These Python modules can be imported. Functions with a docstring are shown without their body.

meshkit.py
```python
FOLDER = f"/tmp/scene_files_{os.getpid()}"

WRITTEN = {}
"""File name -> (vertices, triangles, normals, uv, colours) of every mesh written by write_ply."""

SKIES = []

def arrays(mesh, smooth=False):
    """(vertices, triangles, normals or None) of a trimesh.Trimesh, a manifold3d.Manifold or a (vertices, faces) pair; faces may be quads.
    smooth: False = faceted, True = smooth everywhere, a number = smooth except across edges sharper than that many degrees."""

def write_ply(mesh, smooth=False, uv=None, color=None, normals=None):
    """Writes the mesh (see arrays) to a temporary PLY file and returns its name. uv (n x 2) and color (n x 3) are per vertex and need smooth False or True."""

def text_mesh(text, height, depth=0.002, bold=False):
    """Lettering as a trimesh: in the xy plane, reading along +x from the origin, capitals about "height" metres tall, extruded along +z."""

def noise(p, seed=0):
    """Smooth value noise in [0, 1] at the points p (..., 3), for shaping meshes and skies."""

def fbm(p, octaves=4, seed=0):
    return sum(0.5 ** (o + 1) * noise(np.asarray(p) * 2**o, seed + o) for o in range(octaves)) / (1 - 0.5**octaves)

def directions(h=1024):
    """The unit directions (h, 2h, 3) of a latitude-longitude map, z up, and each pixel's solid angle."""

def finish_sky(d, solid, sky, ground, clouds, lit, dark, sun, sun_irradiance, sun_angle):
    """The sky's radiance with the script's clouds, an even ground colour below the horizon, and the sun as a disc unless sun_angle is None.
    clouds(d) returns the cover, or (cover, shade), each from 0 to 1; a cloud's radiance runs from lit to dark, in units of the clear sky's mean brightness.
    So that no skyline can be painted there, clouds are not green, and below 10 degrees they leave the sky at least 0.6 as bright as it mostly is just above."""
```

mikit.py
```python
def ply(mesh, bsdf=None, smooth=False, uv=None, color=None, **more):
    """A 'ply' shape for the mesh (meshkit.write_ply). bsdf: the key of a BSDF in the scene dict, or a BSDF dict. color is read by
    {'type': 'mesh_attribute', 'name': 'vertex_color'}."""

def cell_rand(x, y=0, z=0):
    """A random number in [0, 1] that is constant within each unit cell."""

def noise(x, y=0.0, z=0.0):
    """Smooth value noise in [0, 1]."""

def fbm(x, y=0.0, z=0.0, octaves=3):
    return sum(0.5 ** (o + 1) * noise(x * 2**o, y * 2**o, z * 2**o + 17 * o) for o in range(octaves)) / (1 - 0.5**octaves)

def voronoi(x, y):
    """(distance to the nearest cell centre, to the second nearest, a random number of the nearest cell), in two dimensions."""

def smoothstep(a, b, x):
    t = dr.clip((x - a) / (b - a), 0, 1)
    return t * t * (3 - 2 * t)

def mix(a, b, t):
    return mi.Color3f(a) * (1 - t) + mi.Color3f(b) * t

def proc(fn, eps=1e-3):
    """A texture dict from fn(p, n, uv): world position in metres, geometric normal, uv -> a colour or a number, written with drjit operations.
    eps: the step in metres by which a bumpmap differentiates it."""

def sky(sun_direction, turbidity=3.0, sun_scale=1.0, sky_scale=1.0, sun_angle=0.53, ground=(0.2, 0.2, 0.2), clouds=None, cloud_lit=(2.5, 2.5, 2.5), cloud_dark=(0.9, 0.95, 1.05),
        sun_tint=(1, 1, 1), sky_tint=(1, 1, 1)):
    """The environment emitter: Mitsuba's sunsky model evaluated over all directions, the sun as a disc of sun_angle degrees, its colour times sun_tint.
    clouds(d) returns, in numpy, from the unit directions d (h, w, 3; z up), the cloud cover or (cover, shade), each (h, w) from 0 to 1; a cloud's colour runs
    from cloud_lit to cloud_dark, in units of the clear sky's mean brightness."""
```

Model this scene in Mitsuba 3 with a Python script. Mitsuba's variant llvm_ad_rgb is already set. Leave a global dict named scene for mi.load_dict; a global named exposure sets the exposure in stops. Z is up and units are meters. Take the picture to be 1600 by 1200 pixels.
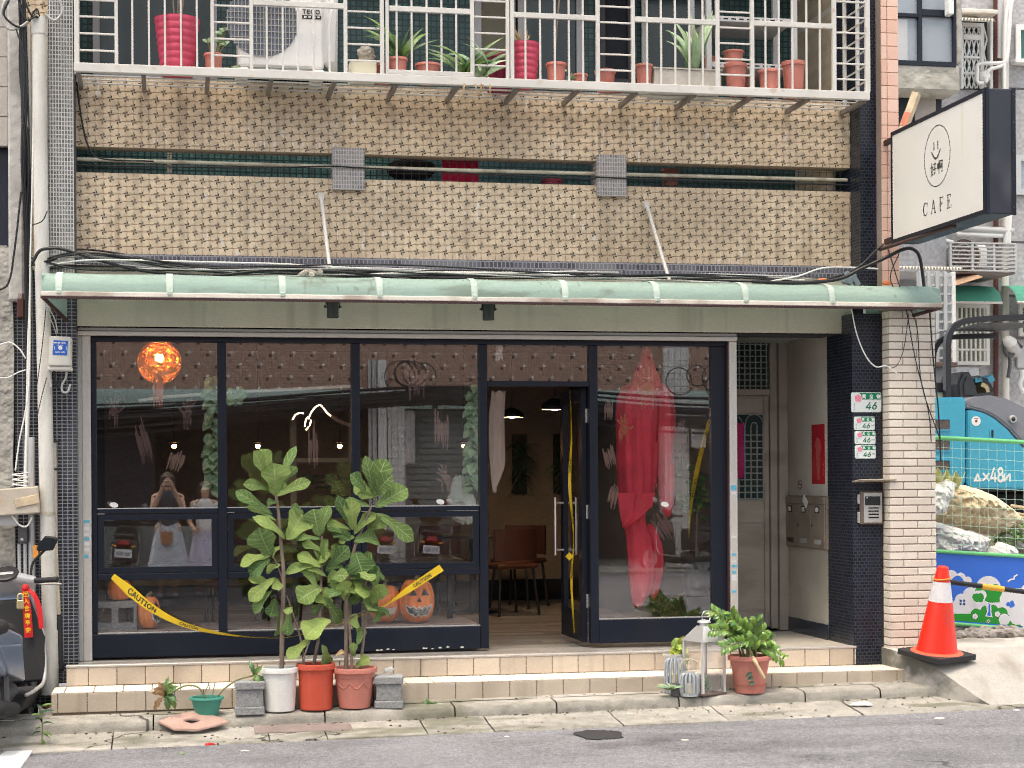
import math, random
import numpy as np, trimesh, drjit as dr, mitsuba as mi, mikit, meshkit
from mikit import proc, noise, fbm, voronoi, cell_rand, smoothstep, mix
from meshkit import text_mesh
from shapely.geometry import Polygon, LineString, Point, box as sbox
from shapely.ops import unary_union
from shapely import affinity

random.seed(5)
rng = np.random.default_rng(5)
T = mi.ScalarTransform4f
scene, labels = {}, {}

# ---------------------------------------------------------------- camera, sky, exposure
# metres; x runs along the facade, y into the building, z up; the facade is y = 0
EYE = np.array([0, -12.6, 1.65])
FOC, YAW, ROLL = 2790.0, math.atan(538 / 2790), 0.0061
FW = np.array([math.sin(YAW), math.cos(YAW), 0])
RT0, UP0 = np.array([math.cos(YAW), -math.sin(YAW), 0]), np.array([0, 0, 1.0])
RT, UP = RT0 * math.cos(ROLL) - UP0 * math.sin(ROLL), UP0 * math.cos(ROLL) + RT0 * math.sin(ROLL)
scene['camera'] = {'type': 'perspective', 'fov': math.degrees(2 * math.atan(800 / FOC)), 'fov_axis': 'x', 'near_clip': 0.05, 'far_clip': 400.0,
                   'principal_point_offset_y': -146.8 / 1200,
                   'to_world': T().look_at(origin=EYE.tolist(), target=(EYE + FW).tolist(), up=UP.tolist())}
scene['sky'] = mikit.sky((-0.2, -0.3, 0.93), turbidity=4, sun_scale=0.5, sun_angle=26, clouds=lambda d: 1.0, cloud_lit=(2.45, 2.5, 2.6))
exposure = 2.4


def ray(u, v):
    return FW + (u - 800) / FOC * RT + (746.8 - v) / FOC * UP


def at(u, v, y=0.0):
    """The point of the plane at depth y that a surveyed mark of the photograph (1600 x 1200) lies on."""
    d = ray(u, v)
    return EYE + d * ((y - EYE[1]) / d[1])


def atz(u, v, z=0.0):
    d = ray(u, v)
    return EYE + d * ((z - EYE[2]) / d[2])


def atx(u, v, x):
    d = ray(u, v)
    return EYE + d * (x / d[0])


def zroad(x):
    return 0.012 * (np.asarray(x) - 0.5)


# ---------------------------------------------------------------- registry
used = {}


def uniq(k):
    n = used.get(k, -1) + 1
    used[k] = n
    return k if n == 0 else f'{k}_{n:03d}'


def thing(name, label, cat, group=None):
    k = uniq(name)
    labels[k] = {'label': label, 'category': cat}
    if group:
        labels[k]['group'] = group
    return k


def part(par, name, mesh, m, smooth=False, label=None, kind=None, uv=None, **kw):
    k = uniq(par + '__' + name)
    scene[k] = mikit.ply(mesh, m, smooth=smooth, uv=uv, **kw)
    if label or kind:
        labels[k] = {a: b for a, b in (('label', label), ('kind', kind)) if b}
    return k


def single(name, mesh, m, label, cat, group=None, smooth=False, uv=None, kind=None, **kw):
    k = uniq(name)
    scene[k] = mikit.ply(mesh, m, smooth=smooth, uv=uv, **kw)
    labels[k] = {'label': label, 'category': cat}
    if group:
        labels[k]['group'] = group
    if kind:
        labels[k]['kind'] = kind
    return k


def struct(name, mesh, m, label=None, smooth=False):
    k = uniq(name)
    scene[k] = mikit.ply(mesh, m, smooth=smooth)
    labels[k] = {'kind': 'structure'}
    if label:
        labels[k]['label'] = label
    return k


# ---------------------------------------------------------------- mesh helpers
def cat(*ms):
    ms = ms[0] if len(ms) == 1 and isinstance(ms[0], list) else list(ms)
    vs, fs, o = [], [], 0
    for m in ms:
        v, f = (m.vertices, m.faces) if hasattr(m, 'vertices') else m
        vs.append(np.asarray(v)); fs.append(np.asarray(f) + o); o += len(v)
    return trimesh.Trimesh(np.vstack(vs), np.vstack(fs), process=False)


def bx(x0, x1, y0, y1, z0, z1):
    m = trimesh.creation.box((x1 - x0, y1 - y0, z1 - z0))
    m.apply_translation(((x0 + x1) / 2, (y0 + y1) / 2, (z0 + z1) / 2))
    return m


def _chamfer():
    S = [(a, b, c) for a in (-1, 1) for b in (-1, 1) for c in (-1, 1)]
    v = []
    for s in S:
        for k in range(3):
            p = np.array(s, float) * 0.8
            p[k] = s[k]
            v.append(p)
    h = trimesh.convex.convex_hull(np.array(v))
    idx = [int(np.argmin(((np.array(v) - q) ** 2).sum(1))) for q in h.vertices]
    return S, np.array(idx)[h.faces]


_S, _CF = _chamfer()


def cbx(x0, x1, y0, y1, z0, z1, b=0.004):
    h = np.array([x1 - x0, y1 - y0, z1 - z0]) / 2
    c = np.array([x1 + x0, y1 + y0, z1 + z0]) / 2
    b = min(b, h.min() * 0.8)
    v = []
    for s in _S:
        for k in range(3):
            p = np.array(s) * (h - b)
            p[k] = s[k] * h[k]
            v.append(p + c)
    return trimesh.Trimesh(np.array(v), _CF, process=False)


def tube(pts, r, n=7, cap=True):
    p = np.asarray(pts, float)
    r = np.broadcast_to(np.asarray(r, float), (len(p),))
    t = np.gradient(p, axis=0)
    t /= np.linalg.norm(t, axis=1, keepdims=True) + 1e-12
    a = np.cross(t[0], [0, 0, 1.0] if abs(t[0][2]) < 0.9 else [1.0, 0, 0])
    fr = []
    for i in range(len(p)):
        a = a - t[i] * (a @ t[i])
        a = a / (np.linalg.norm(a) + 1e-12)
        fr.append((a, np.cross(t[i], a)))
    ang = np.arange(n) * 2 * math.pi / n
    v = np.vstack([p[i] + r[i] * (np.cos(ang)[:, None] * fr[i][0] + np.sin(ang)[:, None] * fr[i][1]) for i in range(len(p))])
    f = []
    for i in range(len(p) - 1):
        for j in range(n):
            q, k = i * n + j, i * n + (j + 1) % n
            f += [(q, k, k + n), (q, k + n, q + n)]
    if cap:
        v = np.vstack([v, p[0], p[-1]])
        m = len(p) * n
        for j in range(n):
            f += [(m, (j + 1) % n, j), (m + 1, m - n + j, m - n + (j + 1) % n)]
    return trimesh.Trimesh(v, np.array(f), process=False)


def spline(pts, k=8):
    """Catmull-Rom through the points."""
    p = np.asarray(pts, float)
    p = np.vstack([2 * p[0] - p[1], p, 2 * p[-1] - p[-2]])
    out = []
    for i in range(1, len(p) - 2):
        for s in np.arange(k) / k:
            out.append(0.5 * (2 * p[i] + (p[i + 1] - p[i - 1]) * s + (2 * p[i - 1] - 5 * p[i] + 4 * p[i + 1] - p[i + 2]) * s * s + (3 * p[i] - p[i - 1] - 3 * p[i + 1] + p[i + 2]) * s ** 3))
    return np.array(out + [p[-2]])


def lathe(prof, c=(0, 0, 0), n=28):
    """Revolve (radius, height) pairs round the vertical through c."""
    pr = np.asarray(prof, float)
    ang = np.arange(n) * 2 * math.pi / n
    v = np.vstack([np.stack([r * np.cos(ang), r * np.sin(ang), np.full(n, z)], 1) for r, z in pr]) + np.asarray(c, float)
    f = []
    for i in range(len(pr) - 1):
        for j in range(n):
            q, k = i * n + j, i * n + (j + 1) % n
            f += [(q, k, k + n), (q, k + n, q + n)]
    return trimesh.Trimesh(v, np.array(f), process=False)


def polys(g):
    return [q for q in getattr(g, 'geoms', [g]) if q.geom_type == 'Polygon' and q.area > 1e-9]


def ext(poly, d):
    return cat([trimesh.creation.extrude_polygon(q, d, engine='earcut') for q in polys(poly)])


def pxz(poly, y0, y1):
    """A polygon of the (x, z) plane, extruded from y0 to y1."""
    m = ext(poly, y1 - y0)
    v = np.array(m.vertices)
    return trimesh.Trimesh(np.stack([v[:, 0], y1 - v[:, 2], v[:, 1]], 1), m.faces, process=False)


def pyz(poly, x0, x1):
    m = ext(poly, x1 - x0)
    v = np.array(m.vertices)
    return trimesh.Trimesh(np.stack([x0 + v[:, 2], v[:, 0], v[:, 1]], 1), m.faces, process=False)


def pxy(poly, z0, z1):
    m = ext(poly, z1 - z0)
    m.apply_translation((0, 0, z0))
    return m


def frame(x0, x1, z0, z1, w):
    return sbox(x0, z0, x1, z1).difference(sbox(x0 + w, z0 + w, x1 - w, z1 - w))


def xf(m, mat):
    m = m.copy() if hasattr(m, 'copy') else trimesh.Trimesh(*m, process=False)
    m.apply_transform(np.array(mat))
    return m


def mv(m, x=0, y=0, z=0, rz=0, ry=0, rx=0, s=1):
    A = trimesh.transformations.euler_matrix(math.radians(rx), math.radians(ry), math.radians(rz))
    A[:3, :3] *= s
    A[:3, 3] = (x, y, z)
    return xf(m, A)


def words(s, h, x, y, z, depth=0.002, bold=False, shear=0.0, w=None, rz=0, center=False):
    """Lettering on an upright face that looks to -y (turned by rz about the vertical)."""
    m = text_mesh(s, h, depth, bold)
    v = np.array(m.vertices)
    v[:, 0] += shear * v[:, 1]
    if w:
        v[:, 0] *= w / (v[:, 0].max() - v[:, 0].min())
    if center:
        v[:, 0] -= (v[:, 0].max() + v[:, 0].min()) / 2
    m = trimesh.Trimesh(np.stack([v[:, 0], -v[:, 2], v[:, 1]], 1), m.faces, process=False)
    return mv(m, x, y, z, rz=rz)


def blob(c, r, seed=0, amp=0.25, freq=2.0, sub=3, sq=(1, 1, 1)):
    m = trimesh.creation.icosphere(sub, 1.0)
    v = np.array(m.vertices)
    d = 1 + amp * 2 * (meshkit.fbm(v * freq + 10 + seed * 7.3, 3, seed) - 0.5)
    return trimesh.Trimesh(v * d[:, None] * r * np.array(sq) + np.array(c), m.faces, process=False)


def sheet(P):
    """A grid of points (n, m, 3) as a surface."""
    P = np.asarray(P, float)
    n, m = P.shape[:2]
    i, j = np.meshgrid(np.arange(n - 1), np.arange(m - 1), indexing='ij')
    a = (i * m + j).ravel()
    f = np.vstack([np.stack([a, a + m, a + m + 1], 1), np.stack([a, a + m + 1, a + 1], 1)])
    return trimesh.Trimesh(P.reshape(-1, 3), f, process=False)


# ---------------------------------------------------------------- materials
def M(name, rgb, rough=0.55, metal=0.0, spec=0.5, two=True, bump=None, bscale=1.0, **kw):
    """A 'principled' entry; rgb a colour or a texture; bump a texture in metres of height."""
    c = rgb if isinstance(rgb, dict) else {'type': 'rgb', 'value': [float(x) for x in rgb]}
    b = {'type': 'principled', 'base_color': c, 'roughness': rough, 'metallic': metal, 'specular': spec, **kw}
    if bump is not None:
        b = {'type': 'bumpmap', 'tex': bump, 'scale': bscale, 'bsdf': b}
    scene[name] = {'type': 'twosided', 'bsdf': b} if two else b
    return name


def emit(rgb):
    return {'type': 'area', 'radiance': {'type': 'rgb', 'value': [float(x) for x in rgb]}}


def grain(c, amp=0.25, f=6.0, dark=(0.25, 0.24, 0.21), d=0.3, streak=0.0):
    """Weathered colour: slow mottling, fine grain, and rain streaks on upright faces."""
    def fn(p, n, uv):
        a = fbm(p.x * f, p.y * f, p.z * f, 4)
        g = noise(p.x * 90, p.y * 90, p.z * 90)
        col = mi.Color3f(c) * (1 - amp + 2 * amp * a) * (0.94 + 0.12 * g)
        s = smoothstep(0.5, 0.8, fbm(p.x * f * 0.7 + 31, p.y * f * 0.7, p.z * f * 0.5, 3)) * d
        if streak:
            s = dr.maximum(s, streak * smoothstep(0.55, 0.85, fbm(p.x * 14, p.y * 14, p.z * 0.7, 3)))
        return mix(col, dark, s)
    return proc(fn)


M('m_black', (0.012, 0.013, 0.016), 0.45)
M('m_blackmat', (0.02, 0.02, 0.022), 0.8)
M('m_rubber', (0.022, 0.022, 0.024), 0.75)
M('m_navy', (0.007, 0.0105, 0.022), 0.4, spec=0.35)
M('m_white', (0.75, 0.75, 0.73), 0.5)
M('m_offwhite', (0.62, 0.6, 0.55), 0.6)
M('m_greyplastic', (0.42, 0.42, 0.4), 0.5)
M('m_darkgrey', (0.08, 0.08, 0.085), 0.55)
M('m_steel', (0.62, 0.61, 0.59), 0.38, 0.75)
M('m_galv', (0.5, 0.5, 0.5), 0.45, 0.4)
M('m_chrome', (0.75, 0.75, 0.76), 0.16, 1.0)
M('m_red', (0.55, 0.02, 0.02), 0.5)
M('m_yellow', (0.75, 0.52, 0.02), 0.45)
M('m_green', (0.02, 0.3, 0.12), 0.5)
M('m_ink', (0.03, 0.028, 0.025), 0.7)
M('m_soil', (0.035, 0.026, 0.02), 0.95)
scene['m_glass'] = {'type': 'thindielectric', 'int_ior': 2.25}
scene['m_lowglass'] = {'type': 'thindielectric', 'int_ior': 1.5}
scene['m_clear'] = {'type': 'thindielectric', 'int_ior': 1.5}
# ================================================================ ground
def asphalt(p, n, uv):
    a = fbm(p.x * 3, p.y * 3, 1.0, 4)
    g = noise(p.x * 160, p.y * 160, 0.0)
    h = noise(p.x * 55, p.y * 70, 3.0)
    s = smoothstep(0.52, 0.7, fbm(p.x * 0.9, p.y * 4.0, 9.0, 3))
    c = 0.165 + 0.07 * (a - 0.5) + 0.05 * (fbm(p.x * 0.7, p.y * 1.3, 5.0, 3) - 0.5) + 0.1 * (g - 0.5) + 0.09 * (h - 0.5)
    c = dr.select(g > 0.86, c + 0.06, c) * (1 - 0.16 * s)
    cr = smoothstep(0.007, 0.002, dr.abs(fbm(p.x * 0.55 + 3, p.y * 1.1, 4.0, 4) - 0.56)) * smoothstep(0.45, 0.6, noise(p.x * 0.8, p.y * 0.8, 7.0))
    c = c * (1 - 0.55 * cr) * (1 - 0.35 * smoothstep(0.58, 0.72, fbm(p.x * 1.1 + 20, p.y * 1.6, 3.0, 4)))
    return mi.Color3f(c * 0.96, c * 0.96, c * 1.04)


def asphalt_b(p, n, uv):
    return noise(p.x * 120, p.y * 120, 0.0) * 0.6 + noise(p.x * 50, p.y * 50, 4.0)


M('m_asphalt', proc(asphalt), 0.85, bump=proc(asphalt_b, 0.002), bscale=0.004)


def kerbcol(p, n, uv):
    a = fbm(p.x * 5, p.y * 9, p.z * 5, 4)
    g = noise(p.x * 120, p.y * 120, p.z * 120)
    moss = smoothstep(0.55, 0.72, fbm(p.x * 2.3, p.y * 6 + 5, 2.0, 3))
    c = mix((0.36, 0.345, 0.31), (0.2, 0.192, 0.17), a) * (0.8 + 0.4 * g)
    c = mix(c, (0.1, 0.1, 0.06), moss * 0.6)
    cr = smoothstep(0.012, 0.004, dr.abs(fbm(p.x * 1.3 + 9, p.y * 2.2, 4.0, 4) - 0.5)) * smoothstep(0.4, 0.6, noise(p.x * 1.1, p.y * 2, 7.0))
    c = c * (1 - 0.75 * cr) * (0.8 + 0.4 * noise(p.x * 22, p.y * 22, p.z * 22))
    stain = smoothstep(0.6, 0.72, fbm(p.x * 1.1 + 7, p.y * 3, 1.0, 4))
    return mix(c, (0.45, 0.43, 0.4), stain * 0.6)


M('m_kerb', proc(kerbcol), 0.9, bump=proc(lambda p, n, uv: fbm(p.x * 30, p.y * 30, p.z * 30, 3), 0.003), bscale=0.008)


def rampcol(p, n, uv):
    a = fbm(p.x * 3, p.y * 3, p.z * 3, 4)
    g = noise(p.x * 100, p.y * 100, p.z * 100)
    st = smoothstep(0.5, 0.75, fbm(p.x * 6 + 3, p.y * 2.2, p.z * 2, 4))
    c = mix((0.5, 0.48, 0.44), (0.33, 0.31, 0.28), a) * (0.9 + 0.2 * g)
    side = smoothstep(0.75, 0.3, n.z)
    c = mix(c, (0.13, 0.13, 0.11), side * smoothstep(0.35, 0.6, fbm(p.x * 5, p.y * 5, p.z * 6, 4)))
    return mix(c, (0.24, 0.21, 0.17), 0.65 * st)


M('m_ramp', proc(rampcol), 0.9, bump=proc(lambda p, n, uv: fbm(p.x * 14, p.y * 14, p.z * 14, 4), 0.003), bscale=0.012)


def bumpy(x0, x1, ys, zs, nx=90, amp=0.004, seed=0, tilt=True):
    """A strip along x with the cross-section (ys, zs), slightly uneven."""
    xs = np.linspace(x0, x1, nx)
    P = np.zeros((nx, len(ys), 3))
    for i, x in enumerate(xs):
        for j, (y, z) in enumerate(zip(ys, zs)):
            P[i, j] = (x, y, z + (float(zroad(x)) if tilt else 0))
    k = meshkit.fbm(P * np.array([3.0, 9, 9]) + seed, 3, seed) - 0.5
    P[..., 2] += k * 2 * amp
    P[..., 1] += (meshkit.fbm(P * 2.7 + 40 + seed, 3, seed) - 0.5) * 3 * amp
    return sheet(P)


xs_, ys_ = np.linspace(-30, 40, 160), np.linspace(-15.2, -1.0, 60)
X_, Y_ = np.meshgrid(xs_, ys_, indexing='ij')
struct('road', sheet(np.stack([X_, Y_, np.clip(zroad(X_), -0.3, 0.3)], -1)), 'm_asphalt', 'grey asphalt lane in front of the shop')
struct('ground', bx(-60, 80, -60, 60, -1.0, -0.42), 'm_asphalt')
# the concrete gutter apron, laid in lengths with open joints, then the kerb and the strip under the steps
gut = thing('gutter', 'worn concrete gutter apron between the asphalt and the low kerb', 'gutter')
labels[gut] = {'kind': 'structure'}
edges = [-3.2, -1.4, -0.35, 0.62, 0.98, 1.62, 2.05, 2.9, 3.62, 4.55, 5.75]
for i in range(len(edges) - 1):
    a, b = edges[i] + 0.004, edges[i + 1] - 0.004
    part(gut, 'slab', bumpy(a, b, [-0.885, -0.9, -1.08, -1.33 - 0.02 * math.sin(i * 2.1), -1.36], [0.03, 0.052, 0.03, 0.009, -0.05], 16, 0.005, i * 3), 'm_kerb', 60)
kb = thing('kerb', 'low mossy concrete kerb strip', 'kerb')
labels[kb] = {'kind': 'structure'}
edges = [-3.2, -1.2, -0.1, 1.0, 1.86, 2.55, 3.4, 4.3, 4.85, 5.75]
for i in range(len(edges) - 1):
    a, b = edges[i] + 0.005, edges[i + 1] - 0.005
    part(kb, 'kerb_stone', bumpy(a, b, [-0.72, -0.88, -0.905, -0.912, -0.915], [0.128, 0.118, 0.105, 0.07, 0.0], 16, 0.006, i * 5 + 1), 'm_kerb', 60)
struct('pavement', bumpy(-3.2, 5.75, [-0.5, -0.66, -0.716], [0.14, 0.138, 0.13], 120, 0.004, 77), 'm_kerb', 'narrow strip of cement at the foot of the steps')
struct('footing', bx(-3.2, 5.6, -1.3, -0.5, -0.45, -0.03), 'm_kerb')
M('m_paint', grain((0.72, 0.72, 0.7), 0.12, 5, (0.2, 0.2, 0.2), 0.45), 0.8)
q = [(-1.62, -1.95), (-0.85, -1.95), (-0.62, -1.5), (-0.86, -1.5)]
P = Polygon([atz(-60, 1215)[:2], atz(20, 1215)[:2], atz(54, 1166)[:2], atz(20, 1166)[:2]])
struct('road_marking', pxy(P, -0.03, -0.004), 'm_paint', 'white painted line end on the asphalt')
M('m_tar', (0.03, 0.03, 0.033), 0.8)
c = np.array([2.66, -1.66, 0.0])
th = np.linspace(0, 2 * math.pi, 40, endpoint=False)
rr = 1 + 0.28 * (meshkit.fbm(np.stack([np.cos(th), np.sin(th), 0 * th], 1) * 2.2 + 5, 3) - 0.5) * 2
single('tar_patch', pxy(Polygon(np.stack([c[0] + 0.155 * rr * np.cos(th), c[1] + 0.2 * rr * np.sin(th)], 1)), 0.0, float(zroad(2.85)) + 0.004), 'm_tar', 'dark round tar patch on the asphalt near the gutter', 'road patch')

# the lot beside the shop: a cement ramp with an exposed left flank
PTS = np.array([[5.1, 1.2, .40], [5.1, -.55, .40], [5.14, -.68, .376], [5.22, -.84, .33], [5.32, -1.0, .25], [5.42, -1.13, .15], [5.52, -1.24, .07]])
n_p = len(PTS)
far = [0.0, 0.0, 0.4, 0.9, 1.6, 2.4]
rows = []
for i, p in enumerate(PTS):
    row = []
    for k in far:
        x = p[0] + k
        if i < 2:
            row.append((x, p[1], 0.40 + 0.004 * k))
        else:
            t = (p[1] + 0.55) / (-1.22 + 0.55)
            row.append((x, p[1] - 0.03 * k, p[2] + 0.0 * k))
    rows.append(row)
R_ = np.array(rows)
top = R_[:, 1:].copy()
ext_r = top[:, -1:].copy(); ext_r[..., 0] += 12
top = np.concatenate([top, ext_r], 1)
# finer grid
from scipy.ndimage import zoom as _zoom
top = np.stack([_zoom(top[..., k], (6, 6), order=1) for k in range(3)], -1)
top[..., 2] += (meshkit.fbm(top * np.array([5, 5, 0]) + 3, 4, 2) - 0.5) * 0.03
left = top[:, 0]
side = np.stack([left, np.stack([left[:, 0] + 0.01, left[:, 1] - 0.005, np.full(len(left), -0.05)], 1)], 1)
front = np.stack([top[-1], np.stack([top[-1][:, 0], top[-1][:, 1] - 0.01, np.full(top.shape[1], -0.1)], 1)], 1)
struct('ramp', cat(sheet(top), sheet(side), sheet(front)), 'm_ramp', 'pale cement ramp rising from the road to the building lot')
lot = np.stack(np.meshgrid(np.linspace(5.1, 30, 60), np.linspace(1.15, 24, 60), indexing='ij'), -1)
lz = 0.395 + (meshkit.fbm(np.concatenate([lot, 0 * lot[..., :1]], -1) * 1.4, 4, 8) - 0.5) * 0.1 * np.clip((lot[..., 1] - 1.3), 0, 1)
struct('building_lot', sheet(np.concatenate([lot, lz[..., None]], -1)), 'm_ramp', 'uncovered ground of the building site behind the barrier')
# ================================================================ the cafe building
def mosaic(tile, grout, w, h, g=0.16, var=0.5, stagger=0.0, wear=0.25):
    def fn(p, n, uv):
        s, t = (p.x + p.y) / w, p.z / h
        row = dr.floor(t)
        s = s + stagger * (row - 2 * dr.floor(row / 2))
        a, b = s - dr.floor(s), t - row
        k = cell_rand(dr.floor(s), row, 3)
        e = dr.minimum(dr.minimum(a, 1 - a) * w, dr.minimum(b, 1 - b) * h) / min(w, h)
        c = mi.Color3f(tile) * (1 - var + 2 * var * k)
        band = fbm(1.7, p.z * 2.3, 0.0, 2)
        c = c * (0.75 + 0.5 * band)
        dirt = smoothstep(0.5, 0.75, fbm(p.x * 4 + p.y * 4, p.z * 1.6, 5.0, 4))
        c = mix(c, grout, dirt * wear)
        return mix(grout, c, smoothstep(g * 0.5, g, e))
    return proc(fn)


M('m_mosaic_up', mosaic((0.1, 0.115, 0.12), (0.5, 0.48, 0.46), 0.0187, 0.03, 0.2, 0.45), 0.4)
M('m_mosaic_low', mosaic((0.014, 0.018, 0.032), (0.28, 0.29, 0.3), 0.034, 0.0245, 0.13, 0.5, 0.0, 0.12), 0.3)
M('m_mosaic_dark', mosaic((0.008, 0.0115, 0.022), (0.045, 0.05, 0.066), 0.034, 0.0245, 0.13, 0.5, 0.5, 0.1), 0.35, spec=0.35)
M('m_mosaic_grey', mosaic((0.17, 0.165, 0.165), (0.45, 0.43, 0.42), 0.0187, 0.03, 0.2, 0.35), 0.5)
M('m_mosaic_teal', mosaic((0.05, 0.13, 0.13), (0.02, 0.05, 0.05), 0.045, 0.045, 0.16, 0.25), 0.35)
M('m_slate', mosaic((0.085, 0.085, 0.11), (0.3, 0.3, 0.32), 0.03, 0.045, 0.12, 0.5, 0.5, 0.4), 0.5)


def tan_fn(c0, c1):
    def fn(p, n, uv):
        a = fbm(p.x * 1.6, p.y * 2, p.z * 2.5, 4)
        k = cell_rand(dr.floor(p.x / 0.052), dr.floor(p.z / 0.052), 2)
        g = noise(p.x * 70, p.y * 70, p.z * 70)
        c = mix(c0, c1, dr.clip(a * 1.5 - 0.25, 0, 1)) * (0.9 + 0.2 * k) * (0.95 + 0.1 * g)
        run = smoothstep(0.6, 0.8, fbm(p.x * 9, 0.0, p.z * 0.6 + 3, 3))
        c = mix(c, (0.25, 0.19, 0.13), 0.42 * run)
        c = mix(c, (0.36, 0.27, 0.18), 0.4 * smoothstep(0.5, 0.75, fbm(p.x * 0.9 + 2, p.y, p.z * 1.4 + 7, 4)))
        spot = smoothstep(0.78, 0.84, noise(p.x * 75, p.z * 13, 2.0)) * smoothstep(0.55, 0.75, noise(p.x * 4, p.z * 6, 8.0))
        return mix(c, (0.75, 0.72, 0.68), 0.6 * spot)
    return proc(fn)


M('m_tantile', tan_fn((0.69, 0.575, 0.415), (0.56, 0.45, 0.315)), 0.42)
M('m_grout', (0.38, 0.3, 0.22), 0.9)
M('m_chip', (0.06, 0.055, 0.04), 0.45)
M('m_soffit', grain((0.2, 0.22, 0.2), 0.2, 4), 0.8)
M('m_inside', (0.035, 0.04, 0.045), 0.9)
bld = thing('cafe_building', 'two storey shop building faced with tan pinwheel tiles between dark mosaic columns', 'building')
CH = []


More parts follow.
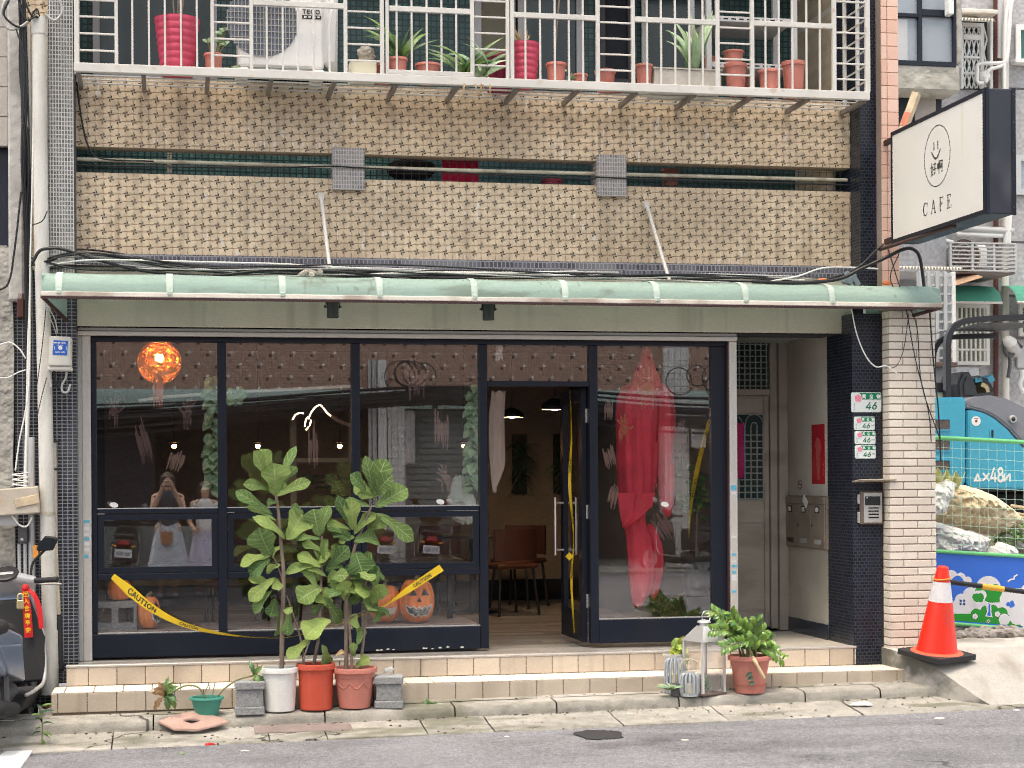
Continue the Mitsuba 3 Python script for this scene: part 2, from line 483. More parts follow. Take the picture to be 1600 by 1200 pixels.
def tiled_wall(name, x0, x1, z0, z1, y0, y1, nparts, label):
    """A spandrel: square tan tiles set slightly askew round dark pinwheel chips, each tile proud of the grout."""
    w = part(bld, name, bx(x0, x1, y0, y1, z0, z1), 'm_grout', label=label)
    s = 0.0517
    nx, nz = int(math.ceil((x1 - x0) / s)) + 1, int(math.ceil((z1 - z0) / s)) + 1
    clip = sbox(x0, z0, x1, z1)
    rest, count, chips = [], 0, []
    for i in range(nx):
        for j in range(nz):
            cx, cz = x0 + (i + 0.5) * s - 0.02, z1 - (j + 0.5) * s + 0.01
            a = math.radians(8.5 if (i + j) % 2 else -3.5)
            h = s * 0.475
            c, sn = math.cos(a), math.sin(a)
            q = [(cx + c * dx - sn * dz, cz + sn * dx + c * dz) for dx, dz in ((-h, -h), (h, -h), (h, h), (-h, h))]
            inside = all(x0 <= a_ <= x1 and z0 <= b_ <= z1 for a_, b_ in q)
            q = [(min(max(a_, x0), x1), min(max(b_, z0), z1)) for a_, b_ in q]
            if max(p[0] for p in q) - min(p[0] for p in q) < 0.008 or max(p[1] for p in q) - min(p[1] for p in q) < 0.008:
                continue
            d = 0.004 + 0.0015 * rng.random()
            k = 0.9
            top = [(cx_ * k + (1 - k) * np.mean([p[0] for p in q]), y0 - d, cz_ * k + (1 - k) * np.mean([p[1] for p in q])) for cx_, cz_ in q]
            v = np.array([(a_, y0, b_) for a_, b_ in q] + top)
            f = np.array([[4, 5, 6], [4, 6, 7]] + [t for e in range(4) for t in ([e, (e + 1) % 4, (e + 1) % 4 + 4], [e, (e + 1) % 4 + 4, e + 4])])
            m = trimesh.Trimesh(v, f, process=False)
            if count < nparts and inside:
                part(w, 'tile', m, 'm_tantile')
                count += 1
            else:
                rest.append(m)
            if (i + j) % 2 == 0:                                    # pinwheel at this tile's upper left corner
                px_, pz_ = cx - s / 2, cz + s / 2
                for dx, dz, lx, lz in ((0.0035, 0.004, 0.0072, 0.0155), (-0.0195, 0.0032, 0.0155, 0.007), (-0.0098, -0.0205, 0.0072, 0.0155), (0.004, -0.0098, 0.0165, 0.007)):
                    if x0 + 0.003 < px_ + dx and px_ + dx + lx < x1 - 0.003 and z0 + 0.003 < pz_ + dz and pz_ + dz + lz < z1 - 0.003:
                        chips.append(bx(px_ + dx, px_ + dx + lx, y0 - 0.0062, y0 + 0.001, pz_ + dz, pz_ + dz + lz))
    part(w, 'tiles', cat(rest), 'm_tantile', kind='stuff')
    part(w, 'chips', cat(chips), 'm_chip', kind='stuff')
    return w


tiled_wall('upper_wall', -0.61, 5.012, 3.945, 4.425, 0.0, 0.14, 150, 'upper band of tan pinwheel tiles under the balcony cage')
tiled_wall('lower_wall', -0.61, 5.012, 3.205, 3.768, 0.0, 0.14, 150, 'lower band of tan pinwheel tiles above the green awning')
part(bld, 'slot_pier', bx(1.152, 1.375, -0.05, 0.16, 3.685, 3.98), 'm_mosaic_grey', label='left grey mosaic block across the slot')
part(bld, 'slot_pier', bx(3.062, 3.278, -0.05, 0.16, 3.688, 3.985), 'm_mosaic_grey', label='right grey mosaic block across the slot')
part(bld, 'soffit', bx(-0.6, 5.0, 0.141, 0.2, 4.3, 4.42), 'm_soffit')
part(bld, 'ceiling', bx(-0.8, 5.2, 0.0, 6.2, 5.75, 5.9), 'm_soffit')
part(bld, 'balcony_wall', bx(-0.8, 5.2, 1.2, 1.35, 3.0, 5.75), 'm_mosaic_teal', label='dark teal mosaic wall behind the bars')
part(bld, 'slab', bx(-0.79, 5.1, -0.02, 1.2, 2.96, 3.06), 'm_soffit')
# columns
part(bld, 'column', bx(-0.775, -0.612, -0.17, 0.3, 2.9, 5.8), 'm_mosaic_up', label='left column of small grey and teal mosaic')
part(bld, 'column_edge', bx(-0.6115, -0.603, -0.13, 0.3, 2.9, 5.8), 'm_darkgrey')
part(bld, 'column', bx(-0.775, -0.602, -0.15, 0.3, 0.28, 2.9), 'm_mosaic_low', label='lower left column of dark mosaic')
part(bld, 'column', bx(5.013, 5.137, -0.2, 0.3, 2.95, 5.8), 'm_mosaic_dark', label='upper right column of black mosaic')
part(bld, 'column', bx(4.887, 5.108, -0.33, 0.17, 0.27, 2.83), 'm_mosaic_dark', label='right column of blue black mosaic that carries the address plates')
# trim between the tiles and the awning
part(bld, 'ledge', bx(-0.62, 5.1, -0.07, 0.05, 3.118, 3.204), 'm_slate', label='strip of slate mosaic at the foot of the tiles')
M('m_beige', grain((0.5, 0.45, 0.38), 0.15, 4, (0.3, 0.26, 0.2), 0.35), 0.7)
part(bld, 'trim', bx(-0.62, 5.1, -0.055, 0.06, 3.06, 3.117), 'm_beige')
M('m_fascia', grain((0.58, 0.555, 0.45), 0.1, 2.0, (0.28, 0.29, 0.23), 0.4, 0.4), 0.42)
part(bld, 'fascia_board', cbx(-0.6, 4.965, -0.13, -0.1, 2.702, 3.0, 0.003), 'm_fascia', label='sage green painted board under the awning')
part(bld, 'lintel', cbx(-0.6, 4.1, -0.085, -0.03, 2.642, 2.672, 0.003), 'm_steel')
part(bld, 'lintel_box', cbx(-0.6, 4.1, -0.07, 0.2, 2.675, 2.697, 0.003), 'm_greyplastic')
part(bld, 'lintel_back', bx(-0.8, 5.1, -0.02, 0.3, 2.7, 2.96), 'm_inside')
# brick pillar
br = part(bld, 'brick_pillar', bx(5.124, 5.467, -0.453, 0.05, 0.36, 2.86), 'm_chip', label='pillar of long cream bricks')
scene[br] = mikit.ply(bx(5.124, 5.467, -0.453, 0.05, 0.36, 2.86), M('m_joint', (0.27, 0.215, 0.18), 0.9))
for k, c in enumerate([(0.68, 0.63, 0.54), (0.73, 0.68, 0.59), (0.69, 0.62, 0.54), (0.64, 0.58, 0.5)]):
    M(f'm_cream{k}', grain(c, 0.07, 7, (0.42, 0.36, 0.3), 0.3, 0.3) if k < 2 else c, 0.4)
z, k = 0.37, 0
while z < 2.8:
    h = 0.0475
    x = 5.119 - (0.1075 if k % 2 else 0.0)
    while x < 5.472:
        a, b = max(x, 5.119), min(x + 0.209, 5.472)
        if b - a > 0.012:
            part(br, 'brick', cbx(a, b, -0.46 - 0.002 * rng.random(), -0.44, z, z + h, 0.002), f'm_cream{rng.integers(4)}')
        x += 0.2155
    part(br, 'side_brick', cbx(5.1185, 5.13, -0.4385, -0.335, z, z + h, 0.002), f'm_cream{rng.integers(4)}')
    z += 0.0563
    k += 1
# pink tile pillar above
pk = part(bld, 'pink_pillar', bx(5.1375, 5.268, -0.295, 0.2, 2.95, 5.9), 'm_joint', label='upper pillar of peach pink tiles')
for k, c in enumerate([(0.72, 0.48, 0.38), (0.76, 0.53, 0.43), (0.7, 0.45, 0.35)]):
    M(f'm_pink{k}', c, 0.38)
for r in range(30):
    z = 2.96 + r * 0.0965
    for a, b in ((5.1375, 5.181), (5.1855, 5.27)):
        part(pk, 'tile', cbx(a, b, -0.302 - 0.002 * rng.random(), -0.29, z, z + 0.092, 0.002), f'm_pink{rng.integers(3)}')
# the wall that goes on to the left of the column
lw = part(bld, 'side_wall', bx(-1.02, -0.776, -0.02, 0.3, 0.1, 5.8), 'm_mosaic_low', label='narrow wall left of the column, dark mosaic below')
tiled_wall('side_band', -1.0, -0.778, 3.1, 5.6, -0.06, -0.021, 0, 'narrow strip of tan pinwheel tiles beside the grey pipe')

# ================================================================ entrance steps
M('m_step', grain((0.54, 0.47, 0.385), 0.12, 3, (0.27, 0.22, 0.17), 0.5, 0.25), 0.45)
M('m_step1', grain((0.47, 0.405, 0.33), 0.16, 3.4, (0.22, 0.18, 0.14), 0.6, 0.4), 0.5)
M('m_tread', grain((0.78, 0.7, 0.6), 0.08, 4, (0.45, 0.38, 0.3), 0.3), 0.35)
M('m_stepjoint', (0.14, 0.11, 0.085), 0.9)
st = thing('entrance_steps', 'two long tiled steps running along the whole shopfront', 'steps')
part(st, 'core', cat(bx(-0.668, 4.901, -0.324, 0.3, -0.1, 0.398), bx(-0.744, 5.138, -0.654, -0.3, -0.1, 0.262)), 'm_stepjoint')


def tilerow(name, x0, x1, first, y0, y1, z0, z1, m, b=0.003):
    x = x0
    e = x0 + first
    while x < x1 - 0.01:
        e = min(e, x1)
        j = 0.0012 * rng.random()
        part(st, name, cbx(x + 0.0025, e - 0.0025, y0 - (j if m != 'm_tread' else 0), y1, z0, z1 + (j if m == 'm_tread' else 0), b), m if m != 'm_step' or rng.random() > 0.4 else 'm_step1')
        x, e = e, e + 0.1868


tilerow('riser_tile', -0.674, 4.907, 0.145, -0.33, -0.318, 0.278, 0.397, 'm_step')
tilerow('riser_tile', -0.75, 5.144, 0.04, -0.66, -0.648, 0.142, 0.266, 'm_step1')
tilerow('tread_tile', -0.75, 5.144, 0.08, -0.66, -0.3305, 0.267, 0.274, 'm_tread')
part(st, 'end_tile', cbx(-0.752, -0.744, -0.65, -0.33, 0.14, 0.262, 0.002), 'm_step1')
M('m_nosing', grain((0.5, 0.48, 0.46), 0.15, 6, (0.25, 0.22, 0.2), 0.4), 0.4, 0.4)
part(st, 'nosing', cbx(-0.676, 4.909, -0.336, -0.27, 0.3985, 0.415, 0.004), 'm_nosing', label='grey metal edge strip of the top step')


def landing(p, n, uv):
    a = fbm(p.x * 1.4, p.y * 16, 1.0, 4)
    g = noise(p.x * 9, p.y * 140, 0.0)
    k = cell_rand(dr.floor(p.y / 0.14), dr.floor(p.x / 1.1 + 0.37 * dr.floor(p.y / 0.14)), 0)
    c = mix((0.3, 0.285, 0.27), (0.17, 0.16, 0.152), dr.clip(a * 1.6 - 0.3, 0, 1)) * (0.8 + 0.4 * k) * (0.9 + 0.2 * g)
    return c


M('m_plank', proc(landing), 0.35)
M('m_pvc', grain((0.47, 0.43, 0.37), 0.12, 3, (0.3, 0.27, 0.23), 0.4), 0.4)
part(st, 'landing', bx(-0.6, 4.06, -0.27, 0.1, 0.405, 0.4125), 'm_plank')
part(st, 'landing', bx(4.06, 4.886, -0.27, 1.0, 0.405, 0.4125), 'm_pvc', label='pale floor of the house entrance')

# ================================================================ awning
aw = thing('awning', 'long green awning with a curved front edge over the shopfront', 'awning')


def awn(p, n, uv):
    a = fbm(p.x * 2, p.y * 9, p.z * 9, 4)
    g = noise(p.x * 120, p.y * 120, p.z * 120)
    c = mix((0.33, 0.46, 0.41), (0.4, 0.53, 0.47), a) * (0.92 + 0.16 * g)
    worn = smoothstep(0.55, 0.8, fbm(p.x * 1.3 + 4, p.y * 3, p.z * 6, 4))
    c = mix(c, (0.42, 0.53, 0.48), 0.5 * worn)
    c = mix(c, (0.16, 0.19, 0.15), 0.55 * smoothstep(0.56, 0.78, fbm(p.x * 3 + 1, p.y * 5, p.z * 9, 4)))
    return mix(c, (0.22, 0.24, 0.2), 0.5 * smoothstep(0.7, 0.8, noise(p.x * 45, p.y * 14, p.z * 14)) * smoothstep(0.45, 0.65, noise(p.x * 3, 0.0, 2.0)))


scene['m_awning'] = {'type': 'principledthin', 'base_color': proc(awn), 'roughness': 0.35, 'diff_trans': 0.5, 'spec_trans': 0.0}
M('m_batten', grain((0.42, 0.52, 0.46), 0.15, 8), 0.6)
M('m_rail', grain((0.66, 0.62, 0.55), 0.16, 7, (0.22, 0.13, 0.09), 0.6), 0.5)
prof = [(-0.612, 2.882), (-0.606, 2.92), (-0.588, 2.962), (-0.545, 2.998), (-0.46, 3.02), (-0.36, 3.034), (-0.2, 3.044), (-0.06, 3.05)]
prof = spline([(a, 0, b) for a, b in prof], 4)[:, [0, 2]]
seams = [-0.8, -0.69, 0.02, 0.76, 1.412, 2.06, 2.693, 3.345, 3.99, 4.63, 5.456]
for i, (a, b) in enumerate(zip(seams[:-1], seams[1:])):
    xs = np.linspace(a, b, 9)
    sag = lambda x: -0.006 * math.sin(math.pi * (x - a) / (b - a))
    P = np.array([[(x, y, z + sag(x) * (1 if k > 6 else 0.5)) for k, (y, z) in enumerate(prof)] for x in xs])
    lower = P - np.array([0, -0.003, 0.003])
    part(aw, 'panel', sheet(P), 'm_awning', smooth=40)
for x in seams[1:-1]:
    part(aw, 'batten', sheet(np.array([[(x + dx, y - 0.004, z + 0.004) for y, z in prof] for dx in (-0.022, 0.022)])), 'm_batten', smooth=40)
part(aw, 'front_rail', cbx(-0.802, 5.458, -0.622, -0.594, 2.853, 2.884, 0.004), 'm_rail', label='cream rail with rust along the front edge')
part(aw, 'under_rail', bx(-0.8, 5.455, -0.618, -0.59, 2.838, 2.853), M('m_maroon', (0.05, 0.02, 0.022), 0.6))
for x in seams[1:-1]:
    part(aw, 'clip', cbx(x - 0.016, x + 0.016, -0.63, -0.6, 2.868, 2.896, 0.004), 'm_batten')
for sgn, xe, xb in ((1, 5.452, 5.05), (-1, -0.797, -0.66)):
    q = np.array([[(xe, -0.59, 2.856), (xb, -0.2, 2.735)], [(xe, -0.6, 2.99), (xb, -0.2, 3.04)]])
    part(aw, 'end_panel', sheet(q), 'm_awning')
    part(aw, 'end_rail', tube([(xe, -0.6, 2.852), (xb, -0.2, 2.73)], 0.014, 5), 'm_maroon')
# ================================================================ leaves, ribbons and other small makers
PROF = {'fiddle': [(0, .04), (.08, .3), (.2, .46), (.35, .5), (.5, .66), (.7, 1.0), (.82, .97), (.93, .66), (1, .06)],
        'oval': [(0, .05), (.15, .62), (.4, 1), (.65, .9), (.85, .5), (1, .03)],
        'round': [(0, .15), (.1, .72), (.35, 1), (.6, .98), (.85, .62), (1, .05)],
        'blade': [(0, .75), (.3, 1), (.6, .75), (.85, .35), (1, .02)],
        'lobed': [(0, .08), (.12, .5), (.2, .2), (.33, .9), (.42, .32), (.55, 1), (.66, .36), (.78, .7), (.86, .3), (1, .04)]}
LEAF_N = [0]


def leafm(base, tip, w, nrm=(0, -1, 0.3), bend=0.12, fold=0.18, prof='fiddle', nu=9, nv=2, wave=0.05):
    """(vertices, faces, uv) of one leaf from base to tip; nrm is the way its upper face looks."""
    base, tip, nrm = (np.asarray(q, float) for q in (base, tip, nrm))
    a = tip - base
    L = np.linalg.norm(a)
    n = nrm - a * (nrm @ a) / (L * L)
    n /= np.linalg.norm(n) + 1e-9
    b = np.cross(n, a / L)
    s = np.linspace(0, 1, nu)
    pr = np.array(PROF[prof])
    hw = np.interp(s, pr[:, 0], pr[:, 1]) * w / 2
    t = np.linspace(-1, 1, 2 * nv + 1)
    ph = rng.random() * 6
    P = np.zeros((nu, len(t), 3))
    for i in range(nu):
        c = base + a * s[i] + n * bend * L * (4 * s[i] * (1 - s[i]) - 0.25 * s[i])
        for j, tt in enumerate(t):
            P[i, j] = c + b * tt * hw[i] + n * (fold * abs(tt) * hw[i] + wave * w * math.sin(s[i] * 13 + ph + tt) * abs(tt))
    LEAF_N[0] += 1
    uv = np.stack(np.meshgrid(LEAF_N[0] + 0.001 + 0.998 * s, t / 2 + 0.5, indexing='ij'), -1).reshape(-1, 2)
    m = sheet(P)
    return m.vertices, m.faces, uv


def leafcat(ls):
    vs, fs, us, o = [], [], [], 0
    for v, f, u in ls:
        vs.append(v); fs.append(f + o); us.append(u); o += len(v)
    return trimesh.Trimesh(np.vstack(vs), np.vstack(fs), process=False), np.vstack(us)


def leaf_part(par, ls, m, name='leaf', **kw):
    mesh, uv = leafcat(ls if isinstance(ls, list) else [ls])
    return part(par, name, mesh, m, smooth=True, uv=uv, **kw)


def leafcol(light, dark, vein, veins=7.0, vw=0.5):
    def fn(p, n, uv):
        k = dr.floor(uv.x)
        s, t = uv.x - k, dr.abs(uv.y - 0.5)
        r, r2 = cell_rand(k, 1, 2), cell_rand(k, 5, 7)
        c = mix(dark, light, dr.clip(r * 1.1 - 0.05, 0, 1)) * (0.82 + 0.36 * r2)
        c = c * (0.88 + 0.24 * noise(p.x * 40, p.y * 40, p.z * 40))
        q = s * veins - t * 2.6
        q = q - dr.floor(q)
        lat = smoothstep(0.12, 0.02, dr.abs(q - 0.5)) * smoothstep(0.02, 0.06, t)
        mid = smoothstep(0.03, 0.012, t)
        return mix(c, vein, vw * dr.maximum(lat * 0.75, mid))
    return proc(fn)


M('m_fig', leafcol((0.3, 0.4, 0.12), (0.085, 0.16, 0.06), (0.52, 0.6, 0.34), 7, 0.5), 0.38)
scene['m_fig'] = {**{k: v for k, v in scene['m_fig']['bsdf'].items() if k in ('base_color', 'roughness')}, 'type': 'principledthin', 'diff_trans': 0.55, 'spec_trans': 0.0}
M('m_leaf', leafcol((0.16, 0.26, 0.06), (0.045, 0.11, 0.035), (0.3, 0.4, 0.2), 5, 0.3), 0.4)
M('m_leafdark', leafcol((0.05, 0.1, 0.05), (0.02, 0.05, 0.03), (0.1, 0.16, 0.1), 6, 0.3), 0.45)
M('m_leafpale', leafcol((0.36, 0.46, 0.27), (0.2, 0.33, 0.18), (0.5, 0.6, 0.45), 4, 0.3), 0.5)
M('m_leafdry', leafcol((0.42, 0.3, 0.16), (0.2, 0.11, 0.05), (0.5, 0.4, 0.25), 5, 0.3), 0.7)
M('m_stem', (0.2, 0.2, 0.09), 0.6)
M('m_bark', grain((0.2, 0.155, 0.12), 0.3, 20, (0.07, 0.05, 0.04), 0.5), 0.8)


def ribbon(pts, wid, tw, k=10):
    """A strip along pts; wid the width and tw the side direction at each point (interpolated)."""
    c = spline(pts, k)
    s = np.linspace(0, len(pts) - 1, len(c))
    w = np.interp(s, range(len(pts)), wid)
    side = np.stack([np.interp(s, range(len(pts)), np.array(tw, float)[:, q]) for q in range(3)], 1)
    side /= np.linalg.norm(side, axis=1, keepdims=True)
    return c, w, side


def ribbon_mesh(c, w, side):
    return sheet(np.stack([c - side * w[:, None] / 2, c - side * 0.0, c + side * w[:, None] / 2], 1))


def ribbon_words(c, w, side, text, start, h=0.55, lift=0.0015, step=0.4, flip=1):
    """Lettering that follows the ribbon, repeated every step metres."""
    d = np.r_[0, np.cumsum(np.linalg.norm(np.diff(c, axis=0), axis=1))]
    out = []
    x0 = start
    base = text_mesh(text, 1.0, 0.001, True)
    L = base.vertices[:, 0].max()
    while True:
        wm = float(np.interp(x0, d, w))
        sc = max(wm * h, 0.008)
        if x0 + L * sc > d[-1]:
            break
        v = np.array(base.vertices)
        q = x0 + v[:, 0] * sc
        P = np.stack([np.interp(q, d, c[:, k]) for k in range(3)], 1)
        S = np.stack([np.interp(q, d, side[:, k]) for k in range(3)], 1)
        W = np.interp(q, d, w)
        P = P + S * (((v[:, 1] - 0.5) * h) * W)[:, None] + np.array([0, -lift, 0])
        out.append(trimesh.Trimesh(P, base.faces, process=False))
        x0 += step
    return cat(out)


def pumpkin(name, c, r, h, label, ribs=11, face=None, m='m_pumpkin', group=None):
    t = thing(name, label, 'pumpkin', group)
    na, nb = 66, 24
    P = np.zeros((nb, na + 1, 3))
    for i in range(nb):
        ph = math.pi * i / (nb - 1)
        for j in range(na + 1):
            a = 2 * math.pi * j / na
            rr = r * (math.sin(ph) ** 0.75) * (1 - 0.075 * (1 - abs(math.sin(a * ribs / 2))) ** 2)
            z = h * 0.5 * (1 - math.cos(ph))
            dip = 0.12 * h * math.exp(-((math.sin(ph)) / 0.3) ** 2)
            z += -dip if ph > 1.57 else dip * 0.3
            P[i, j] = (c[0] + rr * math.cos(a), c[1] + rr * math.sin(a), c[2] + z)
    part(t, 'shell', sheet(P), m, smooth=True)
    part(t, 'stalk', tube(spline([(c[0], c[1], c[2] + h * 0.9), (c[0] + 0.004, c[1], c[2] + h * 1.0), (c[0] + 0.02, c[1] - 0.01, c[2] + h * 1.08)], 4), [0.018] * 4 + [0.013] * 5, 7), 'm_stem')
    for nm, poly, mm in (face or []):
        g = ext(affinity.scale(poly, 1, 1), 0.004)
        v = np.array(g.subdivide().subdivide().vertices)
        f = g.subdivide().subdivide().faces
        # wrap the flat shape on to the front of the shell
        zz = np.clip(v[:, 1] / h, 0.03, 0.97)
        ph = np.arccos(1 - 2 * zz)
        rr = r * np.sin(ph) ** 0.75 + 0.004 + v[:, 2]
        a = -math.pi / 2 + v[:, 0] / r
        part(t, nm, trimesh.Trimesh(np.stack([c[0] + rr * np.cos(a), c[1] + rr * np.sin(a), c[2] + v[:, 1]], 1), f, process=False), mm)
    return t


def pump(p, n, uv):
    a = fbm(p.x * 12, p.y * 12, p.z * 3, 3)
    return mix((0.9, 0.33, 0.1), (0.74, 0.19, 0.055), a) * (0.9 + 0.2 * noise(p.x * 60, p.y * 60, p.z * 60))


M('m_pumpkin', proc(pump), 0.42)


def cinder(name, c, label, L=0.185, W=0.15, H=0.19, rz=0, front_holes=False, group=None):
    """A concrete block lying on its side, hollow or with the fluted end that shows."""
    if front_holes:
        sh = sbox(-L / 2, 0, L / 2, H)
        for a in (-0.25, 0.25):
            sh = sh.difference(sbox(a * L - L * 0.15, H * 0.28, a * L + L * 0.15, H * 0.74).buffer(0.008))
        m = pxz(sh, -W / 2, W / 2)
        g = [mv(m, *c, rz=rz)]
    else:
        body = [cbx(-L / 2, L / 2, -W / 2, W / 2, H * 0.76, H, 0.006), cbx(-L / 2 + 0.001, L / 2 - 0.001, -W / 2, W / 2, 0, H * 0.24, 0.006), cbx(-L / 2 + 0.012, L / 2 - 0.012, -W / 2 + 0.014, W / 2 - 0.01, H * 0.24, H * 0.76, 0.004)]
        g = [mv(cat(body), *c, rz=rz)]
    return single(name, cat(g), 'm_cinder', label, 'concrete block', group)


def cinderc(p, n, uv):
    g = noise(p.x * 130, p.y * 130, p.z * 130)
    h = noise(p.x * 60, p.y * 60, p.z * 60)
    a = fbm(p.x * 7, p.y * 7, p.z * 7, 3)
    return mi.Color3f(dr.maximum((0.2 + 0.1 * a) * (0.55 + 0.6 * g + 0.3 * h), 0.02)) * mi.Color3f(0.97, 1.0, 1.03)


M('m_cinder', proc(cinderc), 0.95, bump=proc(lambda p, n, uv: noise(p.x * 110, p.y * 110, p.z * 110), 0.002), bscale=0.004)
M('m_terra', grain((0.5, 0.185, 0.145), 0.14, 7, (0.3, 0.16, 0.12), 0.4), 0.6)
M('m_redpot', grain((0.5, 0.075, 0.04), 0.08, 5, (0.3, 0.06, 0.04), 0.3), 0.42)
M('m_whitepot', grain((0.7, 0.7, 0.68), 0.05, 5, (0.45, 0.44, 0.4), 0.3, 0.25), 0.5)
M('m_pinkpot', (0.56, 0.065, 0.12), 0.4)
M('m_greenpot', (0.05, 0.26, 0.2), 0.45)


def pot(name, c, r, h, m, label, cat_='plant pot', taper=0.78, rim=0.012, group=None, soil=True, ribs=0, saucer=None):
    t = thing(name, label, cat_, group)
    rb = r * taper
    pr = [(0.001, 0), (rb * 0.96, 0), (rb, 0.006)]
    if ribs:
        for k in range(ribs):
            z0, z1 = h * (k + 0.05) / ribs, h * (k + 0.95) / ribs
            f = lambda z: rb + (r - rb) * z / h
            pr += [(f(z0) - 0.004, z0), (f((z0 + z1) / 2) + 0.003, (z0 + z1) / 2), (f(z1) - 0.002, z1)]
        pr += [(r, h)]
    else:
        pr += [(rb + (r * 0.93 - rb) * 0.9, h * 0.84), (r * 0.93, h * 0.86)]
        pr += [(r * 0.955, h * 0.88), (r + rim * 0.3, h * 0.885), (r + rim * 0.3, h - 0.008), (r, h)]
    pr += [(r - 0.012, h), (r - 0.016, h - 0.01), (r * 0.86, h * 0.8)]
    part(t, 'body', lathe(pr, c, 36), m, smooth=35)
    if soil:
        part(t, 'soil', lathe([(0.001, h * 0.84), (r * 0.9, h * 0.83)], c, 20), 'm_soil')
    if saucer:
        part(t, 'saucer', lathe([(0.001, -0.004), (r * 0.95, -0.004), (r * 1.05, 0.018), (r * 1.0, 0.018), (r * 0.93, 0.002), (0.001, 0.001)], c, 28), saucer, smooth=35)
    return t
# ================================================================ scooters (local: x right, y forward, z up; rear axle at y = 0)
def hul(*s):
    """Convex hull of balls (x, y, z, r)."""
    b = trimesh.creation.icosphere(2, 1.0).vertices
    return trimesh.convex.convex_hull(np.vstack([np.array(q[:3]) + b * q[3] for q in s]))


def sym(*s):
    return hul(*[q for a in s for q in (a, (-a[0],) + tuple(a[1:]))])


for k, c in {'blue': (0.16, 0.2, 0.27), 'grey': (0.42, 0.43, 0.45), 'maroon': (0.12, 0.035, 0.03), 'black': (0.015, 0.015, 0.018), 'dark': (0.06, 0.065, 0.07)}.items():
    M(f'm_body_{k}', c, 0.25, 0.2, clearcoat=0.6, clearcoat_gloss=0.9)
M('m_lens', (0.35, 0.01, 0.015), 0.15)
M('m_amber', (0.75, 0.3, 0.05), 0.2)
M('m_lensclear', (0.6, 0.6, 0.6), 0.1)
M('m_mirror', (0.85, 0.86, 0.88), 0.03, 1.0)
M('m_plate', (0.75, 0.76, 0.76), 0.4)
M('m_plateink', (0.02, 0.03, 0.12), 0.5)


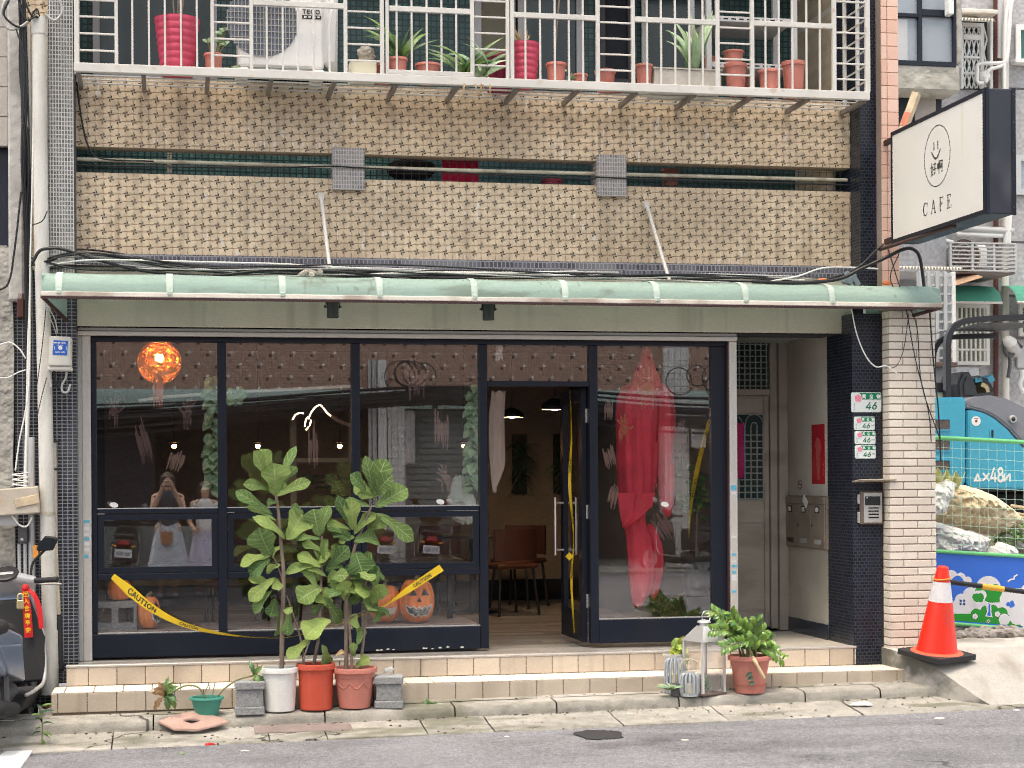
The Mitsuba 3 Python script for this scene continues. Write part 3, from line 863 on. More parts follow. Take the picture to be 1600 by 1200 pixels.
def scooter(x, y, z, rz, label, body='m_body_grey', plate=None, group=None, lean=-6):
    t = thing('scooter', label, 'scooter', group)
    W = lambda m: mv(mv(m, ry=lean), x, y, z, rz)
    for nm, yy in (('rear_wheel', 0.0), ('front_wheel', 1.22)):
        ring = lathe([(0.17, -0.035), (0.2, -0.05), (0.235, -0.045), (0.252, -0.02), (0.255, 0), (0.252, 0.02), (0.235, 0.045), (0.2, 0.05), (0.17, 0.035)], (0, 0, 0), 32)
        wheel = part(t, nm, W(mv(lathe([(.001, -.02), (.04, -.03), (.05, -.012), (.15, -.012), (.175, -.035), (.175, .035), (.15, .012), (.05, .012), (.04, .03), (.001, .02)], (0, 0, 0), 28), 0, yy, .255, ry=90)), 'm_galv', smooth=35)
        part(wheel, 'tyre', W(mv(ring, 0, yy, .255, ry=90)), 'm_rubber', smooth=35)
    part(t, 'tail', W(cat(sym((.1, -.3, .7, .03), (.14, .1, .72, .04), (.15, .38, .66, .04), (.13, .38, .45, .03), (.12, -.05, .52, .04)))), body, smooth=40)
    part(t, 'side_panel', W(hul((.17, .35, .42, .02), (.18, .3, .62, .02), (.15, -.12, .66, .015), (.16, .0, .5, .015))), body, smooth=40)
    part(t, 'side_panel', W(hul((-.17, .35, .42, .02), (-.18, .3, .62, .02), (-.15, -.12, .66, .015), (-.16, .0, .5, .015))), body, smooth=40)
    part(t, 'seat', W(cat(sym((.11, -.26, .76, .04), (.13, .05, .77, .05)), sym((.12, .02, .75, .05), (.09, .42, .72, .05)))), 'm_blackmat', smooth=40)
    part(t, 'grab_rail', W(tube(spline([(.13, -.1, .76), (.12, -.33, .79), (0, -.38, .8), (-.12, -.33, .79), (-.13, -.1, .76)], 6), .014, 6)), 'm_darkgrey', smooth=True)
    part(t, 'tail_light', W(sym((.07, -.34, .66, .025), (.05, -.33, .7, .02))), 'm_lens', smooth=40)
    for sg in (-1, 1):
        part(t, 'indicator', W(hul((sg * .12, -.3, .62, .02), (sg * .17, -.27, .63, .012))), 'm_amber', smooth=40)
    part(t, 'rear_fender', W(cat(hul((.05, -.3, .52, .012), (-.05, -.3, .52, .012), (.05, -.36, .38, .01), (-.05, -.36, .38, .01), (.06, -.1, .55, .01), (-.06, -.1, .55, .01)))), 'm_blackmat', smooth=40)
    if plate:
        pl = part(t, 'plate', W(cbx(-.13, .13, -.386, -.38, .45, .58, .002)), 'm_plate')
        part(pl, 'lettering', W(words(plate, .06, 0, -.3865, .485, .001, True, w=.2, center=True)), 'm_plateink', kind='stuff')
    part(t, 'engine', W(cat(hul((-.11, 0, .27, .07), (-.1, .35, .27, .07), (-.1, .4, .33, .06)), hul((-.06, .3, .32, .09), (.06, .42, .33, .07)))), 'm_darkgrey', smooth=40)
    part(t, 'silencer', W(cat(hul((.14, -.2, .3, .05), (.14, .18, .25, .045)), tube([(.14, .15, .25), (.1, .4, .2)], .02, 7))), 'm_blackmat', smooth=40)
    for sg in (-1, 1):
        part(t, 'shock', W(tube([(sg * .13, .02, .28), (sg * .13, .08, .56)], .025, 8)), 'm_darkgrey')
    part(t, 'floorboard', W(cat(sym((.17, .4, .3, .02), (.17, .82, .3, .02), (.12, .4, .22, .02), (.12, .82, .22, .02)))), 'm_blackmat', smooth=40)
    for sg in (-1, 1):
        part(t, 'floor_trim', W(tube(spline([(sg * .185, .36, .31), (sg * .2, .6, .315), (sg * .21, .86, .36), (sg * .21, .93, .6), (sg * .19, .95, .78)], 5), .012, 6)), 'm_galv', smooth=True)
    part(t, 'leg_shield', W(cat(sym((.19, .88, .36, .02), (.2, .93, .62, .02), (.12, .93, .86, .03), (.06, .98, .4, .02)))), 'm_blackmat', smooth=40)
    part(t, 'front_cowl', W(cat(sym((.16, .97, .4, .03), (.18, 1.0, .62, .03), (.1, .99, .88, .04), (.04, 1.18, .6, .05), (.03, 1.12, .42, .05)))), body, smooth=40)
    part(t, 'front_fender', W(sym((.06, 1.1, .5, .02), (.055, 1.35, .5, .02), (.055, 1.48, .36, .015), (.06, 1.22, .54, .02))), body, smooth=40)
    part(t, 'fork', W(cat(*[tube([(sg * .07, 1.22, .26), (sg * .06, 1.12, .6)], .02, 7) for sg in (-1, 1)])), 'm_darkgrey')
    part(t, 'handlebar_cover', W(cat(sym((.16, .95, 1.0, .035), (.04, .92, 1.03, .045), (.05, 1.08, .95, .06), (.1, 1.0, .93, .04)))), 'm_body_grey' if body == 'm_body_blue' else body, smooth=40)
    part(t, 'dashboard', W(mv(lathe([(.001, .012), (.075, .012), (.085, .004), (.085, -.01)], (0, 0, 0), 24), 0, .915, 1.062, rx=30)), 'm_black', smooth=40)
    part(t, 'headlight', W(sym((.06, 1.13, .96, .02), (.05, 1.14, .9, .02))), 'm_lensclear', smooth=40)
    for sg in (-1, 1):
        part(t, 'grip', W(tube([(sg * .17, .94, 1.0), (sg * .34, .88, 1.0)], [.018, .019], 9)), 'm_rubber', smooth=40)
        part(t, 'lever', W(tube(spline([(sg * .18, .98, .98), (sg * .25, .99, .97), (sg * .35, .94, .965)], 4), .007, 6)), 'm_galv', smooth=True)
        part(t, 'mirror_stalk', W(tube(spline([(sg * .15, .97, 1.03), (sg * .17, .98, 1.12), (sg * .26, .97, 1.2)], 4), .009, 6)), 'm_blackmat', smooth=True)
        mm = part(t, 'mirror', W(mv(hul((-.05, 0, -.02, .02), (.055, 0, .03, .02), (.0, 0, .045, .015), (.03, 0, -.025, .015)), sg * .27, .97, 1.23, rz=0, s=1)), 'm_blackmat', smooth=40)
        g = affinity.scale(Polygon([(-.055, -.015), (-.03, -.035), (.03, -.03), (.065, .015), (.06, .035), (.0, .05), (-.05, .02)]), 1, 1)
        part(mm, 'glass', W(mv(pxz(g, -.0235, -.0215), sg * .27, .97, 1.23)), 'm_mirror')
    return t, W
# ================================================================ shopfront
sf = thing('shopfront', 'dark navy timber shopfront with large panes and an open door', 'shopfront')
GX = [-0.508, 0.374, 1.307, 2.221]


def glz(x0, x1, y, z0, z1):
    return trimesh.Trimesh([(x0, y, z0), (x1, y, z0), (x1, y, z1), (x0, y, z1)], [(0, 1, 2), (0, 2, 3)], process=False)


def bar(name, x0, x1, z0, z1, y0=-0.012, y1=0.06, m='m_navy', b=0.003, par=None, label=None):
    return part(par or sf, name, cbx(x0, x1, y0, y1, z0, z1, b), m, label=label)


bar('head_rail', -0.512, 4.036, 2.607, 2.641, -0.016)
bar('jamb', -0.512, -0.478, 0.6, 2.606)
for x in GX[1:3]:
    bar('mullion', x - 0.03, x + 0.03, 0.6, 2.606, -0.018)
bar('door_post', 2.192, 2.251, 0.43, 2.606, -0.02)
bar('door_post', 3.003, 3.062, 0.447, 2.606, -0.02)
bar('jamb', 3.921, 4.036, 0.447, 2.606, -0.004)
bar('transom', 2.252, 3.002, 2.309, 2.346, -0.014)
xs = [(-0.477, 0.343), (0.405, 1.276), (1.338, 2.191)]
for a, b in xs:
    bar('rail', a, b, 1.42, 1.452, -0.01)
    bar('rail', a, b, 0.962, 1.006, -0.01)
    sash = part(sf, 'sash', pxz(frame(a + 0.004, b - 0.004, 1.01, 1.416, 0.04), -0.006, 0.04), 'm_navy')
    part(sash, 'pane', glz(a + 0.03, b - 0.03, 0.018, 1.03, 1.39), 'm_glass')
    part(sash, 'hinge', bx(a + 0.0, a + 0.05, -0.0125, -0.009, 1.418, 1.4215), 'm_steel')
    part(sf, 'pane', glz(a - 0.003, b + 0.003, 0.022, 1.455, 2.604), 'm_glass')
    part(sf, 'pane', glz(a - 0.003, b + 0.003, 0.022, 0.595, 0.96), 'm_lowglass')
    part(sf, 'bead', bx(a, b, -0.004, 0.02, 1.4525, 1.459), 'm_galv')
    part(sf, 'bead', bx(a, b, -0.006, 0.02, 0.5935, 0.6), 'm_galv')
part(sf, 'pane', glz(2.25, 3.003, 0.022, 2.345, 2.608), 'm_glass')
part(sf, 'pane', glz(3.06, 3.923, 0.022, 0.62, 2.608), 'm_glass')
part(sf, 'bead', bx(3.063, 3.92, -0.006, 0.02, 0.619, 0.625), 'm_galv')
M('m_kick', grain((0.006, 0.0105, 0.023), 0.25, 5, (0.016, 0.018, 0.026), 0.4), 0.42, spec=0.35)
part(sf, 'kick_panel', cbx(-0.512, 2.191, -0.018, 0.06, 0.43, 0.592, 0.004), 'm_kick', label='navy board under the left windows with chipped paint at its foot')
part(sf, 'kick_panel', cbx(3.0625, 3.92, -0.018, 0.06, 0.447, 0.618, 0.004), 'm_kick', label='navy board under the right window')
chips = []
for u in (590, 596, 606, 615, 662, 666, 676, 688, 700, 722):
    p = at(u, 1011 + (u - 590) * -0.01, -0.02)
    chips.append(mv(blob((0, 0, 0), 0.005 + 0.005 * rng.random(), int(u), 0.6, 2, 1, (1.4, 0.12, 0.7)), p[0], -0.018, 0.437 + 0.012 * rng.random()))
part(sf, 'bare_spots', cat(chips), 'm_offwhite', label='pale bare spots where the paint has chipped', kind='stuff')
part(sf, 'side_post', cbx(-0.602, -0.573, -0.06, 0.05, 0.416, 2.64, 0.003), 'm_greyplastic')
M('m_alu', grain((0.62, 0.6, 0.57), 0.06, 3, (0.4, 0.37, 0.33), 0.3, 0.25), 0.35, 0.35)
sp = part(sf, 'side_post', cbx(-0.571, -0.515, -0.055, 0.05, 0.416, 2.64, 0.003), 'm_alu', label='silver post at the left end of the shopfront')
sq = part(sf, 'side_post', cbx(4.046, 4.102, -0.06, 0.05, 0.416, 2.64, 0.003), 'm_alu', label='silver post at the right end of the shopfront with small stickers')
part(sf, 'side_post', cbx(4.036, 4.045, -0.04, 0.05, 0.416, 2.64, 0.003), 'm_maroon')
M('m_stickblue', (0.1, 0.4, 0.6), 0.5)
M('m_stickwhite', (0.66, 0.68, 0.72), 0.5)
for post, x0, zs in ((sq, 4.053, [(1.57, 1), (1.55, 1), (1.52, 0), (1.2, 0), (1.07, 1), (1.02, 0), (0.985, 1), (0.94, 1), (0.91, 0), (0.89, 0), (0.8, 1)]), (sp, -0.564, [(1.36, 1), (1.31, 0), (1.27, 0), (1.24, 1), (1.205, 0), (1.165, 0), (1.12, 1)])):
    for z, c in zs:
        part(post, 'sticker', bx(x0, x0 + 0.03 + 0.01 * rng.random(), (-0.0615 if x0 > 0 else -0.0565), (-0.06 if x0 > 0 else -0.055), z, z + 0.014 + 0.01 * rng.random()), 'm_stickblue' if c else 'm_stickwhite')
# the door leaf, opened inwards on its right hand hinges
dl = part(sf, 'door', pyz(frame(0.075, 0.79, 0.452, 2.3, 0.095).difference(sbox(0.1, 0.5, 0.7, 0.6)).union(sbox(0.075, 0.452, 0.79, 0.66)), 2.962, 2.998), 'm_navy', label='navy glazed door standing open into the cafe')
part(dl, 'pane', trimesh.Trimesh([(2.98, 0.165, 0.655), (2.98, 0.7, 0.655), (2.98, 0.7, 2.21), (2.98, 0.165, 2.21)], [(0, 1, 2), (0, 2, 3)], process=False), 'm_glass')
part(dl, 'handle', cat(tube([(2.9, 0.7, 1.06), (2.9, 0.7, 1.5)], 0.012, 8), tube([(2.9, 0.7, 1.1), (2.962, 0.7, 1.1)], 0.008, 6), tube([(2.9, 0.7, 1.46), (2.962, 0.7, 1.46)], 0.008, 6)), 'm_chrome', smooth=40)
for z in (0.75, 1.4, 2.1):
    part(dl, 'hinge', tube([(2.997, 0.065, z - 0.05), (2.997, 0.065, z + 0.05)], 0.008, 7), 'm_steel')
# oval markers stuck on the glass
for u, v in ((178, 789), (688, 784), (1039, 788)):
    p = at(u, v, 0.018)
    e = affinity.scale(Point(0, 0).buffer(1, 10), 0.029, 0.018)
    e = affinity.rotate(e, -12)
    single('glass_marker', pxz(affinity.translate(e, p[0], p[2]), 0.0165, 0.0205), 'm_white', {178: 'white oval marker on the leftmost shop window', 688: 'white oval marker low on the third shop window', 1039: 'white oval marker on the big right window'}[u], 'sticker', smooth=False)

# ---------------------------------------------------------------- blood decals on the glass
M('m_blood', (0.1, 0.05, 0.042), 0.6)
M('m_blood2', (0.19, 0.115, 0.09), 0.6)
M('m_bloodred', (0.36, 0.09, 0.045), 0.6)


def hand(x, z, s, rot, drip, seed, fingers=True):
    r = np.random.default_rng(seed)
    g = []
    palm = affinity.scale(Point(0, 0).buffer(1, 8), 0.38, 0.4)
    g.append(palm)
    if fingers:
        for a, l in ((-32, 0.95), (-12, 1.15), (4, 1.25), (20, 1.1)):
            t = math.radians(90 - a)
            g.append(LineString([(0.5 * math.cos(t), 0.5 * math.sin(t)), (l * math.cos(t), l * math.sin(t))]).buffer(0.09, 4))
        g.append(LineString([(-0.3, -0.05), (-0.75, 0.3)] if seed % 2 else [(0.3, -0.05), (0.75, 0.3)]).buffer(0.1, 4))
    out = affinity.rotate(unary_union(g), rot, origin=(0, 0))
    for k in range(7):
        xx = r.uniform(-0.4, 0.4)
        ln = drip * r.uniform(0.3, 1.0)
        out = out.union(Polygon([(xx - 0.07, 0), (xx + 0.07, 0), (xx + 0.03, -0.3 - ln), (xx - 0.02, -0.3 - ln)]))
    for k in range(16):                                                   # gaps where the paint did not take
        out = out.difference(affinity.rotate(affinity.scale(Point(r.uniform(-.5, .5), r.uniform(-.5, 1.1)).buffer(1, 4), 0.05, 0.09), r.uniform(0, 90)))
    return affinity.translate(affinity.scale(out, s, s, origin=(0, 0)), x, z)


def smear(x, z, l, w, rot, seed):
    r = np.random.default_rng(seed)
    g = []
    for k in range(7):
        xx = (k - 3) * w / 7 + r.uniform(-.3, .3) * w / 7
        a, b = r.uniform(0.1, 0.5) * l, -r.uniform(0.25, 0.5) * l
        g.append(Polygon([(xx - w * .05, a), (xx + w * .05, a * 1.05), (xx + w * .09, 0), (xx + w * .02, b), (xx - w * .03, b), (xx - w * .08, 0)]))
    return affinity.translate(affinity.rotate(unary_union(g), rot, origin=(0, 0)), x, z)


DEC = [(178, 643, 'h', .085, 0, 1.1, 0, 'brown handprint with short drips at the left edge of the first window'), (293, 646, 'h', .085, -12, 1.1, 0, 'brown handprint with long drips beside the hanging green vine'),
       (224, 690, 's', .34, .085, 14, 0, 'long slanting finger smear under the orange lamp'), (276, 718, 's', .2, .1, -18, 1, 'brown smear spreading upwards over the reflected photographer'),
       (247, 610, 's', .24, .075, 0, 2, 'orange brown run of drips below the orange lamp'), (489, 697, 's', .36, .07, 0, 1, 'tall brown drip smear in the second window'),
       (651, 596, 'h', .13, 18, .8, 0, 'large dark handprint at the top of the third window'), (634, 712, 's', .17, .05, 0, 0, 'small brown smear on the third window by the pillar reflection'),
       (690, 672, 's', .3, .1, 0, 1, 'wide drip smear high on the third window'), (698, 748, 'h', .085, 25, 1.0, 1, 'tan handprint just above the white cloth ghost'),
       (951, 641, 's', .16, .07, 0, 1, 'short brown smear at the top left of the right window'), (952, 712, 's', .2, .08, 12, 1, 'slanting tan finger smear at the left of the right window'),
       (975, 672, 'h', .09, 0, .9, 3, 'reddish handprint over the red cloth'), (1012, 608, 'h', .13, 0, .9, 3, 'big reddish handprint at the neck of the red cloth'),
       (1062, 690, 's', .4, .09, -8, 0, 'tall grey brown smear right of the red cloth'), (1037, 824, 's', .24, .12, 35, 0, 'slanting dark smear at the lower edge of the red cloth'), (958, 775, 's', .2, .07, -14, 1, 'faint brown smear left of the red cloth')]
for k, (u, v, t, *q) in enumerate(DEC):
    p = at(u, v, 0.02)
    g = hand(p[0], p[2], q[0], q[1], q[2], k) if t == 'h' else smear(p[0], p[2], q[0], q[1], q[2], k)
    m = ['m_blood', 'm_blood2', 'm_bloodred', 'm_bloodred'][q[3]]
    single('blood_decal', pxz(g.simplify(0.001), 0.0228, 0.0236), m, q[4], 'window decal')

# ---------------------------------------------------------------- the room behind
def plaster(p, n, uv):
    a = fbm(p.x * 1.3, p.y * 1.3, p.z * 1.1, 4)
    c = mix((0.34, 0.29, 0.24), (0.17, 0.145, 0.125), dr.clip(a * 1.7 - 0.35, 0, 1))
    return c * (0.9 + 0.2 * noise(p.x * 40, p.y * 40, p.z * 40))


M('m_plaster', proc(plaster), 0.85)
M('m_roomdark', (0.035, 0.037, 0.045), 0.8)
struct('interior_floor', bx(-0.62, 4.04, 0.1, 5.3, 0.38, 0.4115), 'm_plank', 'grey plank floor of the cafe')
struct('interior_wall', bx(-0.7, 4.14, 5.2, 5.32, 0.35, 3.0), 'm_plaster', 'brown plaster back wall of the cafe')
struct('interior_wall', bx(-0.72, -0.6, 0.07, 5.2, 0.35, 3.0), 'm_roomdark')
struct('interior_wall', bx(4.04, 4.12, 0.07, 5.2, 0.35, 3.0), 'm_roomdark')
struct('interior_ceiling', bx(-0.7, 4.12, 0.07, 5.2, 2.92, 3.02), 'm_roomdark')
struct('interior_skirting', bx(-0.6, 4.04, 5.17, 5.2, 0.41, 0.62), 'm_navy')

# pendant lamps
M('m_lampin', (0.7, 0.5, 0.2), 0.5)


def pendant(u, v, y, r, label, k=18):
    p = at(u, v, y)
    t = thing('pendant_lamp', label, 'lamp', None)
    pr = [(0.02, 0.85), (0.16, 0.82), (0.5, 0.66), (0.9, 0.42), (1.0, 0.2), (1.0, 0.0)]
    part(t, 'shade', lathe([(a * r, b * r) for a, b in pr], p, 32), 'm_black', smooth=35)
    part(t, 'lining', lathe([(a * r * 0.96, b * r * 0.96 + 0.001) for a, b in pr[1:]][::-1], p, 32), 'm_lampin', smooth=35)
    part(t, 'cord', tube([(p[0], p[1], p[2] + r * 0.8), (p[0], p[1], 2.92)], 0.004, 5), 'm_black')
    part(t, 'bulb', mv(trimesh.creation.icosphere(2, 0.035), p[0], p[1], p[2] + r * 0.22), 'm_white', smooth=True, emitter=emit((k, k * 0.68, k * 0.38)))


pendant(867, 640, 1.7, 0.115, 'black dome pendant lamp glowing inside the open doorway, the larger of the two', 90)
pendant(800, 652, 3.0, 0.105, 'black dome pendant lamp glowing farther inside the doorway, the smaller of the two', 90)
for u, v, w in ((272, 697, 'behind the first window'), (403, 697, 'at the left of the second window'), (531, 697, 'at the right of the second window'), (725, 697, 'at the right of the third window')):
    p = at(u, v, 2.2)
    t = thing('bare_bulb', f'small glowing bulb on a black cord {w}', 'lamp', None)
    part(t, 'bulb', mv(trimesh.creation.icosphere(2, 0.02), *p), 'm_white', smooth=True, emitter=emit((9, 4.2, 1.6)))
    part(t, 'cap', lathe([(0.001, 0.03), (0.05, 0.028), (0.05, 0.02), (0.014, 0.018), (0.014, 0.0)], (p[0], p[1], p[2] + 0.012), 14), 'm_black')
    part(t, 'cord', tube([(p[0], p[1], p[2] + 0.04), (p[0], p[1], 2.92)], 0.003, 5), 'm_black')
# the orange woven globe
p = at(249, 566, 0.42)
gl = thing('woven_globe_lamp', 'orange woven globe lamp glowing at the top of the first window', 'lamp')
M('m_wicker', (0.8, 0.4, 0.08), 0.7)
arcs = []
for k in range(210):
    ax = rng.normal(size=3)
    ax /= np.linalg.norm(ax)
    e1 = np.cross(ax, [0.3, 0.5, 0.8]); e1 /= np.linalg.norm(e1)
    e2 = np.cross(ax, e1)
    h = rng.uniform(-0.6, 0.6)
    a0, da = rng.uniform(0, 6.28), rng.uniform(1.2, 3.0)
    a = np.linspace(a0, a0 + da, 14)[:, None]
    rad = 0.155 * (0.97 + 0.03 * rng.random())
    arcs.append(tube(p + rad * (ax * h + math.sqrt(1 - h * h) * (np.cos(a) * e1 + np.sin(a) * e2)), 0.0033, 4, False))
part(gl, 'weave', cat(arcs), 'm_wicker', kind='stuff')
part(gl, 'bulb', mv(trimesh.creation.icosphere(2, 0.032), p[0], p[1], p[2] + 0.03), 'm_white', smooth=True, emitter=emit((28, 15, 4.5)))
part(gl, 'cord', tube([(p[0], p[1], p[2] + 0.15), (p[0], p[1], 2.92)], 0.003, 5), 'm_black')
# bent light tubes
nt = thing('light_tube', 'bent glowing tubes of a wall light in the second window', 'lamp')
for k, pts in enumerate([[(457, 656), (462, 648), (470, 645), (474, 646)], [(482, 655), (486, 645), (493, 636), (500, 633), (504, 636)], [(476, 667), (478, 656), (482, 651)], [(478, 672), (484, 664), (486, 656)], [(505, 637), (511, 645), (517, 650)]]):
    part(nt, 'tube', tube(spline([at(u, v, 0.35 + 0.02 * k) for u, v in pts], 5), 0.0062, 6), 'm_white', smooth=True, emitter=emit((1.15, .85, .5)))
part(nt, 'bracket', tube(spline([at(517, 650, 0.43), at(530, 658, 0.45), at(548, 665, 0.5)], 5), 0.014, 6), 'm_blood2')

# white strip across the second pane
single('blind_rod', tube([at(216, 626, 0.3), at(262, 620, 0.3), at(345, 614, 0.3), at(549, 603, 0.3)], 0.012, 7), 'm_offwhite', 'pale rod hung across the top of the first two windows', 'rod', smooth=True)


# vines
def vine(name, u, v0, v1, y, label, n=80, w=16):
    t = thing(name, label, 'plant')
    a, b = at(u, v0, y), at(u, v1, y)
    part(t, 'stem', tube([a, (a + b) / 2 + [0.01, 0, 0], b], 0.004, 5), 'm_stem')
    for k in range(n):
        s = (k + rng.random()) / n
        q = a + (b - a) * s
        ang = rng.uniform(0, 6.28)
        d = np.array([math.cos(ang), 0.6 * math.sin(ang), -0.9 + 0.5 * rng.random()])
        leaf_part(t, leafm(q, q + d / np.linalg.norm(d) * rng.uniform(.065, .1), rng.uniform(.045, .065), (d[0] * .5, -1, .5), .15, .2, 'round', 6, 2), 'm_leafpale')
    return t


vine('hanging_vine', 332, 588, 768, 0.3, 'pale green leafy vine hanging between the first two windows', 90)
vine('hanging_vine', 738, 600, 762, 0.25, 'pale green leafy vine hanging at the right edge of the third window', 70)
t = thing('hanging_vine', 'short tuft of pale leaves on the rod in the second window', 'plant')
for k in range(22):
    q = at(368 + rng.uniform(-12, 12), 606 + rng.uniform(-2, 16), 0.3)
    leaf_part(t, leafm(q, q + [rng.uniform(-.06, .06), rng.uniform(-.03, .03), -.07], .05, (0, -1, .4), .15, .2, 'round', 6, 2), 'm_leafpale')


# ferns and broad leaves standing behind the second window
def fern(name, c, label, n=9, L=0.55, y=0, m='m_leafdark', catg='plant', base=0.42):
    t = thing(name, label, catg)
    for k in range(n):
        a = 2 * math.pi * k / n + rng.uniform(-.3, .3)
        l = L * rng.uniform(.7, 1.1)
        st_ = [np.array([c[0] + l * s * math.cos(a) * 0.6, c[1] + l * s * math.sin(a) * 0.6, c[2] + l * (1.25 * s - 0.62 * s * s)]) for s in np.linspace(0, 1, 9)]
        ls = []
        for i in range(1, 9):
            d = st_[i] - st_[i - 1]
            sd = np.cross(d, [0, 0, 1.0]); sd /= np.linalg.norm(sd) + 1e-9
            w = 0.15 * l / 0.5 * math.sin(math.pi * (i + 0.6) / 10) + .015
            for sg in (-1, 1):
                ls.append(leafm(st_[i], st_[i] + sd * sg * w + d * 0.5 - [0, 0, .02], .028 * l / .5, (0, 0, 1), .05, .1, 'oval', 4, 1))
        leaf_part(t, ls, m, 'frond')
        part(t, 'stem', tube(st_, np.linspace(.005, .0015, 9), 4), 'm_stem')
    return t


fern('indoor_fern', at(555, 830, 0.75), 'dark fern with arching fronds behind the second window', 11, 0.62)
fern('indoor_fern', at(460, 850, 1.1), 'dark fern farther back behind the second window', 9, 0.55)
ctr = thing('window_counter', 'dark timber counter along the inside of the left windows', 'counter')
part(ctr, 'top', cbx(-0.45, 2.15, 0.42, 0.85, 1.02, 1.05), M('m_counter', (0.06, 0.045, 0.035), 0.45))
for x in (-0.3, 0.9, 2.05):
    part(ctr, 'leg', cbx(x, x + 0.04, 0.6, 0.64, 0.412, 1.02), 'm_black')


# tables and chairs
def chair(x, y, rz, label, m):
    t = thing('cafe_chair', label, 'chair')
    W = lambda mm: mv(mm, x, y, 0.412, rz)
    part(t, 'seat', W(cbx(-.21, .21, -.2, .2, .42, .47, .02)), m)
    P = np.array([[(0.23 * math.sin(a), 0.2 * math.cos(a) * 0.5 + 0.1, z) for z in (0.5, 0.62, 0.78)] for a in np.linspace(-1.3, 1.3, 12)])
    part(t, 'backrest', W(cat(sheet(P), sheet(P[::-1] + [0, 0.02, 0]))), m, smooth=True)
    for a in (-1, 1):
        for b in (-1, 1):
            part(t, 'leg', W(tube([(a * .17, b * .16, .43), (a * .21, b * .2, 0)], 0.012, 6)), 'm_black')


M('m_leather', (0.075, 0.032, 0.026), 0.45)


def table(x, y, label, r=0.33, h=0.72, pale=False):
    t = thing('cafe_table', label, 'table')
    part(t, 'top', lathe([(0.001, h), (r, h), (r, h - .03), (0.001, h - .03)], (x, y, .412), 30), 'm_counter')
    part(t, 'column', tube([(x, y, .412), (x, y, .412 + h - .03)], 0.03, 10), 'm_black')
    part(t, 'base', lathe([(0.001, .03), (r * .7, .012), (r * .72, 0)], (x, y, .412), 26), 'm_offwhite' if pale else 'm_black')


table(2.75, 3.6, 'dark round table at the back of the doorway')
chair(3.02, 3.3, 200, 'brown leather chair seen through the open door, nearest the door leaf', 'm_leather')
chair(2.62, 4.3, 20, 'brown leather chair at the back table inside the doorway', 'm_leather')
chair(3.3, 4.2, -40, 'brown leather chair beside the back wall, half behind the door leaf', 'm_leather')
table(0.75, 1.5, 'round table with a pale round foot behind the second window', 0.36, 0.72, True)
chair(0.5, 1.3, 170, 'brown leather chair behind the second window', 'm_leather')
chair(1.2, 1.7, 80, 'brown leather chair beside the round table with the pale foot', 'm_leather')

# plants mounted on dark boards on the back wall
for u, lab in ((812, 'left'), (876, 'right')):
    p = at(u, 725, 5.15)
    t = thing('wall_planter', f'shaggy dark plant on a board on the back wall, the {lab} one', 'wall plant')
    part(t, 'board', cbx(p[0] - .07, p[0] + .07, 5.13, 5.199, p[2] - .3, p[2] + .3), 'm_black')
    ls = []
    for k in range(60):
        q = np.array([p[0] + rng.uniform(-.06, .06), 5.1, p[2] + rng.uniform(-.22, .25)])
        ls.append(leafm(q, q + [rng.uniform(-.2, .2), -rng.uniform(.05, .2), rng.uniform(-.22, .05)], .018, (0, -1, .5), .2, 0, 'blade', 5, 1))
    leaf_part(t, ls, 'm_leafdark', 'leaves', kind='stuff')

# pumpkins and a block on the sill boards
single('window_deck', bx(-0.49, 2.19, 0.1, 0.75, 0.412, 0.602), M('m_deck', grain((0.2, 0.16, 0.145), 0.2, 5), 0.7), 'low brown ledge inside the left windows', 'ledge')
cinder('cinder_block', (at(180, 985, 0.24)[0], 0.24, 0.603), 'grey hollow block with two openings behind the bottom left window', 0.3, 0.14, 0.2, 0, True)
pc = at(187, 946, 0.24)
pumpkin('pumpkin', (pc[0], 0.24, 0.804), 0.088, 0.155, 'small red orange pumpkin resting on the hollow block', 10)
EYE_ = lambda x, z, s=1: Polygon([(x - .03 * s, z), (x + .03 * s, z), (x, z + .045 * s)])
MOUTH = Polygon([(-.1, .14), (-.06, .115), (-.04, .13), (-.02, .105), (0, .125), (.02, .105), (.04, .13), (.06, .115), (.1, .14), (.085, .085), (.055, .06), (.035, .075), (.015, .055), (-.005, .075), (-.03, .055), (-.05, .075), (-.08, .08)])
SIDE = affinity.translate(affinity.scale(MOUTH, .5, .9, origin=(0, .1)), .075, -.01)
pc = at(232, 985, 0.17)
pumpkin('pumpkin', (pc[0], 0.22, 0.603), 0.083, 0.24, 'tall orange pumpkin with a carved face turned right, beside the hollow block', 9, [('eye', EYE_(.06, .165, .7), 'm_black'), ('mouth_trim', SIDE.buffer(.006), 'm_offwhite'), ('mouth', affinity.scale(SIDE, .95, .9), 'm_black')])
pc = at(601, 970, 0.3)
pumpkin('pumpkin', (pc[0], 0.3, 0.603), 0.12, 0.29, 'orange pumpkin half hidden by the fig leaves', 11, [('mouth', affinity.translate(affinity.scale(MOUTH, .5, .9, origin=(0, .1)), .03, 0), 'm_offwhite')])
pc = at(652, 972, 0.2)
pumpkin('pumpkin', (pc[0], 0.22, 0.603), 0.128, 0.335, 'orange pumpkin with a zigzag carved mouth by the door', 11, [('eye', EYE_(-.045, .21), 'm_black'), ('eye', EYE_(.045, .21), 'm_black'), ('nose', EYE_(0, .165, .55), 'm_black'), ('mouth_trim', MOUTH.buffer(.006), 'm_offwhite'), ('mouth', affinity.translate(MOUTH, 0, .0).buffer(-.001), 'm_black')])
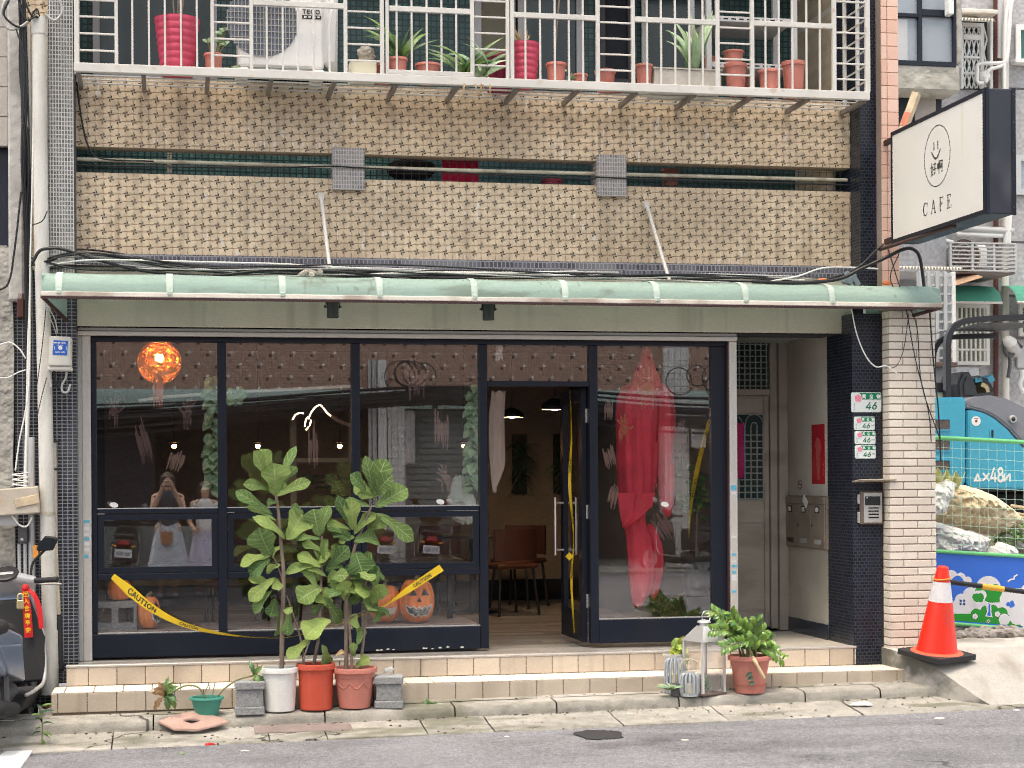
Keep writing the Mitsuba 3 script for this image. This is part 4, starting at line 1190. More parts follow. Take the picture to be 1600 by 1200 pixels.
# ---------------------------------------------------------------- cloth figures
M('m_redcloth', grain((0.7, 0.055, 0.085), 0.15, 5, (0.4, 0.02, 0.04), 0.45), 0.8, sheen=0.4)
M('m_gauze', (0.55, 0.45, 0.4), 0.9)
M('m_whitecloth', grain((0.62, 0.64, 0.58), 0.12, 8, (0.3, 0.33, 0.3), 0.4), 0.85)


def drape(name, outline, y, label, m, amp=0.035, folds=9, catg='cloth', depth=0.09):
    """Hanging cloth: outline rows (v, u left, u right) at depth y, pleated, closed round the back."""
    rows = spline([(u0, u1, v) for v, u0, u1 in outline], 6)
    P = []
    for i, (u0, u1, v) in enumerate(rows):
        a, b = at(u0, v, y), at(u1, v, y)
        ring = []
        nn = 40
        for j in range(nn + 1):
            t = j / nn
            ph = 2 * math.pi * t
            c = (a + b) / 2
            hw = (b[0] - a[0]) / 2
            k = 1 + 0.17 * math.sin(folds * ph + 0.6 * math.sin(i * 0.3)) + 0.09 * math.sin(folds * 2.3 * ph + i * 0.12)
            ring.append((c[0] + hw * math.cos(ph) * (0.95 + 0.05 * k), y - depth * k * math.sin(ph) * min(1, hw / 0.1), c[2] + 0.01 * math.sin(5 * ph + i)))
        P.append(ring)
    return single(name, sheet(np.array(P)), m, label, catg, smooth=True)


rc = thing('red_cloth_figure', 'red draped cloth ghost hanging in the right window', 'halloween figure')


def rag(par, nm, outline, y, m, folds=9, depth=0.09):
    k = drape('tmp', outline, y, 'x', m, folds=folds, depth=depth)
    d = scene.pop(k); labels.pop(k); used.pop('tmp', None)
    kk = uniq(par + '__' + nm)
    scene[kk] = d


rag(rc, 'hood', [(545, 1004, 1016), (565, 999, 1021), (585, 990, 1028), (604, 982, 1036)], 0.3, 'm_redcloth', 5, 0.07)
rag(rc, 'robe', [(598, 985, 1024), (612, 967, 1026), (640, 962, 1026), (690, 963, 1024), (740, 964, 1022), (780, 966, 1018), (806, 970, 1000), (822, 972, 982)], 0.28, 'm_redcloth', 9, 0.09)
rag(rc, 'robe', [(600, 1012, 1036), (614, 1014, 1050), (645, 1020, 1055), (700, 1022, 1055), (750, 1026, 1054), (790, 1032, 1052), (806, 1038, 1047)], 0.34, 'm_redcloth', 7, 0.06)
rag(rc, 'robe', [(690, 1010, 1028), (730, 1009, 1027), (770, 1008, 1022), (786, 1010, 1017)], 0.25, 'm_redcloth', 5, 0.03)
rag(rc, 'robe_tail', [(770, 972, 1012), (812, 973, 1008), (840, 978, 1016), (890, 982, 1022), (925, 985, 1016), (947, 990, 1000)], 0.3, 'm_redcloth', 7, 0.05)
rag(rc, 'robe_tail', [(820, 1006, 1022), (850, 1010, 1034), (880, 1014, 1037), (905, 1012, 1034), (925, 1016, 1028), (934, 1019, 1023)], 0.36, 'm_redcloth', 5, 0.03)
P = sheet(np.array([[at(u0 + (u1 - u0) * t, v, 0.18 + .02 * math.sin(9 * t + v)) for t in np.linspace(0, 1, 8)] for v, u0, u1 in ((770, 966, 1024), (790, 967, 1020), (805, 969, 1004), (818, 972, 986), (824, 973, 977))]))
part(rc, 'hem', P, 'm_redcloth', smooth=True)
gz = thing('gauze_figure', 'tattered pinkish gauze hanging just inside the open door', 'halloween figure')
rag(gz, 'gauze', [(612, 768, 790), (650, 764, 788), (700, 764, 789), (730, 766, 788), (755, 768, 778), (769, 771, 775)], 0.9, 'm_gauze', 7, 0.04)
wg = thing('white_cloth_figure', 'small white cloth ghost low in the third window', 'halloween figure')
rag(wg, 'head', [(744, 712, 722), (752, 706, 730), (765, 704, 736), (785, 697, 744)], 0.35, 'm_whitecloth', 5, 0.07)
rag(wg, 'skirt', [(780, 700, 742), (797, 698, 745), (808, 706, 742), (818, 722, 735)], 0.35, 'm_whitecloth', 6, 0.06)
sk = thing('skull_tassel', 'small white skull with a tassel hanging above the door', 'halloween figure')
p = at(780, 545, 0.12)
part(sk, 'skull', mv(blob((0, 0, 0), 0.03, 3, 0.15, 2, 2, (0.9, 1, 1.1)), *p), 'm_white', smooth=True)
part(sk, 'tassel', cat([tube([p + [dx, 0, -.02], p + [dx * 1.6, 0, -.07 - .03 * rng.random()]], .004, 4) for dx in (-.015, -.007, 0, .008, .016)]), 'm_white')
part(sk, 'string', tube([p + [0, 0, .03], at(780, 531, 0.12)], 0.003, 4), 'm_white')
fern('floor_plant', at(1035, 965, 0.55), 'dark broad fern at the foot of the red cloth', 9, 0.3)
ip = thing('indoor_plant', 'bright leafy pot plant inside the right window', 'plant')
for k in range(60):
    q = at(1090 + rng.normal() * 11, 775 + rng.normal() * 18, 0.45)
    d = np.array([rng.normal(), rng.normal() * .5 - .3, rng.normal() * .5])
    leaf_part(ip, leafm(q, q + d / np.linalg.norm(d) * .08, .045, (d[0] * .3, -1, .8), .15, .2, 'oval', 6, 2), 'm_leaf')
part(ip, 'stem', tube([at(1090, 790, .45), at(1088, 870, .45)], .01, 6), 'm_bark')
p = at(1088, 930, .45)
part(ip, 'pot', lathe([(0.001, 0), (.09, 0), (.12, .25), (.11, .25), (.1, .22), (.001, .22)], p, 24), 'm_darkgrey', smooth=35)
part(ip, 'stand', cbx(p[0] - .1, p[0] + .1, .36, .56, .412, p[2] - .001), 'm_black')

# ---------------------------------------------------------------- caution tapes
V = lambda pts, y: [at(u, v, y) for u, v in pts]
c, w, s = ribbon(V([(176, 900), (205, 925), (240, 952), (285, 975), (340, 989), (400, 996), (455, 995), (520, 978), (580, 955), (605, 944)], -0.05) + V([(640, 920), (690, 887)], -0.03),
                 [.04, .072, .055, .036, .024, .013, .014, .014, .012, .012, .045, .055],
                 [(.6, 0, .8), (.45, 0, .9), (.35, -.1, .9), (.25, -.2, .9), (.15, -.5, .8), (0, -.9, .3), (0, -.9, .25), (-.1, -.9, .3), (-.2, -.8, .3), (-.4, -.5, .6), (-.55, 0, .8), (-.55, 0, .8)], 12)
tp = thing('caution_tape', 'yellow caution tape sagging across the left windows behind the fig plants', 'tape')
part(tp, 'band', ribbon_mesh(c, w, s), 'm_yellow', smooth=True)
part(tp, 'lettering', ribbon_words(c[:60], w[:60], s[:60], 'CAUTION', 0.14, 0.55, .002, .42), 'm_ink', kind='stuff')
part(tp, 'lettering', ribbon_words(c[-18:], w[-18:], s[-18:], 'CAUTION', 0.12, 0.5, .002, .5), 'm_ink', kind='stuff')
c, w, s = ribbon([(2.94, .35, 2.3), (2.945, .33, 1.95), (2.935, .36, 1.6), (2.95, .3, 1.2), (2.94, .34, .9), (2.95, .3, .5)], [.032, .03, .028, .024, .03, .03], [(.35, .9, 0), (.5, .8, 0), (.9, .3, 0), (.4, .9, 0), (.7, .6, 0), (.5, .8, 0)])
tp = thing('caution_tape', 'yellow caution tape hanging down the open door leaf', 'tape')
part(tp, 'band', ribbon_mesh(c, w, s), 'm_yellow', smooth=True)
part(tp, 'lettering', ribbon_words(c, w, -s, 'CAUTION', 0.1, 0.6, .003, .4), 'm_ink', kind='stuff')
q = at(897, 869, .3)
part(tp, 'warning_square', pxz(affinity.translate(affinity.rotate(sbox(-.022, -.022, .022, .022), 45), 2.91, q[2]), .27, .273), 'm_yellow')
c, w, s = ribbon(V([(1109, 655), (1100, 690), (1089, 735), (1080, 790), (1076, 840)], .25), [.032, .036, .042, .03, .022], [(.9, 0, .3), (.95, 0, .3), (.95, .1, .25), (.8, .5, .2), (.6, .8, .1)])
tp = thing('caution_tape', 'yellow caution tape hanging at a slant in the right window', 'tape')
part(tp, 'band', ribbon_mesh(c, w, s), 'm_yellow', smooth=True)
part(tp, 'lettering', ribbon_words(c, w, -s, 'CAUTION', 0.1, 0.55, .004, .36), 'm_ink', kind='stuff')

# spotlights under the awning
for u, v, lab in ((520, 486, 'left'), (763, 490, 'right')):
    p = at(u, v, -0.35)
    t = thing('spotlight', f'small black cylinder spotlight under the awning, the {lab} one of two', 'spotlight')
    part(t, 'housing', lathe([(0.001, .08), (.038, .078), (.04, .07), (.04, -.045), (.036, -.046)], (p[0], -0.35, p[2]), 24), M('m_gunmetal', (0.04, 0.05, 0.045), 0.45), smooth=35)
    part(t, 'lens', lathe([(.036, -.04), (.001, -.036)], (p[0], -0.35, p[2]), 20), 'm_white')
    part(t, 'bracket', cat(cbx(p[0] - .048, p[0] - .042, -.36, -.34, p[2] + .02, p[2] + .16, .001), cbx(p[0] + .042, p[0] + .048, -.36, -.34, p[2] + .02, p[2] + .16, .001), cbx(p[0] - .048, p[0] + .048, -.36, -.34, p[2] + .16, p[2] + .165, .001)), 'm_black')
    for sg in (-1, 1):
        part(t, 'knob', mv(trimesh.creation.icosphere(1, .009), p[0] + sg * .052, -.35, p[2] + .03), 'm_black')
# ================================================================ the house entrance on the right
def steelcol(p, n, uv):
    a = fbm(p.x * 2.2, p.y * 2, p.z * 3.2, 4)
    g = noise(p.x * 6, 0.0, p.z * 160)
    c = mix((0.55, 0.51, 0.45), (0.38, 0.345, 0.3), a) * (0.93 + 0.14 * g)
    return mix(c, (0.22, 0.19, 0.15), 0.45 * smoothstep(0.5, 0.75, fbm(p.x * 4 + 9, p.y, p.z * 5, 3)))


M('m_doorsteel', proc(steelcol), 0.4, 0.12)
M('m_palewall', grain((0.52, 0.49, 0.42), 0.14, 2.2, (0.24, 0.22, 0.17), 0.5, 0.2), 0.75)
BY = 1.08
U = lambda u, v=800: at(u, v, BY)[0]
Z = lambda v, u=1180: at(u, v, BY)[2]
en = thing('house_entrance', 'recessed house entrance with a stainless steel door and a pale side wall', 'entrance')
part(en, 'side_wall', bx(4.887, 5.0, 0.17, 1.2, 0.41, 2.75), 'm_palewall', label='pale stained wall beside the steel door')
part(en, 'base_tiles', bx(4.876, 4.886, 0.172, 1.09, 0.413, 0.527), M('m_basetile', (0.02, 0.028, 0.045), 0.25))
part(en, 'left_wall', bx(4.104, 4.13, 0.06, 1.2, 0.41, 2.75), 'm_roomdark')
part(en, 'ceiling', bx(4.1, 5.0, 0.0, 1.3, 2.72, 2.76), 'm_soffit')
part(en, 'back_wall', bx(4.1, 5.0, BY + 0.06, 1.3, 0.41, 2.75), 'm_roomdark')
part(en, 'door_jamb', cbx(U(1215), 4.884, BY - 0.05, BY + 0.05, 0.415, 2.75, .004), 'm_doorsteel')
part(en, 'door_jamb', cbx(U(1203), U(1214), BY - 0.02, BY + 0.05, 0.43, 2.75, .004), 'm_doorsteel')
part(en, 'transom', cbx(4.13, U(1202), BY - 0.03, BY + 0.05, Z(618), Z(608), .004), 'm_doorsteel')
part(en, 'threshold', cbx(4.13, U(1202), BY - .02, BY + .05, 0.414, 0.445, .003), 'm_black')
M('m_darkglass', (0.02, 0.045, 0.05), 0.12)
M('m_gridbar', (0.35, 0.4, 0.38), 0.5)
tw = part(en, 'transom_window', bx(4.13, U(1218), BY + .02, BY + .03, Z(608) + .002, 2.73), 'm_darkglass')
x0, x1, z0, z1 = 4.13, U(1202), Z(608), 2.72
for k in range(11):
    x = x1 - 0.02 - k * 0.0455
    if x > x0:
        part(tw, 'bar', bx(x - .0045, x + .0045, BY - .012, BY - .006, z0, z1), 'm_gridbar')
for k in range(9):
    z = z0 + 0.025 + k * 0.0475
    part(tw, 'crossbar', bx(x0, x1, BY - .006, BY, z - .0045, z + .0045), 'm_gridbar')
dr_ = part(en, 'door', bx(4.13, U(1202), BY + 0.0, BY + 0.03, 0.446, Z(619)), 'm_doorsteel', label='stainless steel door with a grid window')
gx0, gx1, gz0, gz1 = 4.2, U(1193), Z(780), Z(647)
part(dr_, 'stile', cbx(gx1 + .004, U(1201), BY - .014, BY, 0.446, Z(619), .003), 'm_doorsteel')
part(dr_, 'panel', cbx(4.15, gx1, BY - .008, BY, gz1 + .008, Z(622), .003), 'm_doorsteel')
part(dr_, 'panel', cbx(4.15, gx1, BY - .008, BY, Z(816), gz0 - .006, .003), 'm_doorsteel')
part(dr_, 'panel', cbx(4.15, gx1, BY - .008, BY, Z(953), Z(818), .003), 'm_doorsteel')
part(dr_, 'panel', cbx(4.15, gx1, BY - .008, BY, .45, Z(955), .003), 'm_doorsteel')
gw = part(dr_, 'glass', bx(4.16, gx1, BY - .004, BY - .001, gz0, gz1), 'm_darkglass')
for k in range(7):
    x = gx1 - .004 - k * 0.051
    part(gw, 'bar', bx(x - .005, x + .005, BY - .014, BY - .009, gz0, gz1 - .1), 'm_gridbar')
for k in range(11):
    z = gz0 + .004 + k * 0.051
    if z < gz1 - .1:
        part(gw, 'crossbar', bx(gx0 - .04, gx1, BY - .009, BY - .0045, z - .005, z + .005), 'm_gridbar')
cx = (U(1164) + gx1) / 2
for r in (.025, .075):
    a = np.linspace(math.pi, 0, 17)
    pts = np.stack([cx + r * np.cos(a), np.full(17, BY - .011), gz1 - .1 + r * 1.3 * np.sin(a) ** (0.8 if r > .05 else 1)], 1)
    part(gw, 'arch', tube(pts, .0045, 5), 'm_gridbar')
part(gw, 'arch', tube(spline([(cx - .08, BY - .011, gz1 - .1), (cx - .1, BY - .011, gz1 - .06), (cx - .13, BY - .011, gz1 - .02)], 4), .0045, 5), 'm_gridbar')
part(gw, 'rim', pxz(frame(gx0 - .04, gx1, gz0, gz1, .006), BY - .0145, BY - .009), 'm_gridbar')
# mailboxes in the side wall
mb = thing('mailbox_unit', 'row of three brown metal mailboxes set in the pale side wall', 'mailbox')
part(mb, 'surround', cbx(4.868, 4.886, 0.15, 1.085, 1.09, 1.5, .003), M('m_mailbrown', grain((0.25, 0.21, 0.17), 0.15, 5, (0.12, 0.1, 0.08), 0.5), 0.45, 0.2))
M('m_mailbox', grain((0.3, 0.25, 0.2), 0.12, 6, (0.17, 0.14, 0.11), 0.5), 0.42, 0.25)
for k in range(3):
    y0 = 0.17 + k * 0.303
    d = part(mb, 'mailbox', cbx(4.86, 4.8675, y0, y0 + 0.295, 1.1, 1.43, .003), 'm_mailbox')
    part(d, 'number_tag', bx(4.8565, 4.86, y0 + .12, y0 + .185, 1.375, 1.41), 'm_white')
    part(d, 'tag_rim', cat(bx(4.8555, 4.86, y0 + .11, y0 + .12, 1.367, 1.418), bx(4.8555, 4.86, y0 + .185, y0 + .195, 1.367, 1.418), bx(4.8555, 4.86, y0 + .12, y0 + .185, 1.367, 1.375), bx(4.8555, 4.86, y0 + .12, y0 + .185, 1.41, 1.418)), 'm_black')
    part(d, 'slot', bx(4.8575, 4.86, y0 + .08, y0 + .22, 1.13, 1.165), 'm_black' if k == 2 else 'm_greyplastic')
    part(d, 'lock', mv(lathe([(.012, 0), (.012, .006), (.001, .007)], (0, 0, 0), 12), 4.86, y0 + .27, 1.27, ry=-90), 'm_darkgrey')
part(mb, 'letter_flap', cbx(4.855, 4.8677, .17, 1.07, 1.437, 1.49, .004), 'm_mailbox')
single('letter', mv(bx(-.002, .002, -.05, .05, -.03, .03), 4.85, .56, 1.455, rx=35), 'm_white', 'white folded letter sticking out of the mailbox slot', 'letter')
# red papers and the no smoking sign
M('m_redpaper', grain((0.42, 0.012, 0.02), 0.12, 4, (0.5, 0.1, 0.08), 0.3), 0.5)
rp = single('red_paper', bx(4.882, 4.8865, 0.225, 0.495, 1.59, 2.045), 'm_redpaper', 'upright red paper with a faded pale figure pasted on the side wall', 'poster')
g = unary_union([Polygon([(.30, 1.62), (.34, 1.62), (.37, 1.8), (.37, 1.86), (.4, 1.88), (.35, 1.95), (.29, 1.93), (.26, 1.86), (.29, 1.82)]).buffer(0), Point(.34, 1.9).buffer(.04)])
part(rp, 'print', pyz(affinity.translate(g, .03, 0), 4.8805, 4.882), M('m_redpale', (0.5, 0.09, 0.09), 0.6))
for k, z in enumerate((1.655, 1.69, 1.725)):
    part(rp, 'character', pyz(unary_union([sbox(.235, z, .265, z + .005), sbox(.235, z + .012, .265, z + .017), sbox(.247, z - .006, .252, z + .022)]), 4.8805, 4.882), 'm_redpale')
ns = thing('no_smoking_sign', 'small round no smoking sticker low on the pale side wall', 'sign')
c0 = atx(1251, 757, 4.887)
e = lambda s, dy=0: affinity.translate(affinity.scale(Point(0, 0).buffer(1, 20), .052 * s, .037 * s), c0[1], c0[2])
part(ns, 'disc', pyz(e(1), 4.884, 4.8865), 'm_offwhite')
part(ns, 'ring', pyz(e(1).difference(e(.82)), 4.8825, 4.884), M('m_dullred', (0.2, 0.05, 0.05), 0.6))
part(ns, 'bar', pyz(affinity.rotate(sbox(c0[1] - .045, c0[2] - .004, c0[1] + .045, c0[2] + .004), 35), 4.8822, 4.884), 'm_dullred')
part(ns, 'cigarette', pyz(sbox(c0[1] - .025, c0[2] - .005, c0[1] + .025, c0[2] + .001), 4.8815, 4.884), 'm_ink')
M('m_magenta', grain((0.5, 0.01, 0.15), 0.1, 6, (0.6, 0.2, 0.3), 0.3), 0.4)
p = at(1158, 660, 1.0)
P = sheet(np.array([[(p[0] - .07 + .035 * i, 1.04 + .006 * math.sin(i * 2 + j), z) for i in range(4)] for j, z in enumerate(np.linspace(at(1158, 661, 1.0)[2], at(1158, 747, 1.0)[2], 9))]))
single('paper_banner', P, 'm_magenta', 'magenta paper strip hanging on the steel door', 'banner', smooth=True)

# ---------------------------------------------------------------- address plates and intercom on the black column
M('m_mint', (0.62, 0.75, 0.7), 0.4)
M('m_platewhite', (0.72, 0.77, 0.76), 0.4)
M('m_plategreen', (0.0, 0.2, 0.09), 0.4)
M('m_digit', (0.02, 0.14, 0.09), 0.5)
M('m_flower', (0.75, 0.25, 0.33), 0.5)
# 'large' and 'small' plates: key points of the printed characters, drawn as strokes on a unit square
GL = {'wan': [[(.05, .9), (.95, .9)], [(.3, 1), (.3, .8)], [(.7, 1), (.7, .8)], [(.2, .75), (.8, .75), (.8, .45), (.2, .45), (.2, .75)], [(.2, .6), (.8, .6)], [(.5, .75), (.5, .1)], [(.1, 0), (.1, .35), (.9, .35), (.9, 0)]],
      'quan': [[(.5, 1), (.05, .6)], [(.5, 1), (.95, .6)], [(.25, .55), (.75, .55)], [(.25, .3), (.75, .3)], [(.1, .03), (.9, .03)], [(.5, .55), (.5, .03)]],
      'jie': [[(.2, 1), (.05, .8)], [(.25, .75), (.05, .5)], [(.17, .6), (.17, 0)], [(.35, .85), (.65, .85)], [(.5, 1), (.5, .2)], [(.33, .6), (.67, .6)], [(.35, .4), (.65, .4)], [(.33, .15), (.67, .2)], [(.72, .85), (.98, .85)], [(.7, .6), (1, .6)], [(.87, .6), (.87, 0), (.78, .05)]],
      'hao': [[(.2, 1), (.1, .45), (.4, .05)], [(.38, .75), (.3, .4), (.05, .02)], [(.0, .68), (.47, .72)], [(.55, .9), (.92, .93), (.73, .7)], [(.73, .7), (.76, .1), (.62, .14)], [(.5, .48), (1, .52)]],
      'a': [[(.05, .75), (.05, .35)], [(.05, .75), (.22, .75), (.22, .4), (.05, .4)], [(.33, .95), (.33, .0)], [(.33, .93), (.52, .93), (.42, .65), (.52, .45), (.36, .38)], [(.55, .9), (1, .9)], [(.6, .65), (.6, .35)], [(.6, .65), (.76, .65), (.76, .38), (.6, .38)], [(.9, .9), (.9, .05), (.78, .1)]],
      'chu': [[(.5, 1), (.5, 0)], [(.15, .9), (.15, .55), (.85, .55)], [(.85, .9), (.85, .55)], [(.05, .4), (.05, .02), (.95, .02)], [(.95, .4), (.95, .02)]],
      'ru': [[(.35, .95), (.5, .9), (.5, .6), (.05, 0)], [(.5, .6), (.95, 0)]],
      'ping': [[(.1, .92), (.9, .92)], [(.25, .8), (.33, .6)], [(.75, .8), (.67, .6)], [(.05, .48), (.95, .48)], [(.5, .92), (.5, 0)]],
      'an': [[(.5, 1), (.5, .88)], [(.1, .7), (.1, .85), (.9, .85), (.9, .7)], [(.45, .75), (.25, .3), (.8, .02)], [(.68, .5), (.5, .2), (.15, 0)], [(.05, .5), (.95, .5)]],
      'he': [[(.5, 1), (.05, .6)], [(.5, 1), (.95, .6)], [(.3, .6), (.7, .6)], [(.25, .42), (.75, .42), (.75, .05), (.25, .05), (.25, .42)]],
      'jing': [[(.02, .65), (.3, .65)], [(.16, .9), (.16, .2)], [(.0, .15), (.32, .3)], [(.4, .85), (.95, .85)], [(.35, .68), (1, .68)], [(.45, .55), (.9, .55), (.9, .3), (.45, .3), (.45, .55)], [(.45, .42), (.9, .42)], [(.58, .3), (.35, 0)], [(.75, .3), (.75, .05), (1, .05)]]}


def glyph(k, x, z, s, w=.09, sx=1.0):
    return unary_union([LineString([(x + a * s * sx, z + b * s) for a, b in st]).buffer(w * s, 3) for st in GL[k]])


def plate(name, u0, u1, v0, v1, label, big, suffix=True):
    y = -.337
    a, b = at(u0, v0, y), at(u1, v1, y)
    x0, x1, z1, z0 = a[0], b[0], a[2], b[2]
    w, h = x1 - x0, z1 - z0
    t = thing(name, label, 'address plate', None)
    part(t, 'board', pxz(sbox(x0, z0, x1, z1).buffer(-.012).buffer(.012), y, -.331), 'm_mint')
    part(t, 'face', pxz(sbox(x0 + .004, z0 + .004, x1 - .004, z1 - .004).buffer(-.01).buffer(.01), y - .0015, y), 'm_platewhite')
    band = sbox(x0 + w * .16, z1 - h * .36, x1 - .005, z1 - .005)
    part(t, 'band', pxz(band, y - .003, y - .0015), 'm_plategreen')
    for k, g in enumerate(('wan', 'quan', 'jie')):
        s = h * .2
        part(t, 'character', pxz(glyph(g, x0 + w * (.36 + .24 * k), z1 - h * .31, s), y - .004, y - .003), 'm_platewhite')
    part(t, 'digits', words('46', h * .36, x0 + w * (.45 if big else .36), y - .0015, z0 + h * .14, .0015, True, .2), 'm_digit', kind='stuff')
    c = (x0 + w * .2, z1 - h * .3)
    part(t, 'emblem_disc', pxz(affinity.scale(Point(c).buffer(h * .27, 12), .9, 1), y - .0045, y - .0015), 'm_platewhite')
    fl = unary_union([Point(c[0] + .0 + h * .1 * math.cos(q), c[1] + h * .1 * math.sin(q)).buffer(h * .1, 6) for q in np.arange(5) * 1.257 + .3])
    part(t, 'emblem', pxz(affinity.translate(fl, h * .04, 0), y - .006, y - .0045), 'm_flower')
    part(t, 'side_print', pxz(unary_union([sbox(x0 + w * .07, z0 + h * (.1 + .09 * k), x0 + w * .13, z0 + h * (.15 + .09 * k)) for k in range(4)]), y - .0022, y - .0015), 'm_gridbar', kind='stuff')
    if not big:
        part(t, 'floor_print', pxz(unary_union([sbox(x0 + w * (.8 + .06 * k), z0 + h * .28, x0 + w * (.84 + .06 * k), z0 + h * .4) for k in range(3)]), y - .0022, y - .0015), 'm_gridbar', kind='stuff')


plate('address_plate', 1330, 1377, 613, 644, 'large white and green address plate reading 46, topmost of four', True)
plate('address_plate', 1334.5, 1367, 651, 672, 'small address plate reading 46, directly under the large one', False)
plate('address_plate', 1335.5, 1368, 673.5, 694, 'small address plate reading 46, middle of the three small ones', False)
plate('address_plate', 1336, 1368.5, 695.5, 716.5, 'small address plate reading 46, lowest of the stack', False)
a, b = at(1344, 768, -.36), at(1379, 819, -.36)
ic = thing('intercom', 'grey intercom panel with four buttons under a small metal hood', 'intercom')
part(ic, 'box', cbx(a[0], b[0], -.37, -.331, b[2], a[2], .005), M('m_bronze', (0.16, 0.125, 0.1), 0.45, 0.3))
part(ic, 'face', cbx(a[0] + .022, b[0] - .01, -.376, -.3705, b[2] + .012, a[2] - .01, .003), 'm_greyplastic')
part(ic, 'screen', cbx(a[0] + .03, b[0] - .024, -.379, -.3765, a[2] - .1, a[2] - .035, .001), 'm_black')
part(ic, 'lamp', mv(trimesh.creation.icosphere(1, .006), a[0] + .045, -.379, a[2] - .045), 'm_white')
for k in range(4):
    z = a[2] - .125 - k * .023
    part(ic, 'button', cbx(a[0] + .055, b[0] - .035, -.379, -.3765, z, z + .01, .002), 'm_black')
part(ic, 'hinge', cbx(a[0] - .012, a[0] - .001, -.36, -.331, a[2] - .09, a[2] - .02, .002), 'm_greyplastic')
part(ic, 'hinge', cbx(a[0] - .012, a[0] - .001, -.36, -.331, b[2] + .01, b[2] + .09, .002), 'm_greyplastic')
h0, h1 = at(1334, 749, -.36), at(1391, 754, -.36)
part(ic, 'hood', mv(cbx(-(h1[0] - h0[0]) / 2, (h1[0] - h0[0]) / 2, -.08, .08, -.004, .004, .002), (h0[0] + h1[0]) / 2, -.4, h0[2] - .01, rx=-6), M('m_hood', grain((0.4, 0.36, 0.31), 0.2, 9, (0.12, 0.07, 0.05), 0.5), 0.5))
# ================================================================ balcony cage, plants and air conditioner
CY = -0.5
def cagewhite(p, n, uv):
    a = fbm(p.x * 6, p.y * 6, p.z * 6, 3)
    rust = smoothstep(0.66, 0.8, fbm(p.x * 13 + 2, p.y * 13, p.z * 13, 3)) * (0.35 + 0.65 * smoothstep(3.6, 4.9, p.x))
    c = mi.Color3f(0.6, 0.585, 0.55) * (0.86 + 0.24 * a)
    return mix(c, (0.4, 0.24, 0.1), 0.65 * rust)


M('m_cage', proc(cagewhite), 0.45)
cg = thing('window_cage', 'long white steel window cage with flower pots along the upper floor', 'window cage')
CX = lambda u, v=90: at(u, v, CY)[0]
ZB, ZT = 4.375, 5.72


def vbar(name, u, w, z0=ZB + .03, z1=ZT, y0=CY - .008, d=.016):
    x = CX(u)
    part(cg, name, cbx(x - w / 2, x + w / 2, y0, y0 + d, z0, z1, .002), 'm_cage')


part(cg, 'bottom_rail', cbx(-.59, 4.96, CY - .022, CY + .022, ZB - .03, ZB + .028, .003), 'm_cage')
posts = [(120, .03), (182, .022), (332, .022), (393, .022), (540, .024), (597, .026), (605, .022), (738, .026), (793, .022), (800, .026), (934, .026), (989, .024), (1121, .026), (1175, .026), (1303, .028), (1355, .034)]
for u, w in posts:
    vbar('post', u, w, ZB + .0285, ZT, CY - .016, .032)
for us in ((207, 233, 258, 283, 308), (417, 442, 466, 490, 515), (620, 643.5, 667, 690, 713), (821, 844, 867, 889, 911), (1011, 1033, 1055, 1077, 1098), (1196, 1217, 1238, 1260, 1281)):
    for u in us:
        vbar('bar', u, .013)
for a, b in ((123, 180), (335, 391), (543, 593), (741, 790), (938, 986), (1124, 1172), (1307, 1351)):
    for k in range(12):
        z = ZB + .115 + k * .111
        part(cg, 'rung', cbx(CX(a) - .004, CX(b) + .004, CY - .006, CY + .008, z - .006, z + .006, .002), 'm_cage')
for a, b, v in ((184, 331, -14), (395, 539, 7), (608, 736, 16), (802, 933, 26), (991, 1120, 33), (1177, 1302, 39)):
    z = at((a + b) / 2, v, CY)[2]
    part(cg, 'mid_rail', cbx(CX(a) + .002, CX(b) - .002, CY - .012, CY + .012, z - .018, z + .018, .002), 'm_cage')
part(cg, 'window_sill_rail', cbx(CX(606), CX(740), CY - .02, CY + .012, ZB + .029, ZB + .06, .002), 'm_cage')
for x in np.linspace(-.565, 4.935, 14):
    part(cg, 'bracket', cbx(x - .014, x + .014, CY + .024, -.01, ZB - .045, ZB - .012, .002), M('m_bracket', (0.2, 0.17, 0.15), 0.6) if 'm_bracket' not in scene else 'm_bracket')
for k, y in enumerate((-.42, -.3, -.18, -.06)):
    part(cg, 'slat', cbx(-.58, 4.95, y - .011, y + .011, ZB - .011, ZB - .003, .002), 'm_cage')
for y in (-.3, -.05):
    for x in (-.585, 4.955):
        part(cg, 'side_bar', cbx(x - .012, x + .012, y - .012, y + .012, ZB, ZT, .002), 'm_cage')
for k in range(11):
    for x in (-.585, 4.955):
        z = ZB + .115 + k * .111
        part(cg, 'side_rung', cbx(x - .005, x + .005, CY + .012, -.02, z - .006, z + .006, .002), 'm_cage')
PZ = ZB - .002


def bpot(name, c, r, h, *a, **k):
    return pot(name, (c[0], c[1] - .07 if c[2] < PZ + .07 else c[1], c[2]), r * 1.06, h + (.05 if c[2] < PZ + .07 else 0), *a, **k)



def pp(u, v=100, y=-.28):
    return at(u, v, y)[0]


def tuft(par, c, n, L, w, m='m_leaf', spread=1.0, up=1.0, prof='blade', nm='leaf', droop=.3):
    for k in range(n):
        a = rng.uniform(0, 6.28)
        l = L * rng.uniform(.6, 1.1)
        d = np.array([math.cos(a) * spread, math.sin(a) * spread * .7, up * rng.uniform(.5, 1.2)])
        d = d / np.linalg.norm(d) * l
        leaf_part(par, leafm(np.array(c) + [rng.normal() * .01, rng.normal() * .01, 0], np.array(c) + d, w * rng.uniform(.7, 1.2), (-d[0], -1, .5), droop * rng.uniform(.3, 1), .25, prof, 8, 1, .0), m, nm)


